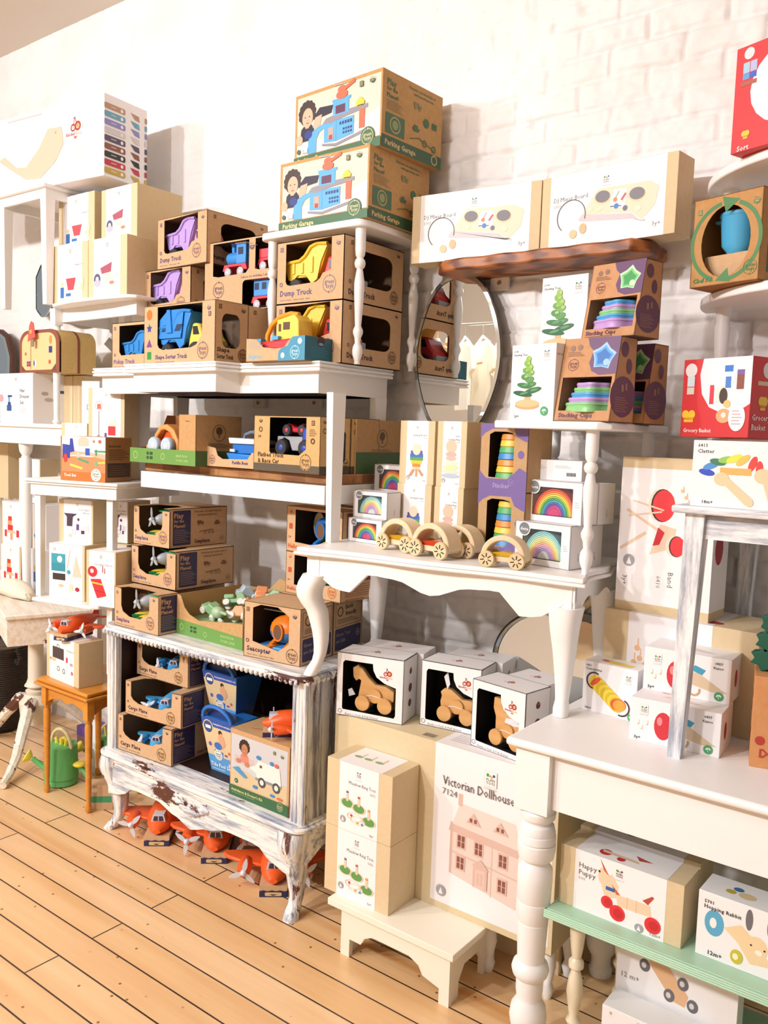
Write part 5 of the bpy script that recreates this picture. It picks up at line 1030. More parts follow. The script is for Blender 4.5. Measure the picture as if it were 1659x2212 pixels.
c = carton('low kraft tray box with blue paddle boat in the middle of the butcher block', p0, p1, BB, zt-BB, .15, notch=[(0, 0), (1, 0), (1, .8), (.93, .75), (.85, .45), (.35, .4), (.25, .55), (.2, .9), (0, 1)], top='none')
gt_front(c.F, '', PURW, (.14, .36, .2), bu=0, uu=0, sub=False); c.F.text('Paddle Boat', .55, .2, .2, PURW, 2, maxw=.6); c.done()
t = thing('paddle_boat', 'blue and white toy paddle boat in the low kraft tray', 'toy boat', c.P(c.w*.62, .075, .02), c.a)
g = G(mat('2f86dc', .4)); g.prism([(-.09, .035), (-.07, .005), (.09, .005), (.1, .03)], -.045, .045); g.build('hull', t, bevel=.006)
G(mat('2472c8', .4)).box(-.06, .09, -.035, .035, .035, .07).build('cabin', t); G(mat('e4e8f2', .4)).prism([(-.07, .07), (.1, .07), (.1, .088), (-.075, .092)], -.045, .045).build('deck', t, bevel=.003)
g = G(mat('6f8296', .4)); g.tube([(-.035, 0, .09), (-.03, 0, .105), (.0, 0, .115), (.07, 0, .115)], .006, 8); g.ell((.03, 0, .115), .014, .014, .014); g.build('handrail', t); G(mat('dfe8f4')).box(-.06, -.035, -.05, -.044, .04, .05).build('bench_detail', t)
for k, (a, b, yy) in enumerate((((547.5, 1009), (690, 1021), 2.17), (None, None, 0))):
    if k == 0: p0, p1 = cy((547.5, 1000), (690, 1000), 2.17, 2.155); zt = at(548, 897, y=2.17).z
    else: p0, p1 = c.P(-.004, .155, 0), c.P(c.w, .155, 0)
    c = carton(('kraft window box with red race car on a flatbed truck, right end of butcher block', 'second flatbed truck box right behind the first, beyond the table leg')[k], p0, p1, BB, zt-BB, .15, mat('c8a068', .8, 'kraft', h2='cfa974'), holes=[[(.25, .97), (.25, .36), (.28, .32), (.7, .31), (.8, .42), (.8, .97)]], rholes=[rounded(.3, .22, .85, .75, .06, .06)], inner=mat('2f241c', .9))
    F = c.F; F.rect(0, 0, 1, .14, '5a5040'); F.text('Flatbed Truck', .07, .26, .11, '4f341c', 2, maxw=.62); F.text('& Race Car', .07, .15, .11, '4f341c', 2, maxw=.5); gt_logo(F, .8, .2, .13, '4f341c', 'c8a068'); badge(F, .9, .88, .07, '4f341c'); usa(F, .11, .9, .05, '4f341c'); F.ring(.11, .75, .04, .015, '4f341c'); F.text('1+', .08, .6, .07, '4f341c', 2); F.lines(.85, .95, .65, .78, 4, '6a4f30'); F.ring(.9, .57, .04, .02, '4f341c')
    F = c.R; F.rect(0, 0, 1, .14, '4a4232'); usa(F, .15, .9, .05, '4f341c'); F.ring(.15, .75, .04, .015, '4f341c'); gt_logo(F, .82, .18, .1, '4f341c'); F.text('Flatbed', .2, .06, .09, '4f341c', 1, maxw=.4); c.done()
    if k == 0:
        t = thing('toy_truck', 'grey and blue flatbed toy truck in the kraft window box', 'toy', c.P(c.w*.53, .075, .055), c.a)
        g = G(mat('9ea2a8', .4)); g.prism([(-.085, .07), (.04, .07), (.04, .03), (.02, .02), (-.01, .02), (-.025, .055), (-.05, .065), (-.07, .055), (-.085, .03)], -.045, .045); g.build('flat_bed', t, bevel=.003)
        g = G(mat('2a4ec0', .4)); g.prism([(.04, .02), (.09, .02), (.09, .06), (.075, .1), (.045, .1), (.04, .08)], -.045, .045); g.build('cab', t, bevel=.005)
        for x in (-.055, .06): wheel(t, x, -.045, .03, .03, .025, '2a4ec0'); wheel(t, x, .045, .03, .03, .025, '2a4ec0')
        t = thing('race_car', 'red toy race car on top of the flatbed truck', 'toy car', c.P(c.w*.5, .075, .127), c.a)
        g = G(mat('c62836', .35)); g.prism([(-.06, .012), (-.062, .03), (-.04, .045), (-.01, .03), (.01, .03), (.03, .045), (.055, .035), (.065, .012)], -.028, .028); g.build('car_body', t, bevel=.006)
        for x in (-.038, .038): wheel(t, x, -.03, .02, .021, .016, 'd23c46'); wheel(t, x, .03, .02, .021, .016, 'd23c46')
# ================================================================== goods on the cabinet top
def sea_box(label, tl, p0, p1, z, h, d, side_wide=True):
    c = carton(label, p0, p1, z, h, d, notch=[(0, 0), (1, 0), (1, .93), (.8, .93), (.8, .55), (.76, .42), (.68, .4), (.6, .3), (.35, .3), (.2, .4), (.16, .55), (.16, .97), (0, 1)], top='rear', tnotch=[(0, 0), (.14, 0), (.18, .35), (.5, .45), (.8, .35), (.84, 0), (1, 0), (1, 1), (0, 1)], inner=mat('6a4e34', .85))
    gt_front(c.F, 'Seaplane', PURW, (.82, .26, .15), .14, .05, .14, .5, bu=.07, uu=.9, bv=.86); gt_side(c.R, 'Seaplane', w=.3 if side_wide else .6, wide=side_wide); c.done()
    t = thing('seaplane', tl, 'toy plane', c.P(c.w*.5, .085, .02), c.a-.35); g = G(mat('f0d44a', .4))
    for x in (-.03, .03):
        G(mat('2a8a4c', .4)).ell((x, -.01, .03), .022, .07, .028, n=14, z0=-1, z1=0).build('float', t); G(mat('f0d44a', .4)).lathe([(.021, .029), (.023, .033), (.018, .037), (.004, .038)], (x, 0, 0), n=16, sy=3.0).build('float_cover', t)
    g = G(mat('a9b0b8', .4)); g.ell((0, .0, .085), .026, .06, .028, n=16); g.box(-.03, .03, -.01, .02, .035, .075); g.build('fuselage', t); o = G(mat('3aa35a', .4)); o.box(-.1, .1, -.01, .035, .108, .115); o.build('wing', t); propeller(t, 0, -.068, .085, .05, 'aeb6be'); return c
p0, p1 = cz((247, 1349), (341.7, 1374.4), CZ); h1 = at(250, 1266, y=p0.y).z-CZ
c = sea_box('kraft seaplane box standing forward at the left end of the cabinet top', 'grey and green toy seaplane in the front kraft box', p0, p1, CZ, h1, .095, False)
s1 = CZ+h1; q0, q1 = cy((283.5, 1230), (380, 1230), 2.14, 2.14); h2 = at(288, 1177, y=2.14).z-s1
c = sea_box('kraft seaplane box in the middle of the stack by the white post', 'grey and green toy seaplane in the middle kraft box', q0, q1, s1, h2, .3)
s2 = s1+h2; q0, q1 = cy((288, 1160), (366.5, 1160), 2.17, 2.17); h3 = at(292, 1091, y=2.17).z-s2
c = sea_box('kraft seaplane box on top of the stack, its lid bulging', 'grey and green toy seaplane in the topmost kraft box', q0, q1, s2, h3, .3)
carton('plain kraft carton under the rear of the seaplane stack, hidden by the front box', *cy((300, 1330), (383, 1330), 2.2), CZ, h1-.001, .25).done()
# sugar cane tray with loose animals
p0, p1 = cz((381.5, 1367), (524, 1406), CZ); hT = at(384, 1283, y=p0.y).z-CZ
c = carton('wide open tray box with green base full of pale green and orange toy vehicles', p0, p1, CZ, hT, .33, mat('b98f5c', .8, 'kraft', h2='c6a06c'), notch=[(0, 0), (1, 0), (1, .62), (.85, .6), (.6, .52), (.35, .45), (.2, .55), (.12, .7), (.06, .98), (0, 1)], top='none', inner=mat('c29a66', .85))
F = c.F; F.poly([(0, 0), (1, 0), (1, .3), (0, .38)], GG); F.text('MADE FROM', .68, .19, .08, 'a9c47a', 1); F.text('SUGAR CANE', .68, .08, .08, 'a9c47a', 1); F.ring(.08, .2, .07, .02, 'a9c47a'); F.ring(.45, .15, .06, .015, 'a9c47a')
for i, j in ((0, 0), (1, 0), (0, 1), (1, 1)): F.rect(.22+i*.05, .12+j*.09, .255+i*.06, .18+j*.09, '35502c')
c.done(); g = G(mat('c29a66', .85, 'kraft', h2='c9a372')); W_ = c.w; P = [(.0, hT*.98), (W_*.25, hT*1.0), (W_*.45, hT*1.02), (W_*.6, hT*1.35), (W_*.75, hT*1.3), (W_*.9, hT*1.05), (W_, hT*.98), (W_, hT*.9), (0, hT*.9)]; g.prism(P, c.d-.005, c.d-.002); g.build('torn_flap', c.root)
pal = ['8fb98a', 'a9c6a0', 'f0a678', 'b8cfe0', '93bd90', 'f29a66', 'a9c8a4', '9cc09a', 'b6ccd8', 'f0a070', '8ab388', 'a4c49c']
def mini(lb, loc, rz, col, kind):
    t = thing('mini_vehicle', lb, 'toy', loc, rz, 'small loose vehicles in the tray'); m = mat(col, .4)
    g = G(m)
    if kind == 0: g.prism([(-.045, .012), (.045, .012), (.045, .03), (.02, .035), (.01, .055), (-.02, .055), (-.03, .035), (-.045, .03)], -.02, .02)
    elif kind == 1: g.prism([(-.045, .012), (.045, .012), (.045, .03), (-.01, .03), (-.01, .056), (-.035, .056), (-.045, .035)], -.02, .02); g.box(.0, .04, -.022, .022, .032, .05)
    else: g.ell((0, 0, .032), .03, .024, .024); g.box(-.06, -.02, -.006, .006, .035, .045)
    g.build('body', t, bevel=.004)
    for x in (-.028, .028):
        for y in (-.022, .022): wheel(t, x, y, .014, .014, .01, 'f6f2ea', mat('e9e6dc', .4))
    return t
spots = [(.22, .1, 0), (.42, .09, 2), (.62, .11, 0), (.8, .1, 1), (.3, .19, 1), (.52, .18, 0), (.72, .19, 2), (.88, .2, 0), (.25, .27, 0), (.48, .27, 1), (.68, .27, 0), (.86, .28, 2)]
for i, (u, y_, k) in enumerate(spots):
    colr = {'8': 'green', 'a': 'pale green', 'f': 'orange', 'b': 'pale blue', '9': 'soft green'}[pal[i][0]]; o = mini(f'small {colr} toy vehicle in the tray, {("front", "middle", "back")[i//4]} row, {("far left", "centre left", "centre right", "far right")[i%4]}', c.P(c.w*u, y_, .07+.022*(i//4)), rnd.uniform(0, 6), pal[i], k); o.rotation_euler.x = rnd.uniform(-.7, .7); o.rotation_euler.y = rnd.uniform(-.5, .5)
G(mat('8fa878', .6)).box(.01, c.w-.01, .02, c.d-.01, .003, .058).build('inner_liner', c.root)
# seacopter boxes
p0, p1 = cz((526, 1416), (647.5, 1441.4), CZ); hS = at(529, 1297, y=p0.y).z-CZ
for k in (0, 1):
    c = carton(('kraft window box with orange seacopter at the right of the cabinet top', 'second kraft box right behind the seacopter box, its printed side showing')[k], p0 if k == 0 else c.P(0, .195, 0), p1 if k == 0 else c.P(c.w, .195, 0), CZ, hS, .19, holes=[[(.16, .9), (.16, .3), (.62, .2), (.72, .28), (.8, .36), (.8, .84), (.6, .97), (.3, .97)]], inner=mat('5a4432', .85))
    gt_front(c.F, 'Seacopter', '3a2c50', (.86, .16, .12), .12, .06, .12, .55, bu=.07, uu=.9, bv=.86)
    F = c.R; F.ring(.5, .5, 0.001, .001, '4a3020'); F.poly(rounded(.06, .06, .95, .46, .03, .04), '2f2c55'); F.text('Green Toys', .1, .32, .09, 'a0896e', 1, maxw=.6); F.text('are Safe', .1, .2, .09, 'a0896e', 1, maxw=.5); F.ring(.84, .3, .06, .015, 'a0896e'); F.line([(.8, .3), (.88, .3)], .02, 'a0896e'); F.line([(.84, .24), (.84, .36)], .02, 'a0896e')
    F.line([(.06, .5), (.95, .5), (.95, .93), (.06, .93), (.06, .5)], .008, '4a3424'); F.text('Earth', .4, .8, .11, '4a3424', 1, maxw=.4); F.text('friendly', .4, .68, .11, '4a3424', 1, maxw=.45); F.ring(.22, .77, .08, .02, '4a3424'); F.lines(.12, .88, .54, .64, 3, '6a5038'); c.done()
    if k == 0:
        o = heli('orange and blue toy seacopter with grey rotor in the kraft box', c.P(c.w*.54, .07, .034), c.a, 'ee7f1e', '2f7fc4', 'ee7f1e', min(.95, (hS-.04)/.142))
        t = thing('float_base', 'blue and orange landing float at the bottom of the seacopter box', 'toy', c.P(c.w*.48, .05, .006), c.a); G(mat('4aa0e0', .4)).prism([(-.075, .025), (.075, .025), (.08, .038), (-.08, .038)], -.03, .04).build('float_deck', t, bevel=.004); G(mat('ec8a30', .4)).box(-.075, .075, -.03, .04, .0, .024).build('float_hull', t, bevel=.004)
# helicopter boxes
H0 = CZ+hS; RD = 'c2502e'
p0, p1 = cy((616, 1290), (735.5, 1290), 2.29, 2.27); hH = at(618, 1189, y=2.29).z-H0; zz = H0
for k in (0, 1):
    hk = hH if k == 0 else at(618, 1091, y=2.29).z-zz
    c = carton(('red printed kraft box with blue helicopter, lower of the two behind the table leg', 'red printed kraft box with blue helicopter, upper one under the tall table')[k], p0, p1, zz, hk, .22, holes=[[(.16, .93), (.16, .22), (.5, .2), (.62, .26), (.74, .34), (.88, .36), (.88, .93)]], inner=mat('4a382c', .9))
    gt_front(c.F, 'Helicopter', RD, (.85, .2, .13), .13, .03, .08, .6, bu=0, uu=.08, sub=False); c.F.rect(.05, .5, .11, .62, RD); c.F.text('2+', .04, .3, .07, RD, 2); c.F.ring(.93, .55, .04, .015, RD)
    F = c.R; F.rect(.1, .45, .95, .95, '8a3a2a'); F.lines(.1, .9, .1, .4, 6, '9a5a3a'); F.text('www.greentoys.com', .1, .03, .07, '9a5a3a', 1, maxw=.8); c.done()
    heli(('blue and green toy helicopter in the lower red printed box', 'blue and green toy helicopter in the upper red printed box')[k], c.P(c.w*.57, .065, .02), c.a, s=min(1.05, (hk-.03)/.142)); G(mat('d9cfc0', .6)).prism([(c.w*.24+.03*cos(a), hk*.55+.05*sin(a)) for a in [2*pi*i/20 for i in range(20)]], .1, .102).build('backing_disc', c.root); zz += hk
# ================================================================== inside the cabinet
DK = .346
def cargo(label, tl, p0, p1, z, h, d, dark=0):
    c = carton(label, p0, p1, z, h, d, notch=[(0, 0), (1, 0), (1, .97), (.84, .95), (.83, .55), (.78, .5), (.72, .48), (.66, .4), (.55, .38), (.24, .38), (.14, .46), (.1, .56), (.1, .98), (0, 1)], top='rear', tnotch=[(0, 0), (.1, 0), (.14, .3), (.3, .45), (.7, .42), (.82, .3), (.84, 0), (1, 0), (1, 1), (0, 1)], inner=mat('8a6a48', .85))
    gt_front(c.F, 'Cargo Plane', '3e2636', (.82, .24, .16), .15, .05, .16, .52, bu=.05, uu=.92, bv=.87)
    F = c.R; F.rect(.04, .04, .58, .96, '33305a'); F.text('Play', .07, .76, .17, 'c79a68', 2, maxw=.46); F.text('for the', .07, .63, .11, 'c79a68', 2, maxw=.46); F.text('Planet!', .07, .5, .12, 'c79a68', 2, maxw=.46); F.lines(.07, .54, .08, .46, 8, '8f7a76'); F.text('Cargo Plane', .64, .1, .1, BRN, 2, maxw=.34); c.done()
    o = plane(tl, c.P(c.w*.53, .1, .0), c.a+.35, '4aa3dc', .78, stand=False, low='e0c24a'); o.location.z += .012; return c
p0, p1 = cz((254.6, 1617), (370, 1657), DK); h1 = at(256, 1541, y=p0.y).z-DK
cargo('kraft cargo plane box at the bottom of the stack inside the cabinet', 'blue toy cargo plane in the bottom box of the cabinet stack', p0, p1, DK, h1, .21)
s1 = DK+h1+.001; q0, q1 = cy((271, 1530), (391.5, 1565), p0.y+.07, p0.y+.07)
q0 = at(271, 1540, z=s1); q1 = at(391, 1576, z=s1); h2 = at(274, 1469, y=q0.y).z-s1
cargo('kraft cargo plane box in the middle of the cabinet stack', 'blue toy cargo plane in the middle box of the cabinet stack', q0, q1, s1, h2, .21)
s2 = s1+h2+.001; q0 = at(295.6, 1455, z=s2); q1 = at(406, 1488, z=s2); h3 = min(at(299, 1386, y=q0.y).z-s2, CZ-.036-s2)
cargo('kraft cargo plane box on top of the cabinet stack, half in shade', 'blue toy cargo plane in the topmost box of the cabinet stack', q0, q1, s2, h3, .21)
# tide pool pouches
def pouch(label, p, a, z, w0, w1, h, d, top):
    c = thing('toy_pouch_box', label, 'box', (p.x, p.y, z), a); B = '5a9ed8'
    g = G(mat('2a6cb8', .4)); bt = [(-w0/2, 0), (w0/2, 0), (w0/2, d*.7), (-w0/2, d*.7)]; tp = [(-w1/2, -.03), (w1/2, -.03), (w1/2, d), (-w1/2, d)]
    g.add([(x, y, 0) for x, y in bt]+[(x, y-.0, h) for x, y in tp], [(3, 2, 1, 0), (4, 5, 6, 7), (0, 1, 5, 4), (1, 2, 6, 5), (2, 3, 7, 6), (3, 0, 4, 7)]); g.build('pouch_body', c, bevel=.004)
    F = Face(c, (-w1/2, 0, 0), (w1, 0, 0), (0, -.03, h), (0, -1, -.1)); k = (w1-w0)/2/w1
    F.poly([(k, 0), (1-k, 0), (1, 1), (0, 1)], B); F.poly([(k*.7, .3), (1-k*.7, .3), (1-.02, .84), (.02, .84)], 'dcc69c'); F.poly([(.02, .84), (.98, .84), (1, 1), (0, 1)], '2c55a8'); F.text('Keeping plastic from entering the ocean', .36, .89, .05, 'f0f4fa', 1, maxw=.6)
    F.disk(.2, .82, .13, 'e6cf96'); F.disk(.2, .82, .11, '33508e'); F.rect(.12, .79, .28, .85, 'f2f4f8'); F.disk(.56, .76, .05, '3a2620'); F.disk(.58, .72, .04, 'd9a07c'); F.poly([(.48, .7), (.66, .7), (.7, .56), (.5, .5)], 'dba680'); F.line([(.64, .68), (.68, .56), (.58, .47)], .035, 'd9a07c')
    F.disk(.46, .5, .1, '3a70c0', ry=.07); F.poly([(.34, .42), (.6, .4), (.58, .3), (.38, .3)], '2f62b4'); F.disk(.78, .42, .03, 'e05a3c'); F.disk(.22, .5, .04, '6a5aa8'); F.disk(.68, .36, .04, '7a4a9c', ry=.02)
    F.disk(.45, .33, .1, 'eef0ea', 'logo'); gt_logo(F, .45, .33, .075, '2c3a4a'); F.text('Tide Pool Set', .2, .1, .1, 'f4f6fa', 2, maxw=.62); F.lines(.24, .76, .03, .08, 1, 'cfe0f0'); F.rect(.74, .16, .86, .22, 'cfe0f0'); F.done()
    g = G(mat('2f74cc', .35)); P = [(-w1*.42*cos(a2), -.03-.012*sin(a2), h+.052*sin(a2)) for a2 in [pi*i/14 for i in range(15)]]; g.tube(P, .0075, 8); g.build('handle', c)
    G(mat('183a7a', .5)).prism([(-w1*.42*cos(a2), h+.05*sin(a2)*.8) for a2 in [pi*i/14 for i in range(15)]], -.012, -.01).build('rear_flap', c)
    c.rotation_euler = (0, 0, a); return c
pa = at(450, 1661, z=DK); pb = at(492, 1679, z=DK); aa = .0
w0 = (pb-pa).length; hp = .235
m0 = (pa+pb)/2; pouch('blue tide pool toy pouch standing in front beside the ambulance box', Vector((m0.x+.01, pa.y+.01, 0)), aa, DK, w0*1.05, w0*1.6, .215, .1, 0)
carton('plain carton inside the cabinet carrying the rear blue pouch', *cy((468, 1560), (530, 1560), 2.2), DK, .165, .2).done()
q = at(483, 1480, y=2.23); pouch('blue tide pool toy pouch raised behind, its handle under the cabinet top', Vector((q.x, 2.235, 0)), aa, DK+.166, w0*1.15, w0*1.7, .2, .12, 0)
# ambulance box
p0, p1 = cz((496, 1713), (622.8, 1765.6), DK); hA = at(500, 1572, y=p0.y).z-DK
c = carton('tall kraft box with printed girl and white ambulance inside the cabinet at right', p0, p1, DK, hA, .16, mat('c29a6c', .75, 'kraft', h2='caa274'))
F = c.F; F.rect(.02, .16, .97, .93, 'c9c9cc'); F.rect(.02, .16, .97, .42, 'd3bf98'); person_pic(F, .25, .76, .1, 'd9806a', '33231d', 'b97f5c'); 
for i in range(5): F.line([(.08, .62-.025*i), (.42, .62-.025*i)], .007, 'e8a898')
F.disk(.15, .55, .05, 'b97f5c', ry=.035); F.disk(.3, .53, .05, 'b97f5c', ry=.035)
F.poly([(.33, .42), (.36, .52), (.46, .58), (.5, .66), (.85, .64), (.88, .4), (.55, .36)], 'efe6e0'); F.poly([(.33, .42), (.36, .5), (.46, .46), (.48, .38)], 'c3ccd0'); F.poly([(.45, .36), (.88, .36), (.88, .4), (.45, .4)], '8a8f96'); F.rect(.52, .56, .56, .6, '6a4a3a')
for x in (.56, .8): F.disk(x, .35, .075, '4a4c50'); F.disk(x, .35, .04, 'e6e2dc')
F.disk(.5, .7, .05, '3f86c4', ry=.03); F.disk(.72, .68, .04, '3f86c4', ry=.03); F.disk(.8, .67, .04, 'd9604a', ry=.03); F.poly([(.05, .42), (.15, .46), (.32, .34), (.26, .32)], '4a94c8'); F.disk(.45, .25, .05, '2f86c8', ry=.025); F.disk(.74, .22, .05, '2f86c8', ry=.02); F.disk(.86, .21, .06, 'dc6a44', ry=.02); F.disk(.12, .24, .035, '2c6b46'); F.text('2+', .12, .228, .03, 'f0f0ea', 1, 'c')
badge(F, .76, .85, .04, '2c6b46'); usa(F, .89, .83, .035, '2c6b46'); F.rect(0, 0, 1, .16, '35663f'); F.text("Ambulance & Doctor's Kit", .04, .08, .055, 'd8c98c', 2, maxw=.62); F.lines(.05, .6, .04, .07, 1, '7a9a70'); F.disk(.87, .1, .075, '35663f', 'logo'); gt_logo(F, .87, .1, .055, 'd8cc9a')
for u, v in ((.2, .3), (.4, .5), (.55, .2), (.8, .6)): c.T.line([(u, v), (u+.12, v+.08)], .02, 'b0563c')
c.done()
q = c.P(c.w*.7, .1, c.h); plane('orange toy fire plane lying on the ambulance box inside the cabinet', q, radians(-48), s=.8, cat='toy plane')
# three planes on the floor
for lb, px, py, rz, s in (('orange toy fire plane on the floor under the cabinet, leftmost of three', 338, 1828, .02, 1.18), ('orange toy fire plane on the floor under the middle of the cabinet', 462, 1866, .0, 1.18), ('orange toy fire plane on the floor beside the right front cabinet leg', 590, 1938, .0, 1.18)):
    q = at(px, py, z=0); a_ = .7; plane(lb, (q.x-.125*s*sin(a_)*1.0, q.y+.125*s*cos(a_), 0), a_, s=s, cat='toy plane')
# ================================================================== ring toss, dollhouse, animal boxes
def toss(F):
    for u, v, c2 in ((.22, .5, '3a5cb0'), (.52, .47, 'b83a34'), (.78, .33, 'e08a3c')):
        F.disk(u, v-.09, .1, '5f9a50', ry=.06); F.ring(u, v-.09, .12, .018, 'e4d2b0', ky=.55); F.rect(u-.03, v-.06, u+.03, v+.1, 'e8cdb4'); F.rect(u-.03, v+.06, u+.03, v+.085, c2)
    F.ring(.42, .24, .13, .02, 'e6d3bc', ky=.45); F.ring(.5, .2, .13, .02, 'ead9c2', ky=.45); F.disk(.34, .25, .02, 'c63a44'); F.disk(.5, .17, .025, 'efa53c', ry=.015); F.disk(.62, .17, .02, '4a94d0')
def toss_top(T):
    T.rect(.17, .0, .84, 1, 'f4f1f2', 'paper_sleeve')
    for u in (.3, .45, .62): T.disk(u, .45, .12, '8aa878', ry=.06); T.rect(u+.03, .45, u+.05, .7, 'cdb6a0')
p0, p1 = cz((700, 1917), (838, 1980), SZT); d_ = .14; z1 = at(841, 1830, y=p1.y).z
for k in (0, 1):
    zz = SZT if k == 0 else z1; hh = z1-SZT-.001 if k == 0 else at(846, 1679, y=p1.y).z-z1
    c = carton(('tan and white ring toss box standing on the cream step stool, lower one', 'tan and white ring toss box, upper one with printed top showing')[k], p0, p1, zz, hh, d_, TAN()); F = c.F; F.rect(.2, 0, .8, 1, 'f4f1f2', 'paper_sleeve')
    G0 = Face(c.root, tuple(F.O+F.U*.2), tuple(F.U*.6), tuple(F.V), (0, -1, 0)); G0.k = 3; plan_logo(G0, .5, .88, .07); G0.text('Meadow Ring Toss', .93, .7, .07, '6f6c70', 0, 'r', .68); G0.text('5652', .93, .63, .05, '8a878a', 0, 'r'); toss(G0); co2(G0, .12, .16, .05); G0.text('3y+', .92, .04, .055, '7d7a7e', 0, 'r'); G0.done()
    if k: toss_top(c.T)
    c.done()
class Sub:
    def __init__(s, F, a, b, x, y): s.F, s.t = F, lambda p: (x+(p[0])*a, y+p[1]*b)
    def poly(s, P, c): s.F.poly([s.t(p) for p in P], c)
    def rect(s, a, b, c, d, e): s.F.poly([s.t(p) for p in ((a, b), (c, b), (c, d), (a, d))], e)
    def line(s, P, t, c): s.F.line([s.t(p) for p in P], t, c)
    def disk(s, u, v, r, c, ry=None, rot=0): q = s.t((u, v)); s.F.disk(q[0], q[1], r*s.k, c, ry=(ry or r)*s.k, rot=rot)
    def ring(s, u, v, r, t, c): q = s.t((u, v)); s.F.ring(q[0], q[1], r*s.k, t*s.k, c)
    k = .55
def house(F):
    P = 'ecd2c8'; Q = 'd9b9ac'; D = '8a5446'
    F.poly([(.12, .16), (.88, .08), (.88, .42), (.12, .46)], P); F.poly([(.1, .44), (.88, .41), (.9, .46), (.12, .49)], Q); F.poly([(.12, .16), (.12, .5), (.15, .5), (.15, .16)], Q); F.poly([(.14, .49), (.9, .46), (.84, .62), (.22, .64)], 'efd8ce'); F.rect(.2, .62, .25, .7, Q); F.line([(.13, .31), (.88, .27)], .008, Q); F.line([(.6, .1), (.6, .43)], .006, Q)
    for u, v in ((.25, .39), (.45, .38), (.72, .36), (.25, .25), (.72, .2)):
        F.rect(u-.055, v-.05, u+.055, v+.05, Q); 
        for i in (0, 1):
            for j in (0, 1): F.rect(u-.04+i*.045, v-.038+j*.04, u-.005+i*.045, v-.002+j*.04, D)
    for u in (.38, .68): F.poly([(u-.08, .53), (u+.09, .525), (u, .6)], Q); F.rect(u-.04, .54, u-.01, .565, D); F.rect(u+.01, .54, u+.04, .565, D)
    F.rect(.4, .13, .56, .27, Q); F.rect(.43, .13, .53, .25, 'e6c6ba'); F.poly([(.38, .27), (.58, .26), (.48, .32)], Q); F.rect(.445, .15, .475, .23, Q); F.rect(.485, .15, .515, .23, Q)
p0 = at(712, 1980, y=2.155); p1 = at(1190, 2066, z=SZT); p0.y = 2.155; p1.y = 2.155; DH = at(935, 1600, y=2.155).z-SZT
c = carton('very large tan dollhouse box behind the ring toss boxes, resting on the step stool', p0, p1, SZT, DH, .19, mat('d9c7a0', .7, 'kraft', h2='dccba6'))
u0 = (at(928, 1955, y=2.155).x-p0.x)/c.w; c.F.rect(u0, .04, .985, 1, 'f4f1f3', 'paper_sleeve'); c.T.rect(u0, 0, .985, 1, 'f4f1f3', 'paper_sleeve'); F = c.F; sp = .985-u0
G0 = Face(c.root, tuple(F.O+F.U*u0+F.V*.04), tuple(F.U*sp), tuple(F.V*.96), (0, -1, 0)); G0.k = 3; house(Sub(G0, .76, .95, .07, .06)); plan_logo(G0, .49, .88, .055, 'd8d6d6'); G0.text('Victorian Dollhouse', .08, .755, .08, '4a474a', 0, maxw=.61); G0.text('7124', .08, .695, .055, '6a676a', 0); co2(G0, .1, .08, .035); G0.done()
c.T.lines(u0+.03, u0+.3, .2, .85, 9, 'bdbab8', .3); [c.T.rect(u0-.08+i*.006, .1, u0-.078+i*.006, .25, '3a3a3a') for i in range(9)]; c.done(); DT = SZT+DH
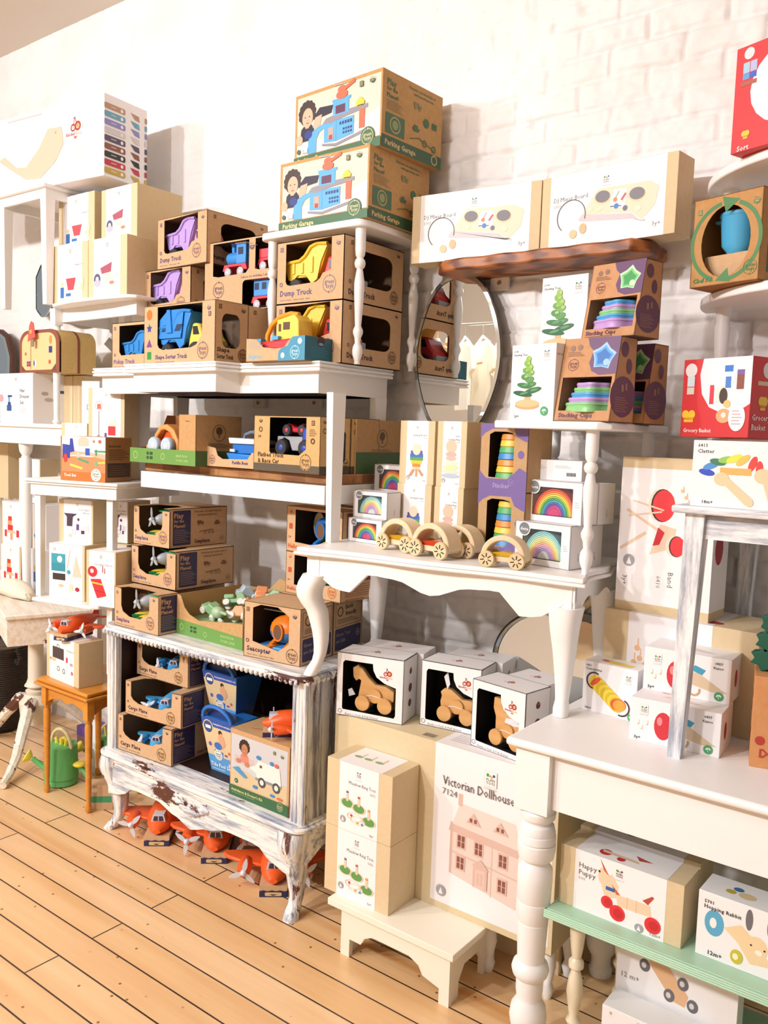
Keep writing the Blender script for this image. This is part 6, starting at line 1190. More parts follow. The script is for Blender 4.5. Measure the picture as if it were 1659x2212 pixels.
def kf(label, p0, p1, z, h, d, tl=None, kind=0, plain=False):
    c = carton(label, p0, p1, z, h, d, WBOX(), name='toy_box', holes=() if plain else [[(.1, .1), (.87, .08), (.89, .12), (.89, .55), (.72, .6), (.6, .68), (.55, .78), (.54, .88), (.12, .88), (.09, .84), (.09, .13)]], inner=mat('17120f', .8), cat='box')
    if not plain:
        kf_logo(c.F, .76, .76, .09); c.F.text('Bamboo Push & Pull Animal', .14, .02, .05, '9a989a', 0, maxw=.6); c.F.ring(.06, .07, .03, .01, '9a989a')
        for v, r_ in ((.78, .05), (.52, .07), (.28, .06)): c.R.disk(.5, v, r_, '5a3530')
    kf_logo(c.R, .5, .8, .05, False); kf_logo(c.T, .5, .5, .12, True); c.done()
    if tl:
        t = thing('bamboo_animal', tl, 'toy', c.P(c.w*(.5, .52, .55)[kind], .04, c.h*.09), c.a); m = mat('cf9a5c', .5, 'wood', h2='d9aa6e'); s = min(c.w/.24, c.h*.72/.172)
        if kind == 0: P = [(-.055, .03), (.07, .03), (.085, .05), (.085, .085), (.05, .1), (.01, .1), (-.02, .125), (-.045, .155), (-.06, .162), (-.063, .17), (-.072, .162), (-.085, .155), (-.082, .12), (-.07, .105), (-.06, .115), (-.05, .11), (-.055, .08), (-.06, .05)]
        elif kind == 1: P = [(-.055, .03), (.09, .03), (.095, .08), (.06, .09), (.03, .088), (.005, .105), (-.02, .12), (-.045, .12), (-.06, .105), (-.055, .09), (-.06, .07)]
        else: P = [(-.05, .03), (.075, .03), (.085, .07), (.07, .11), (.03, .125), (-.005, .12), (-.02, .14), (-.03, .17), (-.06, .17), (-.062, .13), (-.05, .1)]
        G(m).prism([(x*s, z_*s) for x, z_ in P], -.012*s, .012*s).build('animal_body', t, bevel=.003)
        g = G(m); g.lathe([(.026*s, -.02*s), (.028*s, -.016*s), (.028*s, -.012*s)], (.01*s, 0, .06*s), 'y', 20); g.build('saddle_disc', t)
        G(mat('e8e2d8')).tube([(-.05*s, -.014*s, .05*s), (.0, -.022*s, .062*s), (.07*s, -.014*s, .05*s)], .0018*s, 6).build('cord', t)
        g = G(mat('dfe4ea', .6)); g.prism(([(-.07*s, .055*s), (-.095*s, .045*s), (-.1*s, .07*s), (-.085*s, .078*s)] if kind == 0 else [(-.03*s, .12*s), (-.045*s, .165*s), (-.03*s, .185*s), (-.02*s, .14*s)] if kind == 1 else [(-.005*s, .09*s), (.0, .107*s), (.04*s, .112*s), (.07*s, .09*s), (.04*s, .085*s)]), -.016*s, -.0135*s); g.build('felt_piece', t)
        for x in (-.035, .055): o = G(m).lathe([(.028*s, -.007*s), (.03*s, -.004*s), (.03*s, .004*s), (.028*s, .007*s)], (0, 0, 0), 'y', 24).build('wheel', t, loc=(x*s, -.024*s, .03*s)); o = G(m).lathe([(.028*s, -.007*s), (.03*s, 0), (.028*s, .007*s)], (0, 0, 0), 'y', 20).build('wheel', t, loc=(x*s, .024*s, .03*s))
    return c
p0, p1 = cz((725.5, 1542), (868.8, 1567), DT); hK = at(729.5, 1407, y=p0.y).z-DT
k1 = kf('white window box with bamboo horse at the left on the dollhouse box', p0, p1, DT, hK, .12, 'bamboo push along horse on wheels in the left white box', 0)
p0, p1 = cz((906, 1564), (1035, 1592), DT); hK2 = at(912, 1425, y=p0.y).z-DT
k2 = kf('white window box with bamboo lamb, middle one half covered by the right box', p0, p1, DT, hK2, .12, 'bamboo push along lamb with felt ears in the middle box', 1)
z3 = DT; q0 = at(1016, 1609, z=z3); q1 = at(1130, 1651, z=z3); h3 = at(1022, 1465, y=q0.y).z-z3
k3 = kf('white window box with bamboo puppy at the right, nearest to the big table', q0, q1, z3, h3, .12, 'bamboo push along puppy on wheels in the right box', 2)
for lb, k_, a_ in (('plain white box behind the bamboo horse box', k1, .125), ('plain white box behind the bamboo lamb box', k2, .125), ('plain white box behind the bamboo puppy box beside the table leg', k3, .125)):
    b = kf(lb, k_.P(.03, a_, 0), k_.P(k_.w+(.02 if k_ is not k3 else -.02), a_, 0), DT, k_.h-.004, .12, plain=True)
t = thing('rear_support', 'plain tan crate low behind the dollhouse box carrying the rear animal boxes', 'crate', (-1.42, 2.48, 0)); G(TAN()).box(-.38, .37, -.125, .15, 0, DT-.001).build('crate_body', t)
# ================================================================== goods on the big table
def kaz(F):
    F.disk(.38, .45, .2, 'd0323c', ry=.32); F.disk(.34, .55, .06, 'e88a90', ry=.1); F.poly([(.5, .5), (.62, .62), (.9, .3), (.97, .24), (.8, .22), (.55, .32)], 'd9c3a4'); F.poly([(.52, .66), (.6, .76), (.72, .68), (.68, .56)], '3f9fc0'); F.ring(.6, .2, .12, .05, 'c9a578', a0=170, a1=380)
    for u, v in ((.1, .4), (.14, .3), (.2, .42)): F.disk(u, v, .02, 'e8c89a'); F.line([(u+.01, v), (u+.01, v+.1)], .01, 'e8c89a')
def kazbox(label, p0, p1, z, h, d):
    c = carton(label, p0, p1, z, h, d, WBOX(), name='toy_box'); F = c.F; kaz(F); plan_logo(F, .16, .78, .12, 'd8d6d6'); F.text('6437', .86, .85, .08, '4a4a4a', 1, 'c'); F.text('Kazoo', .86, .75, .08, '4a4a4a', 1, 'c'); F.text('3y+', .06, .06, .1, '3a3a3a', 1); leaf(F, .88, .15, .1)
    c.T.poly([(.3, .4), (.5, .5), (.8, .3), (.6, .3)], 'e2d3c0'); c.T.disk(.3, .7, .1, 'e0a0a8', ry=.07); c.R.disk(.4, .5, .12, 'b03038', ry=.2); c.done(); return c
p0, p1 = cz((1357.7, 1595), (1553, 1639), BT); h1 = at(1363, 1504, y=p0.y).z-BT
kazbox('white kazoo box on the big table behind the brushed table leg, lower one', p0, p1, BT, h1, .13)
z1 = BT+h1; q0, q1 = at(1388, 1487, z=z1), at(1575, 1524, z=z1); kazbox('white kazoo box stacked behind the brushed table leg, upper one', q0, q1, z1, at(1391, 1395, y=q0.y).z-z1, .14)
p0, p1 = cz((1256, 1531), (1372, 1561), BT); h1 = at(1262, 1425, y=p0.y).z-BT
c = carton('white concertina box with printed yellow bellows, left of the kazoo boxes', p0, p1, BT, h1, .08, WBOX(), name='toy_box'); F = c.F; F.text('6401', .05, .9, .06, '4a4a4a', 1); F.text('Concertina', .05, .83, .07, '4a4a4a', 1); plan_logo(F, .84, .82, .09, 'd8d6d6')
for i in range(10): F.disk(.25+i*.045, .6-i*.038, .15, ('eed23c', 'd9b92c')[i % 2], ry=.15, rot=-40)
F.ring(.22, .63, .16, .03, '4a2a28', a0=60, a1=260); F.disk(.24, .62, .13, 'e0562c', ry=.05, rot=40); F.disk(.68, .26, .16, 'e0562c', ry=.12); F.disk(.7, .25, .13, 'efa03c', ry=.11); F.ring(.74, .22, .16, .03, '4a2a28', a0=-110, a1=70); F.text('18m+', .07, .05, .06, '3a3a3a', 1); leaf(F, .92, .07, .07)
c.T.poly([(.3, .3), (.8, .2), (.85, .5), (.35, .65)], 'e6ca4c'); c.T.disk(.3, .5, .15, 'd9562c', ry=.1); c.done()
# discovery box, turned so that its left side shows
a_ = at(1585, 1627, z=BT); b_ = at(1617, 1655, z=BT); e_ = Vector((b_.x+.2, b_.y+.05, 0)); hD = at(1631, 1460, y=b_.y).z-BT
an = math.atan2(.05, .2); c = carton('kraft box with red and blue print at the right edge of the big table', b_, e_, BT, hD, .16, mat('c98a55', .75, 'kraft', h2='cf935e'), cat='box'); F = c.F
F.ring(.62, .55, .3, .05, 'c23a3a'); F.disk(.62, .55, .24, '2c5aa0'); F.text('Discovery', .1, .12, .13, 'b03a30', 2); F.disk(.1, .3, .05, 'b03a30'); badge(F, .2, .85, .06, 'b03a30')
L = Face(c.root, (0, c.d, 0), (0, -c.d, 0), (0, 0, c.h), (-1, 0, 0)); [L.disk(u, v, .07, 'b5402f', ry=.05, rot=30) for u, v in ((.3, .2), (.7, .35), (.35, .55), (.65, .75))]; L.done(); c.done()
t = thing('plush_tree', 'dark green felt tree top just behind the kraft box at the right edge', 'toy', tuple(c.P(.035, .07, c.h))); g = G(mat('1f5a45', .8, 'fabric'))
for k in range(3): g.prism([((.05-.01*k)*(1 if i % 2 else .7)*cos(2*pi*i/16), .0+.03+.045*k+(.035)*(1 if i % 2 else .7)*sin(2*pi*i/16)) for i in range(16)], -.02, .02)
g.build('tree_body', t, bevel=.004)
# band boxes
p0, p1 = cy((1303, 1400), (1640, 1400), 2.36, 2.33); zB = at(1305, 1312, y=2.36).z
c = carton('large tan and white music box lying behind the kazoo boxes on the big table', p0, p1, BT, zB-BT, .22, TAN()); c.F.rect(.17, 0, .72, 1, 'f3f1f5', 'paper_sleeve'); c.T.rect(.17, 0, .72, 1, 'f3f1f5', 'paper_sleeve')
for u, v in ((.22, .5), (.26, .55), (.24, .65), (.3, .5)): c.F.disk(u, v, .03, 'eebf90'); c.F.line([(u+.005, v), (u+.005, v+.1)], .012, 'eebf90')
c.T.disk(.66, .2, .18, 'a8323c', ry=.1); c.done()
p0, p1 = cy((1327, 1320), (1531, 1320), 2.375, 2.36); zT = at(1336, 985, y=2.375).z
c = plan_box('tall white music band box with red drums standing on the lying box', p0, p1, zB, zT-zB, .12, s=(.06, .93), lg=None, vert=False, side=True); F = c.F; F.parts = {}
F.text('Band', .56, .28, .05, '4f4c50', 0, rot=-90); F.text('6410', .44, .25, .04, '6f6c70', 0, rot=-90); F.text('3y+', .07, .23, .045, '5a575a', 0, rot=-90); co2(F, .13, .33, .04)
w1 = 'e6cbb0'; F.line([(.08, .66), (.55, .5)], .018, w1); F.line([(.02, .4), (.3, .52)], .02, w1); F.line([(.12, .3), (.4, .42)], .02, w1) if 0 else None; F.poly([(.35, .38), (.6, .44), (.62, .56), (.45, .58)], w1); F.disk(.42, .7, .07, 'ecd9c4', ry=.1); F.disk(.46, .7, .075, '3a1c1c', ry=.105); F.disk(.475, .7, .072, 'df3036', ry=.1); F.line([(.14, .72), (.48, .67)], .01, w1); F.line([(.1, .62), (.46, .66)], .01, w1); F.disk(.6, .45, .05, 'ecd9c4', ry=.065); F.disk(.635, .45, .05, '3a1c1c', ry=.066); F.disk(.645, .45, .047, 'df3036', ry=.062); F.poly([(.38, .44), (.45, .45), (.5, .53), (.43, .56)], 'c81e2c')
for u, v in ((.66, .8), (.7, .76), (.72, .72), (.78, .7)): F.disk(u, v, .012, 'eebf90'); F.line([(u+.01, v), (u+.01, v+.03)], .005, 'eebf90')
F.done(); R = c.R; R.parts = {}; R.disk(.4, .45, .07, 'a8323c', ry=.1); R.done()
# clatter box on the brushed table
p0 = at(1490, 1092, y=2.06); p1 = at(1700, 1108, y=2.06); h = at(1495, 950, y=2.06).z-WT
c = carton('white rattle box with printed rainbow discs standing on the brushed table', p0, p1, WT, h, .09, WBOX(), name='toy_box'); F = c.F; F.text('6413', .05, .9, .07, '4a4a4a', 1); F.text('Clatter', .05, .81, .08, '4a4a4a', 1); F.text('18m+', .13, .05, .07, '3a3a3a', 1)
ws = 'e6cba4'
for i, (c2, u, v, r_) in enumerate((('2c4ac0', .16, .52, -10), ('4a8ed0', .2, .62, 20), ('3c7a5a', .27, .68, 50), ('8cc455', .36, .72, 70), ('efe04a', .44, .74, 85), ('efc05a', .53, .72, 100), ('d9403a', .63, .67, 130), ('d9403a', .7, .6, 150))): F.disk(u, v, .12, c2, ry=.05, rot=r_-60 if i > 1 else r_)
F.rect(.3, .5, .62, .6, 'e9b060'); F.disk(.32, .43, .11, ws, ry=.1); F.poly([(.34, .36), (.4, .44), (.66, .14), (.58, .06)], ws); F.disk(.62, .1, .06, ws); F.disk(.74, .5, .12, ws, ry=.11); F.poly([(.74, .42), (.84, .42), (.93, .1), (.82, .08)], ws); F.disk(.87, .09, .065, ws); c.done()
# grocery, chef and red box on the half-round shelf
def jig(F, u, v, s): F.rect(u-s*.7, v-s*.5, u+s*.7, v+s*.4, 'efc233', 'logo'); [F.disk(u+x*s, v+y*s, s*.55, 'efc233', 'logo') for x, y in ((-.5, .5), (.45, .5))]; F.text('BIGJIGS', u, v-s*.2, s*.45, 'c23a22', 1, 'c', s*1.3, part='logo')
red = mat('cf2f33', .5); p0, p1 = cy((1469, 935), (1616, 935), 2.375, 2.30); h = at(1481, 778, y=2.375).z-1.674
c = carton('red grocery basket toy box on the lowest half-round shelf', p0, p1, 1.674, h, .13, red); F = c.F
F.poly([(.3, 1), (.26, .8), (.3, .55), (.42, .38), (.62, .3), (.85, .33), (1, .42), (1, 1)], 'ece8f0'); F.disk(.12, .86, .09, 'e6e2e2'); F.rect(.07, .65, .18, .78, 'cfe0e8'); F.rect(.07, .55, .18, .64, 'd9d0c4'); jig(F, .12, .24, .1); F.text('Grocery Basket', .05, .06, .07, 'f2e6e2', 1, maxw=.42)
F.poly([(.42, .7), (.55, .88), (.8, .86), (.75, .66), (.5, .62)], 'f4f4f8'); F.rect(.62, .82, .74, .9, '3a7cd0'); F.rect(.64, .62, .72, .76, '4a84d0'); F.rect(.8, .6, .9, .8, '8a5040'); F.rect(.8, .78, .9, .84, '7a5ca8'); F.rect(.42, .42, .48, .66, 'e0404a'); F.poly([(.5, .44), (.6, .46), (.62, .66), (.53, .64)], 'f0e8dc'); F.disk(.62, .52, .06, '4a3a30', ry=.1); F.disk(.68, .42, .05, 'efc27a'); F.disk(.64, .27, .11, 'e8a878', ry=.09); F.disk(.64, .28, .035, 'ece0dc'); F.disk(.83, .25, .12, 'f4f2f4', ry=.17); F.lines(.76, .9, .15, .35, 5, 'c9a0a0')
R = c.R; R.disk(.5, .84, .1, 'e6e2e2'); R.rect(.2, .65, .8, .7, 'd9c0a4'); jig(R, .4, .4, .11); R.text('Grocery', .08, .22, .1, 'f4e8e4', 1, maxw=.8); R.text('Basket', .08, .1, .1, 'f4e8e4', 1, maxw=.7); c.done()
p0, p1 = cy((1491, 600), (1637, 600), 2.36, 2.30); z0 = 2.071; h = at(1638, 402, y=2.30).z-z0
m = mat('b3844e', .75, 'kraft', h2='bd8f5a'); hole = [(.5+.36*cos(a), .48+.4*sin(a)) for a in [2*pi*i/28 for i in range(28)]]
c = carton('kraft play chef box with round window on the middle half-round shelf', p0, p1, z0, min(h, .29), .165, m, holes=[hole], inner=mat('a8743c', .85)); F = c.F; gc = '3f7a3e'
F.ring(.5, .48, .43, .045, gc, 'logo', 100, 250); F.ring(.5, .48, .43, .045, gc, 'logo', 280, 430); F.poly([(.42, .98), (.68, .92), (.48, .8)], gc, 'logo'); F.poly([(.6, .02), (.38, .05), (.56, .18)], gc, 'logo'); badge(F, .1, .85, .05, gc); usa(F, .92, .85, .05, gc); gt_logo(F, .88, .15, .08, gc); F.text('Chef Set', .05, .05, .07, gc, 2, maxw=.3); c.R.rect(.2, .1, 1, .4, '35593a'); c.R.text('Green', .3, .2, .08, 'b0a060', 1); c.done()
t = thing('toy_pot', 'light blue toy cooking pot hanging in the round window of the kraft box', 'toy', c.P(c.w*.48, .07, .085), c.a); t.scale = (.72, .72, .78); pb = mat('4fb0e0', .35)
G(pb).lathe([(.01, 0), (.04, .002), (.045, .01), (.062, .03), (.07, .12), (.075, .125), (.074, .135), (.04, .135), (.01, .134)], n=28).build('pot_body', t)
for x in (-.08, .08): G(pb).box(x-.016, x+.016, -.02, .02, .112, .124).build('handle', t, bevel=.004)
G(KR()).box(.02, c.w-.02, .03, .15, .0035, .083).build('card_insert', c.root)
p0, p1 = cy((1578, 330), (1720, 330), 2.33, 2.27); z0 = 2.397; h = at(1590, 108, y=2.33).z-z0
c = carton('tall red toy box on the top half-round shelf, cut by the photo edge', p0, p1, z0, h, .14, red); F = c.F; F.disk(.85, .55, .42, 'e6def0', ry=.38); F.disk(.2, .92, .055, 'd8d8dc'); F.rect(.12, .74, .22, .84, '9fc4dc'); F.rect(.23, .74, .33, .84, 'b0b4dc'); F.rect(.12, .68, .22, .735, '5a9ad0'); F.rect(.23, .68, .33, .735, '3a5cc0'); F.rect(.1, .62, .34, .66, 'a85a44'); jig(F, .22, .14, .05); F.text('Sort', .1, .01, .07, 'f0e4e4', 1); c.done()
# ================================================================== goods on the mint bench
def puppy(F):
    w1 = 'ecd0b0'; F.poly([(.3, .62), (.42, .78), (.5, .62), (.48, .42), (.36, .35), (.32, .5)], w1); F.disk(.32, .7, .08, w1, ry=.14); F.disk(.28, .76, .02, '4a2c24'); F.poly([(.28, .98), (.36, .8), (.4, .72), (.33, .8)], 'c85a3a'); F.poly([(.42, .62), (.5, .52), (.58, .38), (.5, .42)], 'd0663a'); F.rect(.36, .5, .46, .56, '2f62a8'); F.poly([(.48, .48), (.84, .5), (.86, .32), (.5, .3)], w1); F.line([(.6, .3), (.6, .5)], .012, 'd9b890'); F.line([(.7, .3), (.7, .5)], .012, 'd9b890'); F.poly([(.76, .54), (.86, .66), (.88, .64), (.82, .5)], 'b84a3c')
    for u, v, r_ in ((.38, .3, .1), (.5, .18, .13), (.88, .2, .13)): F.disk(u, v, r_, 'e03038'); F.disk(u+.01, v, r_*.6, 'c8242c')
p0, p1 = cz((1206, 1945), (1470, 2050), GB+.001); p1 = p0+(p1-p0)*1.0; hh = at(1212.6, 1821, y=p0.y).z-GB
c = carton('tan and white box with red wheeled puppy print on the mint bench', p0, p1, GB, hh, .11, TAN()); c.F.rect(.13, 0, .87, 1, 'f4f1f2', 'paper_sleeve'); c.T.rect(.13, 0, .87, 1, 'f4f1f2', 'paper_sleeve'); F = c.F
G0 = Face(c.root, tuple(F.O+F.U*.13), tuple(F.U*.74), tuple(F.V), (0, -1, 0)); G0.k = 3; puppy(G0); G0.text('Happy', .05, .72, .12, '6f6c70', 0, maxw=.22); G0.text('Puppy', .05, .6, .12, '6f6c70', 0, maxw=.22); G0.text('5101', .05, .52, .06, '98959a'); plan_logo(G0, .5, .85, .1); co2(G0, .74, .08, .07); G0.text('12m+', .97, .04, .08, '8a878a', 0, 'r'); G0.done()
T = c.T; T.disk(.34, .3, .15, 'c42c34'); T.disk(.48, .2, .1, 'c42c34') ; T.poly([(.3, .4), (.6, .35), (.62, .25), (.32, .28)], 'ddc0a0'); T.poly([(.55, .6), (.7, .5), (.6, .4)], 'b8483c'); c.done()
c2 = carton('second tan and white puppy box behind the first, under the big table', c.P(0, .115, 0), c.P(c.w, .115, 0), GB, hh+.01, .11, TAN()); c2.T.rect(.13, 0, .87, 1, 'f4f1f2', 'paper_sleeve'); c2.T.disk(.4, .4, .15, 'a0303a'); c2.F.rect(.13, 0, .87, 1, 'f4f1f2', 'paper_sleeve'); c2.done()
def rabbit(F):
    w1 = 'ecd2a6'; F.disk(.16, .56, .14, '5aa8cc', ry=.2); F.disk(.15, .56, .05, 'f2eeea', ry=.08); F.poly([(.25, .55), (.4, .68), (.55, .5), (.7, .2), (.5, .15), (.38, .4)], w1); F.disk(.55, .42, .15, w1, ry=.17); F.disk(.47, .8, .05, '6f6b70', ry=.16); F.disk(.66, .78, .05, '6f6b70', ry=.16); F.disk(.5, .44, .015, '2a2020'); F.disk(.62, .42, .015, '2a2020'); F.disk(.57, .36, .05, 'f4eee6', ry=.04)
    for u, v in ((.38, .18), (.78, .14)): F.disk(u, v, .09, 'c9bd3a', ry=.11); F.disk(u-.01, v, .04, 'f2eecc', ry=.05)
q0 = at(1490, 2052, z=GB+.001); dr = (p1-p0).normalized(); q1 = q0+dr*.26
c = carton('white box with wooden rabbit on blue and yellow wheels, right on the mint bench', q0+Vector((.012, .0, 0)), q1, GB, hh, .1, WBOX(), name='toy_box'); F = c.F; rabbit(F); F.text('5701', .06, .84, .07, '4a4a4a', 1); F.text('Hopping Rabbit', .06, .76, .08, '4a4a4a', 1, maxw=.4); F.text('12m+', .12, .06, .09, '3a3a3a', 1); c.T.disk(.4, .4, .2, 'd9c49a', ry=.15); c.T.disk(.3, .6, .12, '3a74a8', ry=.1); c.T.disk(.25, .4, .12, 'b8ac3a', ry=.1); c.T.disk(.75, .5, .12, 'b8ac3a', ry=.1); c.done()
def bunny(F):
    w1 = 'e0b48a'; F.poly([(.22, .6), (.42, .66), (.8, .26), (.76, .1), (.6, .12), (.3, .45)], w1); F.disk(.43, .66, .09, w1); F.disk(.38, .82, .03, 'a88a70', ry=.09); F.disk(.5, .8, .03, 'a88a70', ry=.09)
    for u, v in ((.2, .45), (.55, .18), (.86, .16), (.72, .4)): F.disk(u, v, .09, '6a686c', ry=.11); F.disk(u-.01, v, .04, 'd4d0ce', ry=.05)
ls = .118; p0 = Vector((-.735, 2.12, 0)); p1 = Vector((-.4, 2.12, 0))
q0 = at(1330, 2145, z=ls+.12); p0, p1 = cy((1328, 2145), (1590, 2230), 2.16); hb = .26
c = carton('white box with wooden bunny racing car print leaning under the mint bench', p0, p1, ls, .29, .06, WBOX(), name='toy_box'); F = c.F; bunny(Sub(F, .62, .7, .12, .22)); plan_logo(F, .12, .92, .08); F.text('12 m+', .05, .35, .07, '8a878a', 0); c.done()
p0, p1 = cy((1300, 2190), (1500, 2290), 2.06); c = carton('lower white box with grey wheel print, at the bottom right corner', p0, p1, ls, at(1300, 2168, y=2.06).z-ls, .09, WBOX(), name='toy_box'); F = c.F; F.disk(.42, .75, .15, '6a686c', ry=.12); F.disk(.4, .76, .06, 'd4d0ce', ry=.05); F.poly([(.55, .75), (.7, .8), (.8, .7), (.6, .6)], '9ab8d0'); F.disk(.74, .8, .08, 'e9b890'); plan_logo(F, .1, .8, .09); F.text('Bunny', .98, .6, .09, '98959a', 0, 'r'); c.done()
# ================================================================== left side goods
wbx = lambda *a, **k: plan_box(*a, m=TAN(), **k)
def dress(F): F.rect(.42, .3, .62, .42, 'c8404a'); F.poly([(.38, .42), (.66, .42), (.6, .22), (.44, .22)], 'd04a54'); F.rect(.22, .1, .32, .28, '2f6cb8'); F.disk(.27, .33, .04, 'e8c8a0'); F.rect(.38, .12, .52, .17, '3a70b8'); F.poly([(.72, .22), (.9, .4), (.86, .2)], 'e9d2ae')
def feed(F): F.poly([(.32, .5), (.62, .58), (.6, .42), (.36, .4)], 'a8546a'); F.poly([(.36, .4), (.6, .42), (.58, .3), (.4, .32)], 'e2d3c8'); F.ring(.24, .32, .07, .05, '5a5a78'); F.disk(.24, .25, .1, 'b9b9cc', ry=.06); F.disk(.62, .24, .07, 'f08a68', ry=.03); F.disk(.5, .3, .06, 'efdab8', ry=.03); F.disk(.75, .36, .03, 'e8cdb8')
OT = 2.2; k = dict(lg=(.5, .88, .06), tpos=(.84, .62, .05, 'r'), s=(.14, .84))
p0, p1 = cy((115, 600), (190, 600), 2.27, 2.27); z1 = at(190, 519, y=2.27).z
wbx('tan sleeve box with printed red bucket, lower left on the oval white table', p0, p1, OT, z1-OT, .22, ('Cleaning Set',), '', dress, **k)
q0, q1 = cy((191, 600), (274, 600), 2.24, 2.24); zq = at(270, 505, y=2.24).z
wbx('tan sleeve box with printed doll bag, lower right on the oval white table', q0, q1, OT, zq-OT, .2, (), '', feed, **k)
wbx('plain tan box behind the lower right doll set box', q0+Vector((.0, .205, 0)), q1+Vector((.0, .205, 0)), OT, zq-OT-.01, .16, (), '', None, **k)
p0, p1 = cy((127, 500), (204, 500), 2.33, 2.33); z2 = at(204, 411, y=2.33).z
wbx('tan sleeve box with printed red bucket, upper left of the four', p0, p1, z1, z2-z1, .22, ('Cleaning Set',), '', dress, **k)
q0, q1 = cy((219, 500), (296, 500), 2.31, 2.31); z3 = at(295, 394, y=2.31).z
wbx('tan sleeve box with printed doll bag, upper right of the four', q0, q1, zq, z3-zq, .24, (), '', feed, **k)
# long board box on the upper table
p0 = at(225, 300, y=2.28); a_ = Vector((p0.x-1.35, 2.16, 0)); z0 = 2.732; h = at(224, 200, y=2.28).z-z0
c = carton('very long white balance board box with coloured end panel at the upper left', a_, p0, z0, h, .24, WBOX(), name='toy_box'); F = c.F
kf_logo(F, .86, .68, .13); F.lines(.84, .96, .3, .48, 7, 'dcd6d6', .25); F.lines(.5, .76, .93, .96, 1, 'c9c0c0', .6)
P = [(.45, .45), (.52, .3), (.6, .14), (.68, .12), (.76, .3), (.8, .5), (.79, .72), (.72, .73), (.67, .5), (.6, .3), (.55, .32), (.48, .5)]; F.poly(P, 'e3bfa6'); F.disk(.76, .66, .02, 'b99f90')
R = c.R; cols = ['b8927a', '6ba6c4', '8c8ccc', 'd4d0d4', '57506a', '8a5a4c', '2c2c2c', 'c23448', 'c4a848']
for i, c2 in enumerate(cols):
    v = .86-i*.098; R.poly(rounded(0, v-.036, .48, v+.036, .03, .02), c2); R.disk(.4, v, .022, 'f0ecec'); R.lines(.15, .32, v-.01, v+.015, 1, 'e0dcdc'); R.poly([(.6, v+.03), (.8, v+.02), (.82, v-.05), (.7, v-.04), (.64, v)], c2); R.poly(rounded(.94, v-.036, 1, v+.036, .02, .02), c2)
c.done()
# suitcases and hair dresser set
TA = 1.65
p1_ = at(71, 900, y=2.255); p0_ = Vector((p1_.x-.3, 2.255, 0)); zh = at(71, 805, y=2.255).z
c = carton('white hair dresser play set box at the left edge on the console table', p0_, p1_, TA, zh-TA, .21, WBOX(), name='toy_box'); F = c.F; F.text('Hair', .62, .62, .1, '4a4a50', 1); F.text('Dresser', .62, .5, .1, '4a4a50', 1, maxw=.35); F.text('Set', .62, .38, .1, '4a4a50', 1); F.rect(.25, .35, .34, .42, '2f4a86'); F.rect(.27, .42, .31, .52, '4a90c8'); F.rect(.25, .52, .38, .56, '2f4a86'); F.rect(.22, .24, .36, .36, '3a5a90'); F.disk(.05, .5, .08, 'e0a0a8'); plan_logo(F, .5, .88, .05); F.lines(.62, .85, .2, .32, 4, 'c8c6c6')
R = c.R; R.disk(.3, .6, .08, 'b9b3b0', ry=.04); R.rect(.6, .62, .85, .68, '4a4a8a'); R.disk(.4, .48, .1, 'c0bab6', ry=.04); plan_logo(R, .5, .88, .05); c.done()
for i, (a, b, d0) in enumerate((((112, 870), (157, 870), .24), ((158, 870), (181, 870), .24))):
    q0, q1 = cy(a, b, 2.42, 2.42); carton(('plain tan box left of its pair behind the hair dresser box', 'plain tan box right of its pair beside the stage kit box')[i], q0, q1, TA, zh-TA-.004, .22, TAN()).done()
def suitcase(label, p, w_, d, h, rz, stickers=True):
    t = thing('toy_suitcase', label, 'suitcase', (p.x, p.y, p.z), rz); m = mat('d9b978', .6, 'kraft', h2='d0ae6c')
    O = [(u*w_-w_/2, v*h) for u, v in rounded(0, 0, 1, 1, .22, .3, 6, (1, 1, 0, 0))]; I = [(x*.86, h*.06+z_*.86) for x, z_ in O]
    G(m).prism(O, 0, d).build('case_shell', t); G(mat('8a4f3c', .7)).prism(O, -.004, .006).build('leather_trim', t); G(mat('efc48e', .6)).prism(I, -.006, 0).build('front_panel', t)
    for y in (d*.48,): G(mat('8a4f3c', .7)).prism([(x*1.01, z_*1.005) for x, z_ in O], y, y+.012).build('strap', t)
    F = Face(t, (-w_/2, -.006, 0), (w_, 0, 0), (0, 0, h), (0, -1, 0)); F.line([(.3, .08), (.3, .92)], .02, '8a4f3c')
    for u in (0, .86): F.poly([(.07+u*.9, .05), (.17+u*.85, .05), (.07+u, .18)] if not u else [(.93, .05), (.93, .2), (.82, .05)], '7a4434')
    F.disk(.8, .75, .06, 'f0904e', ry=.1); F.disk(.17, .45, .04, 'd85a48'); F.rect(.2, .15, .29, .27, '3f4a86'); F.line([(.2, .21), (.29, .21)], .03, 'd85a50'); F.line([(.245, .15), (.245, .27)], .03, 'd85a50'); F.disk(.42, .22, .05, 'f2eeea', ry=.09); F.disk(.39, .22, .03, '44508a', ry=.07); F.rect(.76, .45, .84, .6, '3a3a86'); F.disk(.78, .24, .05, 'd8584a', ry=.05); F.done(); return t
q = at(86, 806, y=2.27); q.z = zh+.001; wS = (at(128, 760, y=2.27)-at(43, 760, y=2.27)).length; hS2 = at(90, 712, y=2.27).z-q.z
suitcase('tan toy suitcase with brown trim and travel stickers lying on the hair dresser box', q, wS, .19, hS2, 0)
q2 = at(150, 806, y=2.47); q2 = Vector((at(86, 760, y=2.47).x, 2.47, zh+.001)); suitcase('second tan toy suitcase right behind the stickered one', q2, wS, .16, hS2*.97, 0)
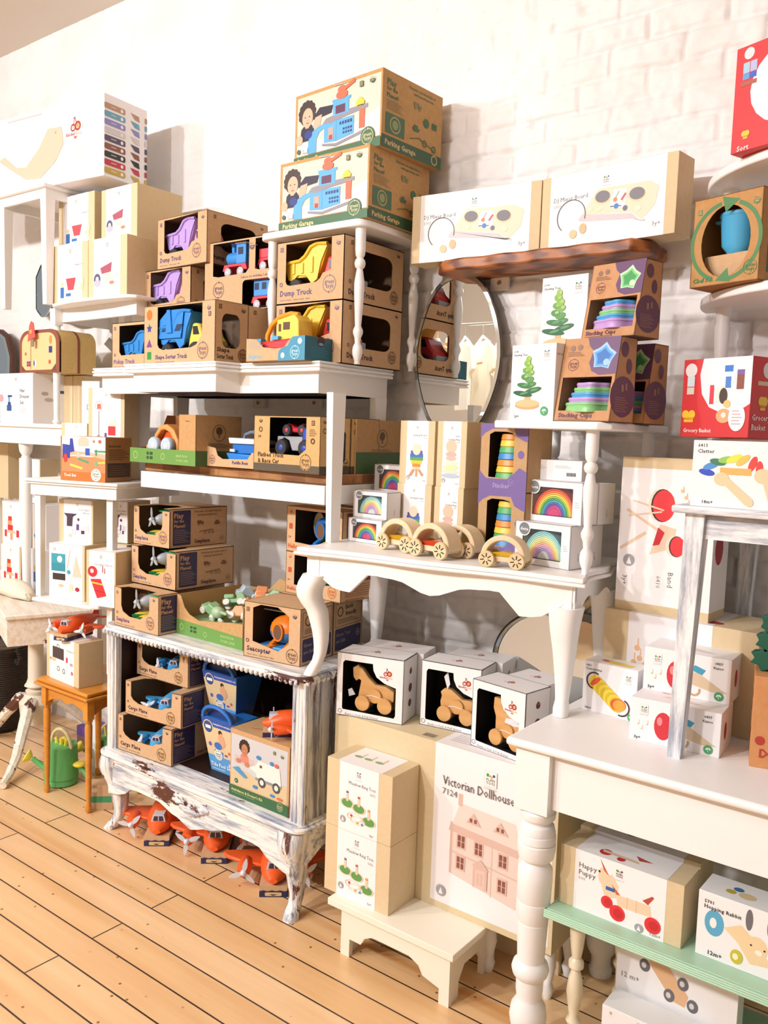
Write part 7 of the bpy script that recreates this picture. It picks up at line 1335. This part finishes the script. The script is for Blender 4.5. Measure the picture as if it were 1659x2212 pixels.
q3 = Vector((q.x-.03, 2.255, zh+hS2)); t = thing('price_card', 'red folded price card hanging over the front of the toy suitcase', 'card', tuple(q3)); G(mat('dc5a54', .6)).prism([(-.03, -.055), (.035, -.035), (.02, .03), (-.0, .04), (-.015, .02)], -.012, -.009).build('card_front', t); G(mat('f2a04a', .6)).ell((-.0, -.0135, -.01), .012, .002, .012, n=10, k=4).build('printed_sun', t); G(mat('8a7a60', .7)).box(.0, .02, -.011, -.008, -.08, -.045).build('tag', t)
q4 = Vector((q.x+wS/2+.002, 2.50, zh+hS2*.86)); t = thing('price_card', 'grey card tag hanging on the side of the rear toy suitcase', 'card', tuple(q4)); G(mat('b9b2a8', .6)).prism([(.0, -.02), (.03, .015), (.09, -.03), (.06, -.065)], .004, .006, 'x').build('card_front', t)
p0, p1 = cy((28, 800), (42, 800), 2.4, 2.4); carton('narrow white box with tan edge left of the toy suitcases', p0+Vector((-.1, 0, 0)), p1, zh+.001, .14, .1, TAN()).done() if 0 else None
# stage kit boxes
ST = 1.421
p0 = at(130, 1042, y=2.03); cA = radians(14.5); dirx = Vector((cos(cA), sin(cA), 0)); O_ = Vector((-2.91, 2.068, 0)); oy2 = Vector((-sin(cA), cos(cA), 0))
def onst(u, v): return O_+dirx*u+oy2*v
def proj_u(px, v, z=1.5):
    "distance along the stand's front for a photo column"
    best = None
    for i in range(120):
        u = -.6+i*.005; P = onst(u, v); d = P+Vector((0, 0, z))-CAM; X = 829.5+FPX*d.dot(_r2)/d.dot(_f)
        if best is None or abs(X-px) < best[0]: best = (abs(X-px), u)
    return best[1]
u0, u1 = proj_u(131, .03), proj_u(228, .03); P_ = onst(u1, .03); ht = at(228, 945, x=P_.x).z-ST
c = carton('orange and white tool set box with printed child on the small white stand', onst(u0, .03), P_, ST, ht, .16, mat('a97a48', .8, 'kraft', h2='b08350')); F = c.F; F.rect(.04, 0, 1, 1, 'f4ede6'); F.rect(.04, .2, 1, .55, 'd98a5a'); F.poly([(.04, .4), (.04, .55), (.55, .6), (1, .5), (1, .62), (.04, .7)], 'e8b090')
F.poly([(.05, .5), (.22, .5), (.22, .8), (.05, .82)], '2c3f9e'); F.poly([(.2, .62), (.32, .66), (.28, .95), (.22, .95)], '2c3f9e'); F.disk(.52, .86, .16, 'efc0ac', ry=.15); F.poly([(.36, .66), (.7, .66), (.64, .78), (.4, .78)], 'dce4ee'); F.rect(.56, .58, .66, .74, '2f4fb0'); F.disk(.4, .58, .06, 'efc0ac'); F.line([(.4, .5), (.64, .42)], .05, '4a9a6c'); F.rect(.78, .58, .82, .72, '4a9068'); F.rect(.76, .66, 1, .7, '4a9068'); F.line([(.22, .36), (.5, .28)], .05, 'efcf58'); F.disk(.12, .5, .06, 'c83a2c', ry=.1); F.disk(.8, .4, .05, '6ab08a'); F.line([(.84, .42), (1, .44)], .04, 'efcf58')
F.rect(.04, 0, 1, .2, 'e8702c'); F.text('Tool Set', .09, .09, .09, 'f8f0e8', 2, maxw=.3); F.disk(.8, .15, .14, 'f2ece4', 'logo'); gt_logo(F, .8, .15, .1, '2c5a3c'); badge(F, .75, .9, .045, 'c85a3a'); F.disk(.88, .9, .04, 'c85a3a')
F = c.R; F.text('Earth-friendly', .12, .78, .07, '3a2414', 1, maxw=.7); F.lines(.12, .9, .48, .74, 6, '4a3018', .3); F.rect(.08, .1, .94, .42, '4a3220'); F.lines(.14, .88, .14, .38, 5, '7a5a38', .3); c.done()
def wk_(px0, px1, v, ztop_px, z, d, label, pic=None, title=(), m=None, **kk):
    a, b = proj_u(px0, v), proj_u(px1, v); A, B = onst(a, v), onst(b, v); h = at(px1, ztop_px, x=B.x).z-z
    return plan_box(label, A, B, z, h, d, title, '', pic, m=m, **kk)
# stage kit box stands behind, on the console table
def kit(F): F.ring(.3, .72, .09, .012, 'b9a8a8'); F.rect(.25, .66, .36, .75, 'c86a54'); F.line([(.3, .62), (.3, .2)], .01, '8a7a7a'); F.line([(.18, .1), (.3, .2), (.42, .1)], .012, '8a7a8a'); F.disk(.68, .38, .08, 'eadfc8', ry=.12); F.rect(.56, .2, .76, .36, 'd02c34'); F.rect(.46, .1, .52, .24, '6a4a8c'); F.disk(.66, .12, .03, '8a4a5c')
q0, q1 = cy((190, 900), (270, 900), 2.27, 2.27); zk = ST+ht+.0
zk = at(262, 943, y=2.27).z; zk2 = at(265, 838, y=2.27).z
c = plan_box('tall white box with red bag and microphone print behind the tool set box', q0, q1, TA if zk > TA else 1.55, zk2-(TA if zk > TA else 1.55), .2, (), '', kit, (.12, .9), (.5, .88, .05)) if 0 else None
q0, q1 = onst(proj_u(191, .21), .21), onst(proj_u(268, .21), .21); hz = at(262, 838, x=q1.x).z-ST
plan_box('tall white box with red bag and microphone print behind the tool set box', q0, q1, ST, hz, .1, (), '', lambda F: kit(Sub(F, 1, .62, 0, .36)), (.12, .9), (.5, .93, .03))
q0, q1 = onst(proj_u(176, .33), .33), onst(proj_u(215, .33), .33); plan_box('white box with a large letter D behind the red bag box', q0, q1, ST, at(200, 825, x=q0.x).z-ST, .08, ('D',), '', None, None, None, (.3, .7, .08, 'l'), m=WBOX())
q0, q1 = onst(proj_u(132, .21), .21), onst(proj_u(188, .21), .21); plan_box('low white box just behind the tool set box', q0, q1, ST, at(160, 914, x=q0.x).z-ST, .1, (), '', None, (.14, .98), (.6, .93, .03))
# boxes on the lower board of the stand
LB = .916
def agent(F): F.poly([(.15, .68), (.55, .68), (.42, .6), (.4, .38), (.24, .38), (.24, .6)], '4a3448'); F.rect(.52, .3, .6, .44, '5a4a7c'); F.disk(.58, .55, .035, '5a3a4a'); F.rect(.68, .26, .88, .42, 'd8d4dc'); F.rect(.66, .22, .76, .3, '5a3040'); F.disk(.34, .16, .05, 'd0c4a8', ry=.04); F.ring(.45, .26, .05, .01, 'b0a8a0')
def clean(F): F.rect(.06, .52, .46, .82, '3f9cae'); F.rect(.06, .5, .46, .64, '338ea0'); F.disk(.3, .72, .06, 'e8f0f0'); F.rect(.1, .34, .46, .46, '3a3230'); F.line([(.6, .9), (.5, .5)], .015, 'd0b8a0'); F.poly([(.76, .82), (.66, .42), (.92, .42)], 'dcc8b4'); F.disk(.56, .5, .04, '3a9ac0'); F.disk(.34, .24, .06, 'e4bc9c', ry=.03); F.disk(.62, .22, .05, 'e8d4b8', ry=.08); F.disk(.8, .2, .05, 'a8283c', ry=.04)
def fire(F): F.disk(.22, .62, .11, 'cf2a34', ry=.1); F.disk(.2, .63, .04, 'f2ece8'); F.poly([(.15, .48), (.5, .5), (.7, .2), (.38, .14)], 'd8303a'); F.line([(.2, .42), (.58, .4)], .03, 'e8c43c'); F.line([(.28, .28), (.64, .26)], .01, '8a1c24'); F.rect(.55, .62, .58, .74, 'b0606a'); F.rect(.62, .6, .65, .7, 'b0606a')
a1 = wk_(106, 184, .04, 1180, LB, .13, 'white box with printed blue bag and broom on the lower board of the stand', clean, s=(0, .94), lg=(.15, .9, .05))
a2 = wk_(188, 272, .0, 1192, LB, .16, 'white fire fighter play set box, right one on the lower board', fire, ('Fire Fighter Play Set',), s=(.1, .96), lg=(.5, .9, .05), tpos=(.9, .74, .05, 'r'))
a3 = wk_(128, 201, .1, 1083, LB+a1.h, .15, 'tan and white secret agent set box standing on the broom set box', agent, ('Secret Agent', 'Play Set'), s=(.15, .95), lg=(.55, .9, .05), tpos=(.9, .76, .06, 'r'))
a4 = wk_(243, 276, .2, 1085, LB+a1.h+.002, .15, 'second secret agent set box half hidden behind the white post', agent, ('Secret Agent', 'Play Set'), s=(.0, .95), lg=(.55, .9, .05), tpos=(.9, .76, .06, 'r'))
carton('plain tan carton on the lower board behind the play set boxes', onst(-.33, .17), onst(-.09, .17), LB, a1.h-.001, .22, TAN()).done()
# boxes left of the stand, on the worn pedestal table
PT = .792
def dining(F): F.rect(.3, .34, .55, .46, 'd8303a'); F.rect(.3, .46, .5, .56, 'e8a068'); F.rect(.32, .56, .5, .66, 'd04038'); F.poly([(.2, .28), (.7, .28), (.6, .34), (.3, .34)], 'e8bf98'); F.rect(.42, .12, .54, .28, 'd8a078'); F.rect(.15, .18, .25, .34, 'd8303a'); F.rect(.72, .2, .85, .36, 'd8303a')
def saw(F): F.poly([(.1, .3), (.3, .38), (.6, .12), (.45, .04)], '3f9ccc'); F.rect(.45, .4, .6, .88, 'c8a8a0'); F.rect(.48, .5, .58, .75, '8a8490'); F.disk(.4, .6, .06, 'b0a0b0')
def castle(F): F.rect(.2, .5, .75, .62, 'ecd0a0'); F.rect(.45, .35, .6, .8, 'ecd0a0'); F.rect(.5, .75, .68, .95, '6aa0d8'); F.rect(.2, .25, .38, .48, '4a80c4'); F.rect(.68, .25, .85, .48, '5a98d8'); F.rect(.45, .08, .58, .3, '4a80c4')
def gs(px0, px1, y, zt_px, z, d, lb, pic, **kk):
    A, B = cy((px0, 1100), (px1, 1100), y, y); h = at(px1, zt_px, y=y).z-z; return plan_box(lb, A, B, z, h, d, (), '', pic, **kk)
b1 = gs(2, 44, 2.36, 1182, PT, .15, 'tan and white play furniture box on the worn table, lower one', dining, s=(0, .93), lg=(.5, .9, .05))
b2 = gs(4, 48, 2.37, 1087, PT+b1.h, .15, 'tan and white dining room play box on top of the lower one', dining, s=(.05, .95), lg=(.45, .9, .05))
b3 = gs(66, 97, 2.36, 1190, PT, .15, 'white box with blue and cream castle print beside the stand leg', castle, m=WBOX(), s=None, lg=None)
b4 = gs(70, 99, 2.37, 1092, PT+b3.h, .15, 'white box with blue shoe print stacked on the castle box', saw, m=WBOX(), s=None, lg=None)
b5 = gs(41, 87, 2.42, 993, PT+b2.h+b1.h, .1, 'tall white box with pale book print standing on the dining room box', lambda F: (F.disk(.25, .35, .05, 'd88aa8', ry=.08), F.poly([(.45, .2), (.7, .12), (.85, .22), (.6, .3)], 'bcc0dc')), s=(.04, .98), lg=(.5, .9, .04))
b6 = gs(-40, 18, 2.45, 958, PT+b2.h+b1.h, .1, 'plain tan box at the far left edge under the console table', None, s=None, lg=None)
for i, (px, py, sx, lb) in enumerate(((22, 1296, 1.0, 'cream cloth bag lying in front on the worn table at the left edge'), (5, 1262, .8, 'cream cloth bag with drawstring lying behind the front one'))):
    q = at(px, py, z=PT); t = thing('cloth_bag', lb, 'bag', (q.x-.06, q.y+.05+.12*i, PT)); m = mat('eee3cf', .9, 'fabric'); g = G(m); rs = []
    for j in range(11):
        u = j/10; r_ = .055*sin(pi*min(u*.8+.12, .95))**.6*sx; rs.append([((-.14+.3*u)*sx, r_*1.1*cos(a), .0+r_*.85*(1+sin(a)*(1+.1*sin(5*a+j)))) for a in [2*pi*n_/18 for n_ in range(18)]])
    g.rings(rs).build('bag_body', t, sub=1); G(mat('f2ead8', .8)).tube([(.14*sx, -.02, .03), (.17*sx, -.03, .05), (.18*sx, -.02, .03), (.16*sx, 0, .02)], .004, 6).build('drawstring', t)
# detective box and plane on the orange stool
p0, p1 = cz((101, 1459), (170, 1488), OZ+.001); h = at(104, 1368, y=p0.y).z-OZ
def dete(F): F.rect(.2, .5, .55, .76, '4a3c40'); F.ring(.37, .78, .05, .015, '4a3c40'); F.rect(.1, .42, .3, .49, 'e8c4a0'); F.disk(.14, .46, .02, 'c83a2c'); F.ring(.38, .28, .05, .015, '2c2a2c'); F.ring(.55, .26, .05, .015, '2c2a2c'); F.rect(.62, .48, .67, .6, 'c03a54'); F.disk(.8, .28, .045, 'e06a7c'); F.rect(.74, .44, .82, .5, 'b0a0a0')
c = plan_box('tan and white detective set box standing on the orange stool', p0, p1, OZ+.0005, h, .115, ('Detective Set',), '', dete, (.1, .86), (.5, .92, .045), (.85, .74, .055, 'r'))
o = plane('orange toy fire plane on a cardboard base on top of the detective box', c.P(c.w*.5, .07, c.h), .3, s=.85, cat='toy plane')
# watering cans and boxes under the stool
def can(label, px, py, rz, z=0, s=1.0):
    q = at(px, py, z=z); t = thing('watering_can', label, 'watering can', (q.x, q.y, z), rz); g1 = mat('62b56c', .35); y1 = mat('f0dc4e', .4); tn = mat('d8cf9c', .5)
    G(g1).lathe([(.05*s, 0), (.058*s, .006), (.056*s, .03), (.06*s, .035), (.058*s, .09), (.055*s, .14*s), (.05*s, .14*s)], n=26).build('can_body', t)
    G(tn).tube([(.052*s*cos(a), 0, .135*s+.06*s*sin(a)) for a in [pi*i/14 for i in range(15)]], .006*s, 8).build('handle', t)
    g = G(g1); g.tube([(-.04*s, -.02, .04), (-.075*s, -.045, .08), (-.095*s, -.06, .105)], [.014, .011, .012], 10); g.build('spout', t)
    G(y1).lathe([(.012, 0), (.03, .02), (.031, .026), (.028, .03)], (0, 0, 0), n=20).xf(Matrix.Translation((-.1*s, -.062, .105)) @ Matrix.Rotation(-.9, 4, 'Y') @ Matrix.Rotation(.6, 4, 'X')).build('sprinkler_head', t)
    for k, a in enumerate((-.4, 0, .4)): g = G(y1); g.tube([(a*.05, 0, .1), (a*.07, 0, .17), (a*.09, .0, .21)], [.006, .008, .006], 6); g.build('rake_prong', t)
    g = G(y1); g.prism([(-.035, .17), (.035, .17), (.028, .2), (0, .215), (-.028, .2)], .012, .02); g.build('shovel', t); return t
can('green watering can with yellow sprinkler and tools under the orange stool', 132, 1690, .1, s=1.3); can('second green watering can farther right behind the stool leg', 240, 1660, .4, s=1.15)
q = at(176, 1706, z=0); t = thing('watering_can_nozzle', 'loose green spout with yellow sprinkler head leaning on the front can', 'toy', (q.x-.02, q.y+.02, 0)); G(mat('62b56c', .35)).tube([(.05, .03, .01), (.0, .02, .05), (-.03, .01, .085)], [.016, .012, .012], 10).build('spout', t); G(mat('f0dc4e', .4)).ell((-.035, .005, .098), .03, .03, .012).build('sprinkler_head', t)
p0, p1 = cz((187, 1750), (244, 1749), 0); c = carton('small kraft box with green band behind the orange stool right leg', p0, p1, 0, .11, .07); c.F.rect(.1, .3, .95, .55, '3f9a6a'); c.F.disk(.3, .8, .1, 'e8e2d4'); c.done()
q = at(285, 1712, z=0); t = thing('garden_hoop', 'green plastic hoop handle lying on the floor behind the cabinet leg', 'toy', (q.x, q.y+.1, 0)); G(mat('3fae5c', .3)).tube([(.075*cos(a), .05*sin(a), .03+.012*sin(a)) for a in [2*pi*i/24 for i in range(25)]], .006, 8).build('hoop', t); G(mat('3fae5c', .3)).lathe([(.03, 0), (.034, .05), (.03, .06)], (-.09, 0, 0), n=18).build('cup', t)
p0, p1 = cy((166, 1640), (232, 1640), 2.5, 2.5); c = carton('purple topped box on the floor behind the watering cans', p0, p1, 0, at(200, 1580, y=2.5).z, .12, mat('8a6a6c', .7)); c.T.rect(0, 0, 1, 1, '6a4aa8'); c.F.rect(0, .5, .6, 1, '6a4aa8'); c.done()
# small odds and ends
q = at(1305, 1290, y=2.58); t = thing('straw_bow', 'pale straw bow showing between the coffee table corner and the music box', 'decoration', (q.x, q.y, q.z-.03)); G(mat('dccfae', .8, 'fabric')).ell((0, 0, .03), .05, .03, .022).build('bow_loop', t); G(mat('d2c39c', .8, 'fabric')).tube([(-.03, 0, .02), (-.08, .0, -.03), (-.1, 0, -.1)], [.014, .012, .01], 8).build('bow_tail', t)
q = at(1268, 1395, y=2.58); t = thing('wooden_disc', 'round wooden disc with dark rim leaning on the wall behind the concertina box', 'decoration', (q.x+.0, q.y-.03, q.z-.09)); G(mat('6a6660', .5)).lathe([(.1, 0), (.1, .02), (.07, .02)], (0, 0, .1), 'y', 30).build('rim', t); G(mat('dfb98a', .5, 'wood', h2='e8c89c')).lathe([(.01, -.004), (.075, -.004), (.075, .01)], (0, 0, .1), 'y', 30).build('disc', t)

# ------------------------------------------------------------------ repeats share a group
for key, names, grp in (('dump truck', ('carton_box',), 'dump truck window boxes'), ('dump truck', ('toy_truck',), 'toy dump trucks'), ('seaplane box', ('carton_box',), 'seaplane boxes'), ('seaplane', ('seaplane',), 'toy seaplanes'), ('cargo plane box', ('carton_box',), 'cargo plane boxes'), ('cargo plane', ('toy_plane',), 'blue cargo planes'), ('fire plane', ('toy_plane',), 'orange fire planes'),
    ('garage play set', ('carton_box',), 'garage play set boxes'), ('mixer board', ('toy_box',), 'mixer board boxes'), ('stacking cups box', ('carton_box',), 'stacking cups boxes'), ('stacking tree box', ('toy_box',), 'stacking tree boxes'), ('rainbow box', ('toy_box',), 'rainbow boxes'), ('rainbow arches', ('rainbow_stacker',), 'rainbow stackers'), ('stacking rocket', ('toy_box',), 'rocket and ring boxes'), ('stacking ring', ('toy_box',), 'rocket and ring boxes'),
    ('stacker box', ('carton_box',), 'stacker boxes'), ('helicopter', ('carton_box', ), 'helicopter boxes'), ('blue and green toy helicopter', ('toy_helicopter',), 'toy helicopters'), ('ring toss box', ('carton_box',), 'ring toss boxes'), ('white window box with bamboo', ('toy_box',), 'bamboo animal boxes'), ('bamboo push', ('bamboo_animal',), 'bamboo animals'), ('kazoo box', ('toy_box',), 'kazoo boxes'), ('secret agent', ('toy_box',), 'secret agent boxes'),
    ('flatbed truck', ('carton_box',), 'flatbed truck boxes'), ('tide pool', ('toy_pouch_box',), 'tide pool pouches'), ('tan sleeve box', ('toy_box',), 'tan sleeve boxes on the oval table'), ('toy suitcase', ('toy_suitcase',), 'toy suitcases'), ('watering can', ('watering_can',), 'watering cans'), ('cloth bag', ('cloth_bag',), 'cloth bags')):
    for o in S.objects:
        if not o.parent and 'label' in o and 'group' not in o and key in o['label'] and o.name.split('.')[0] in names: o['group'] = grp
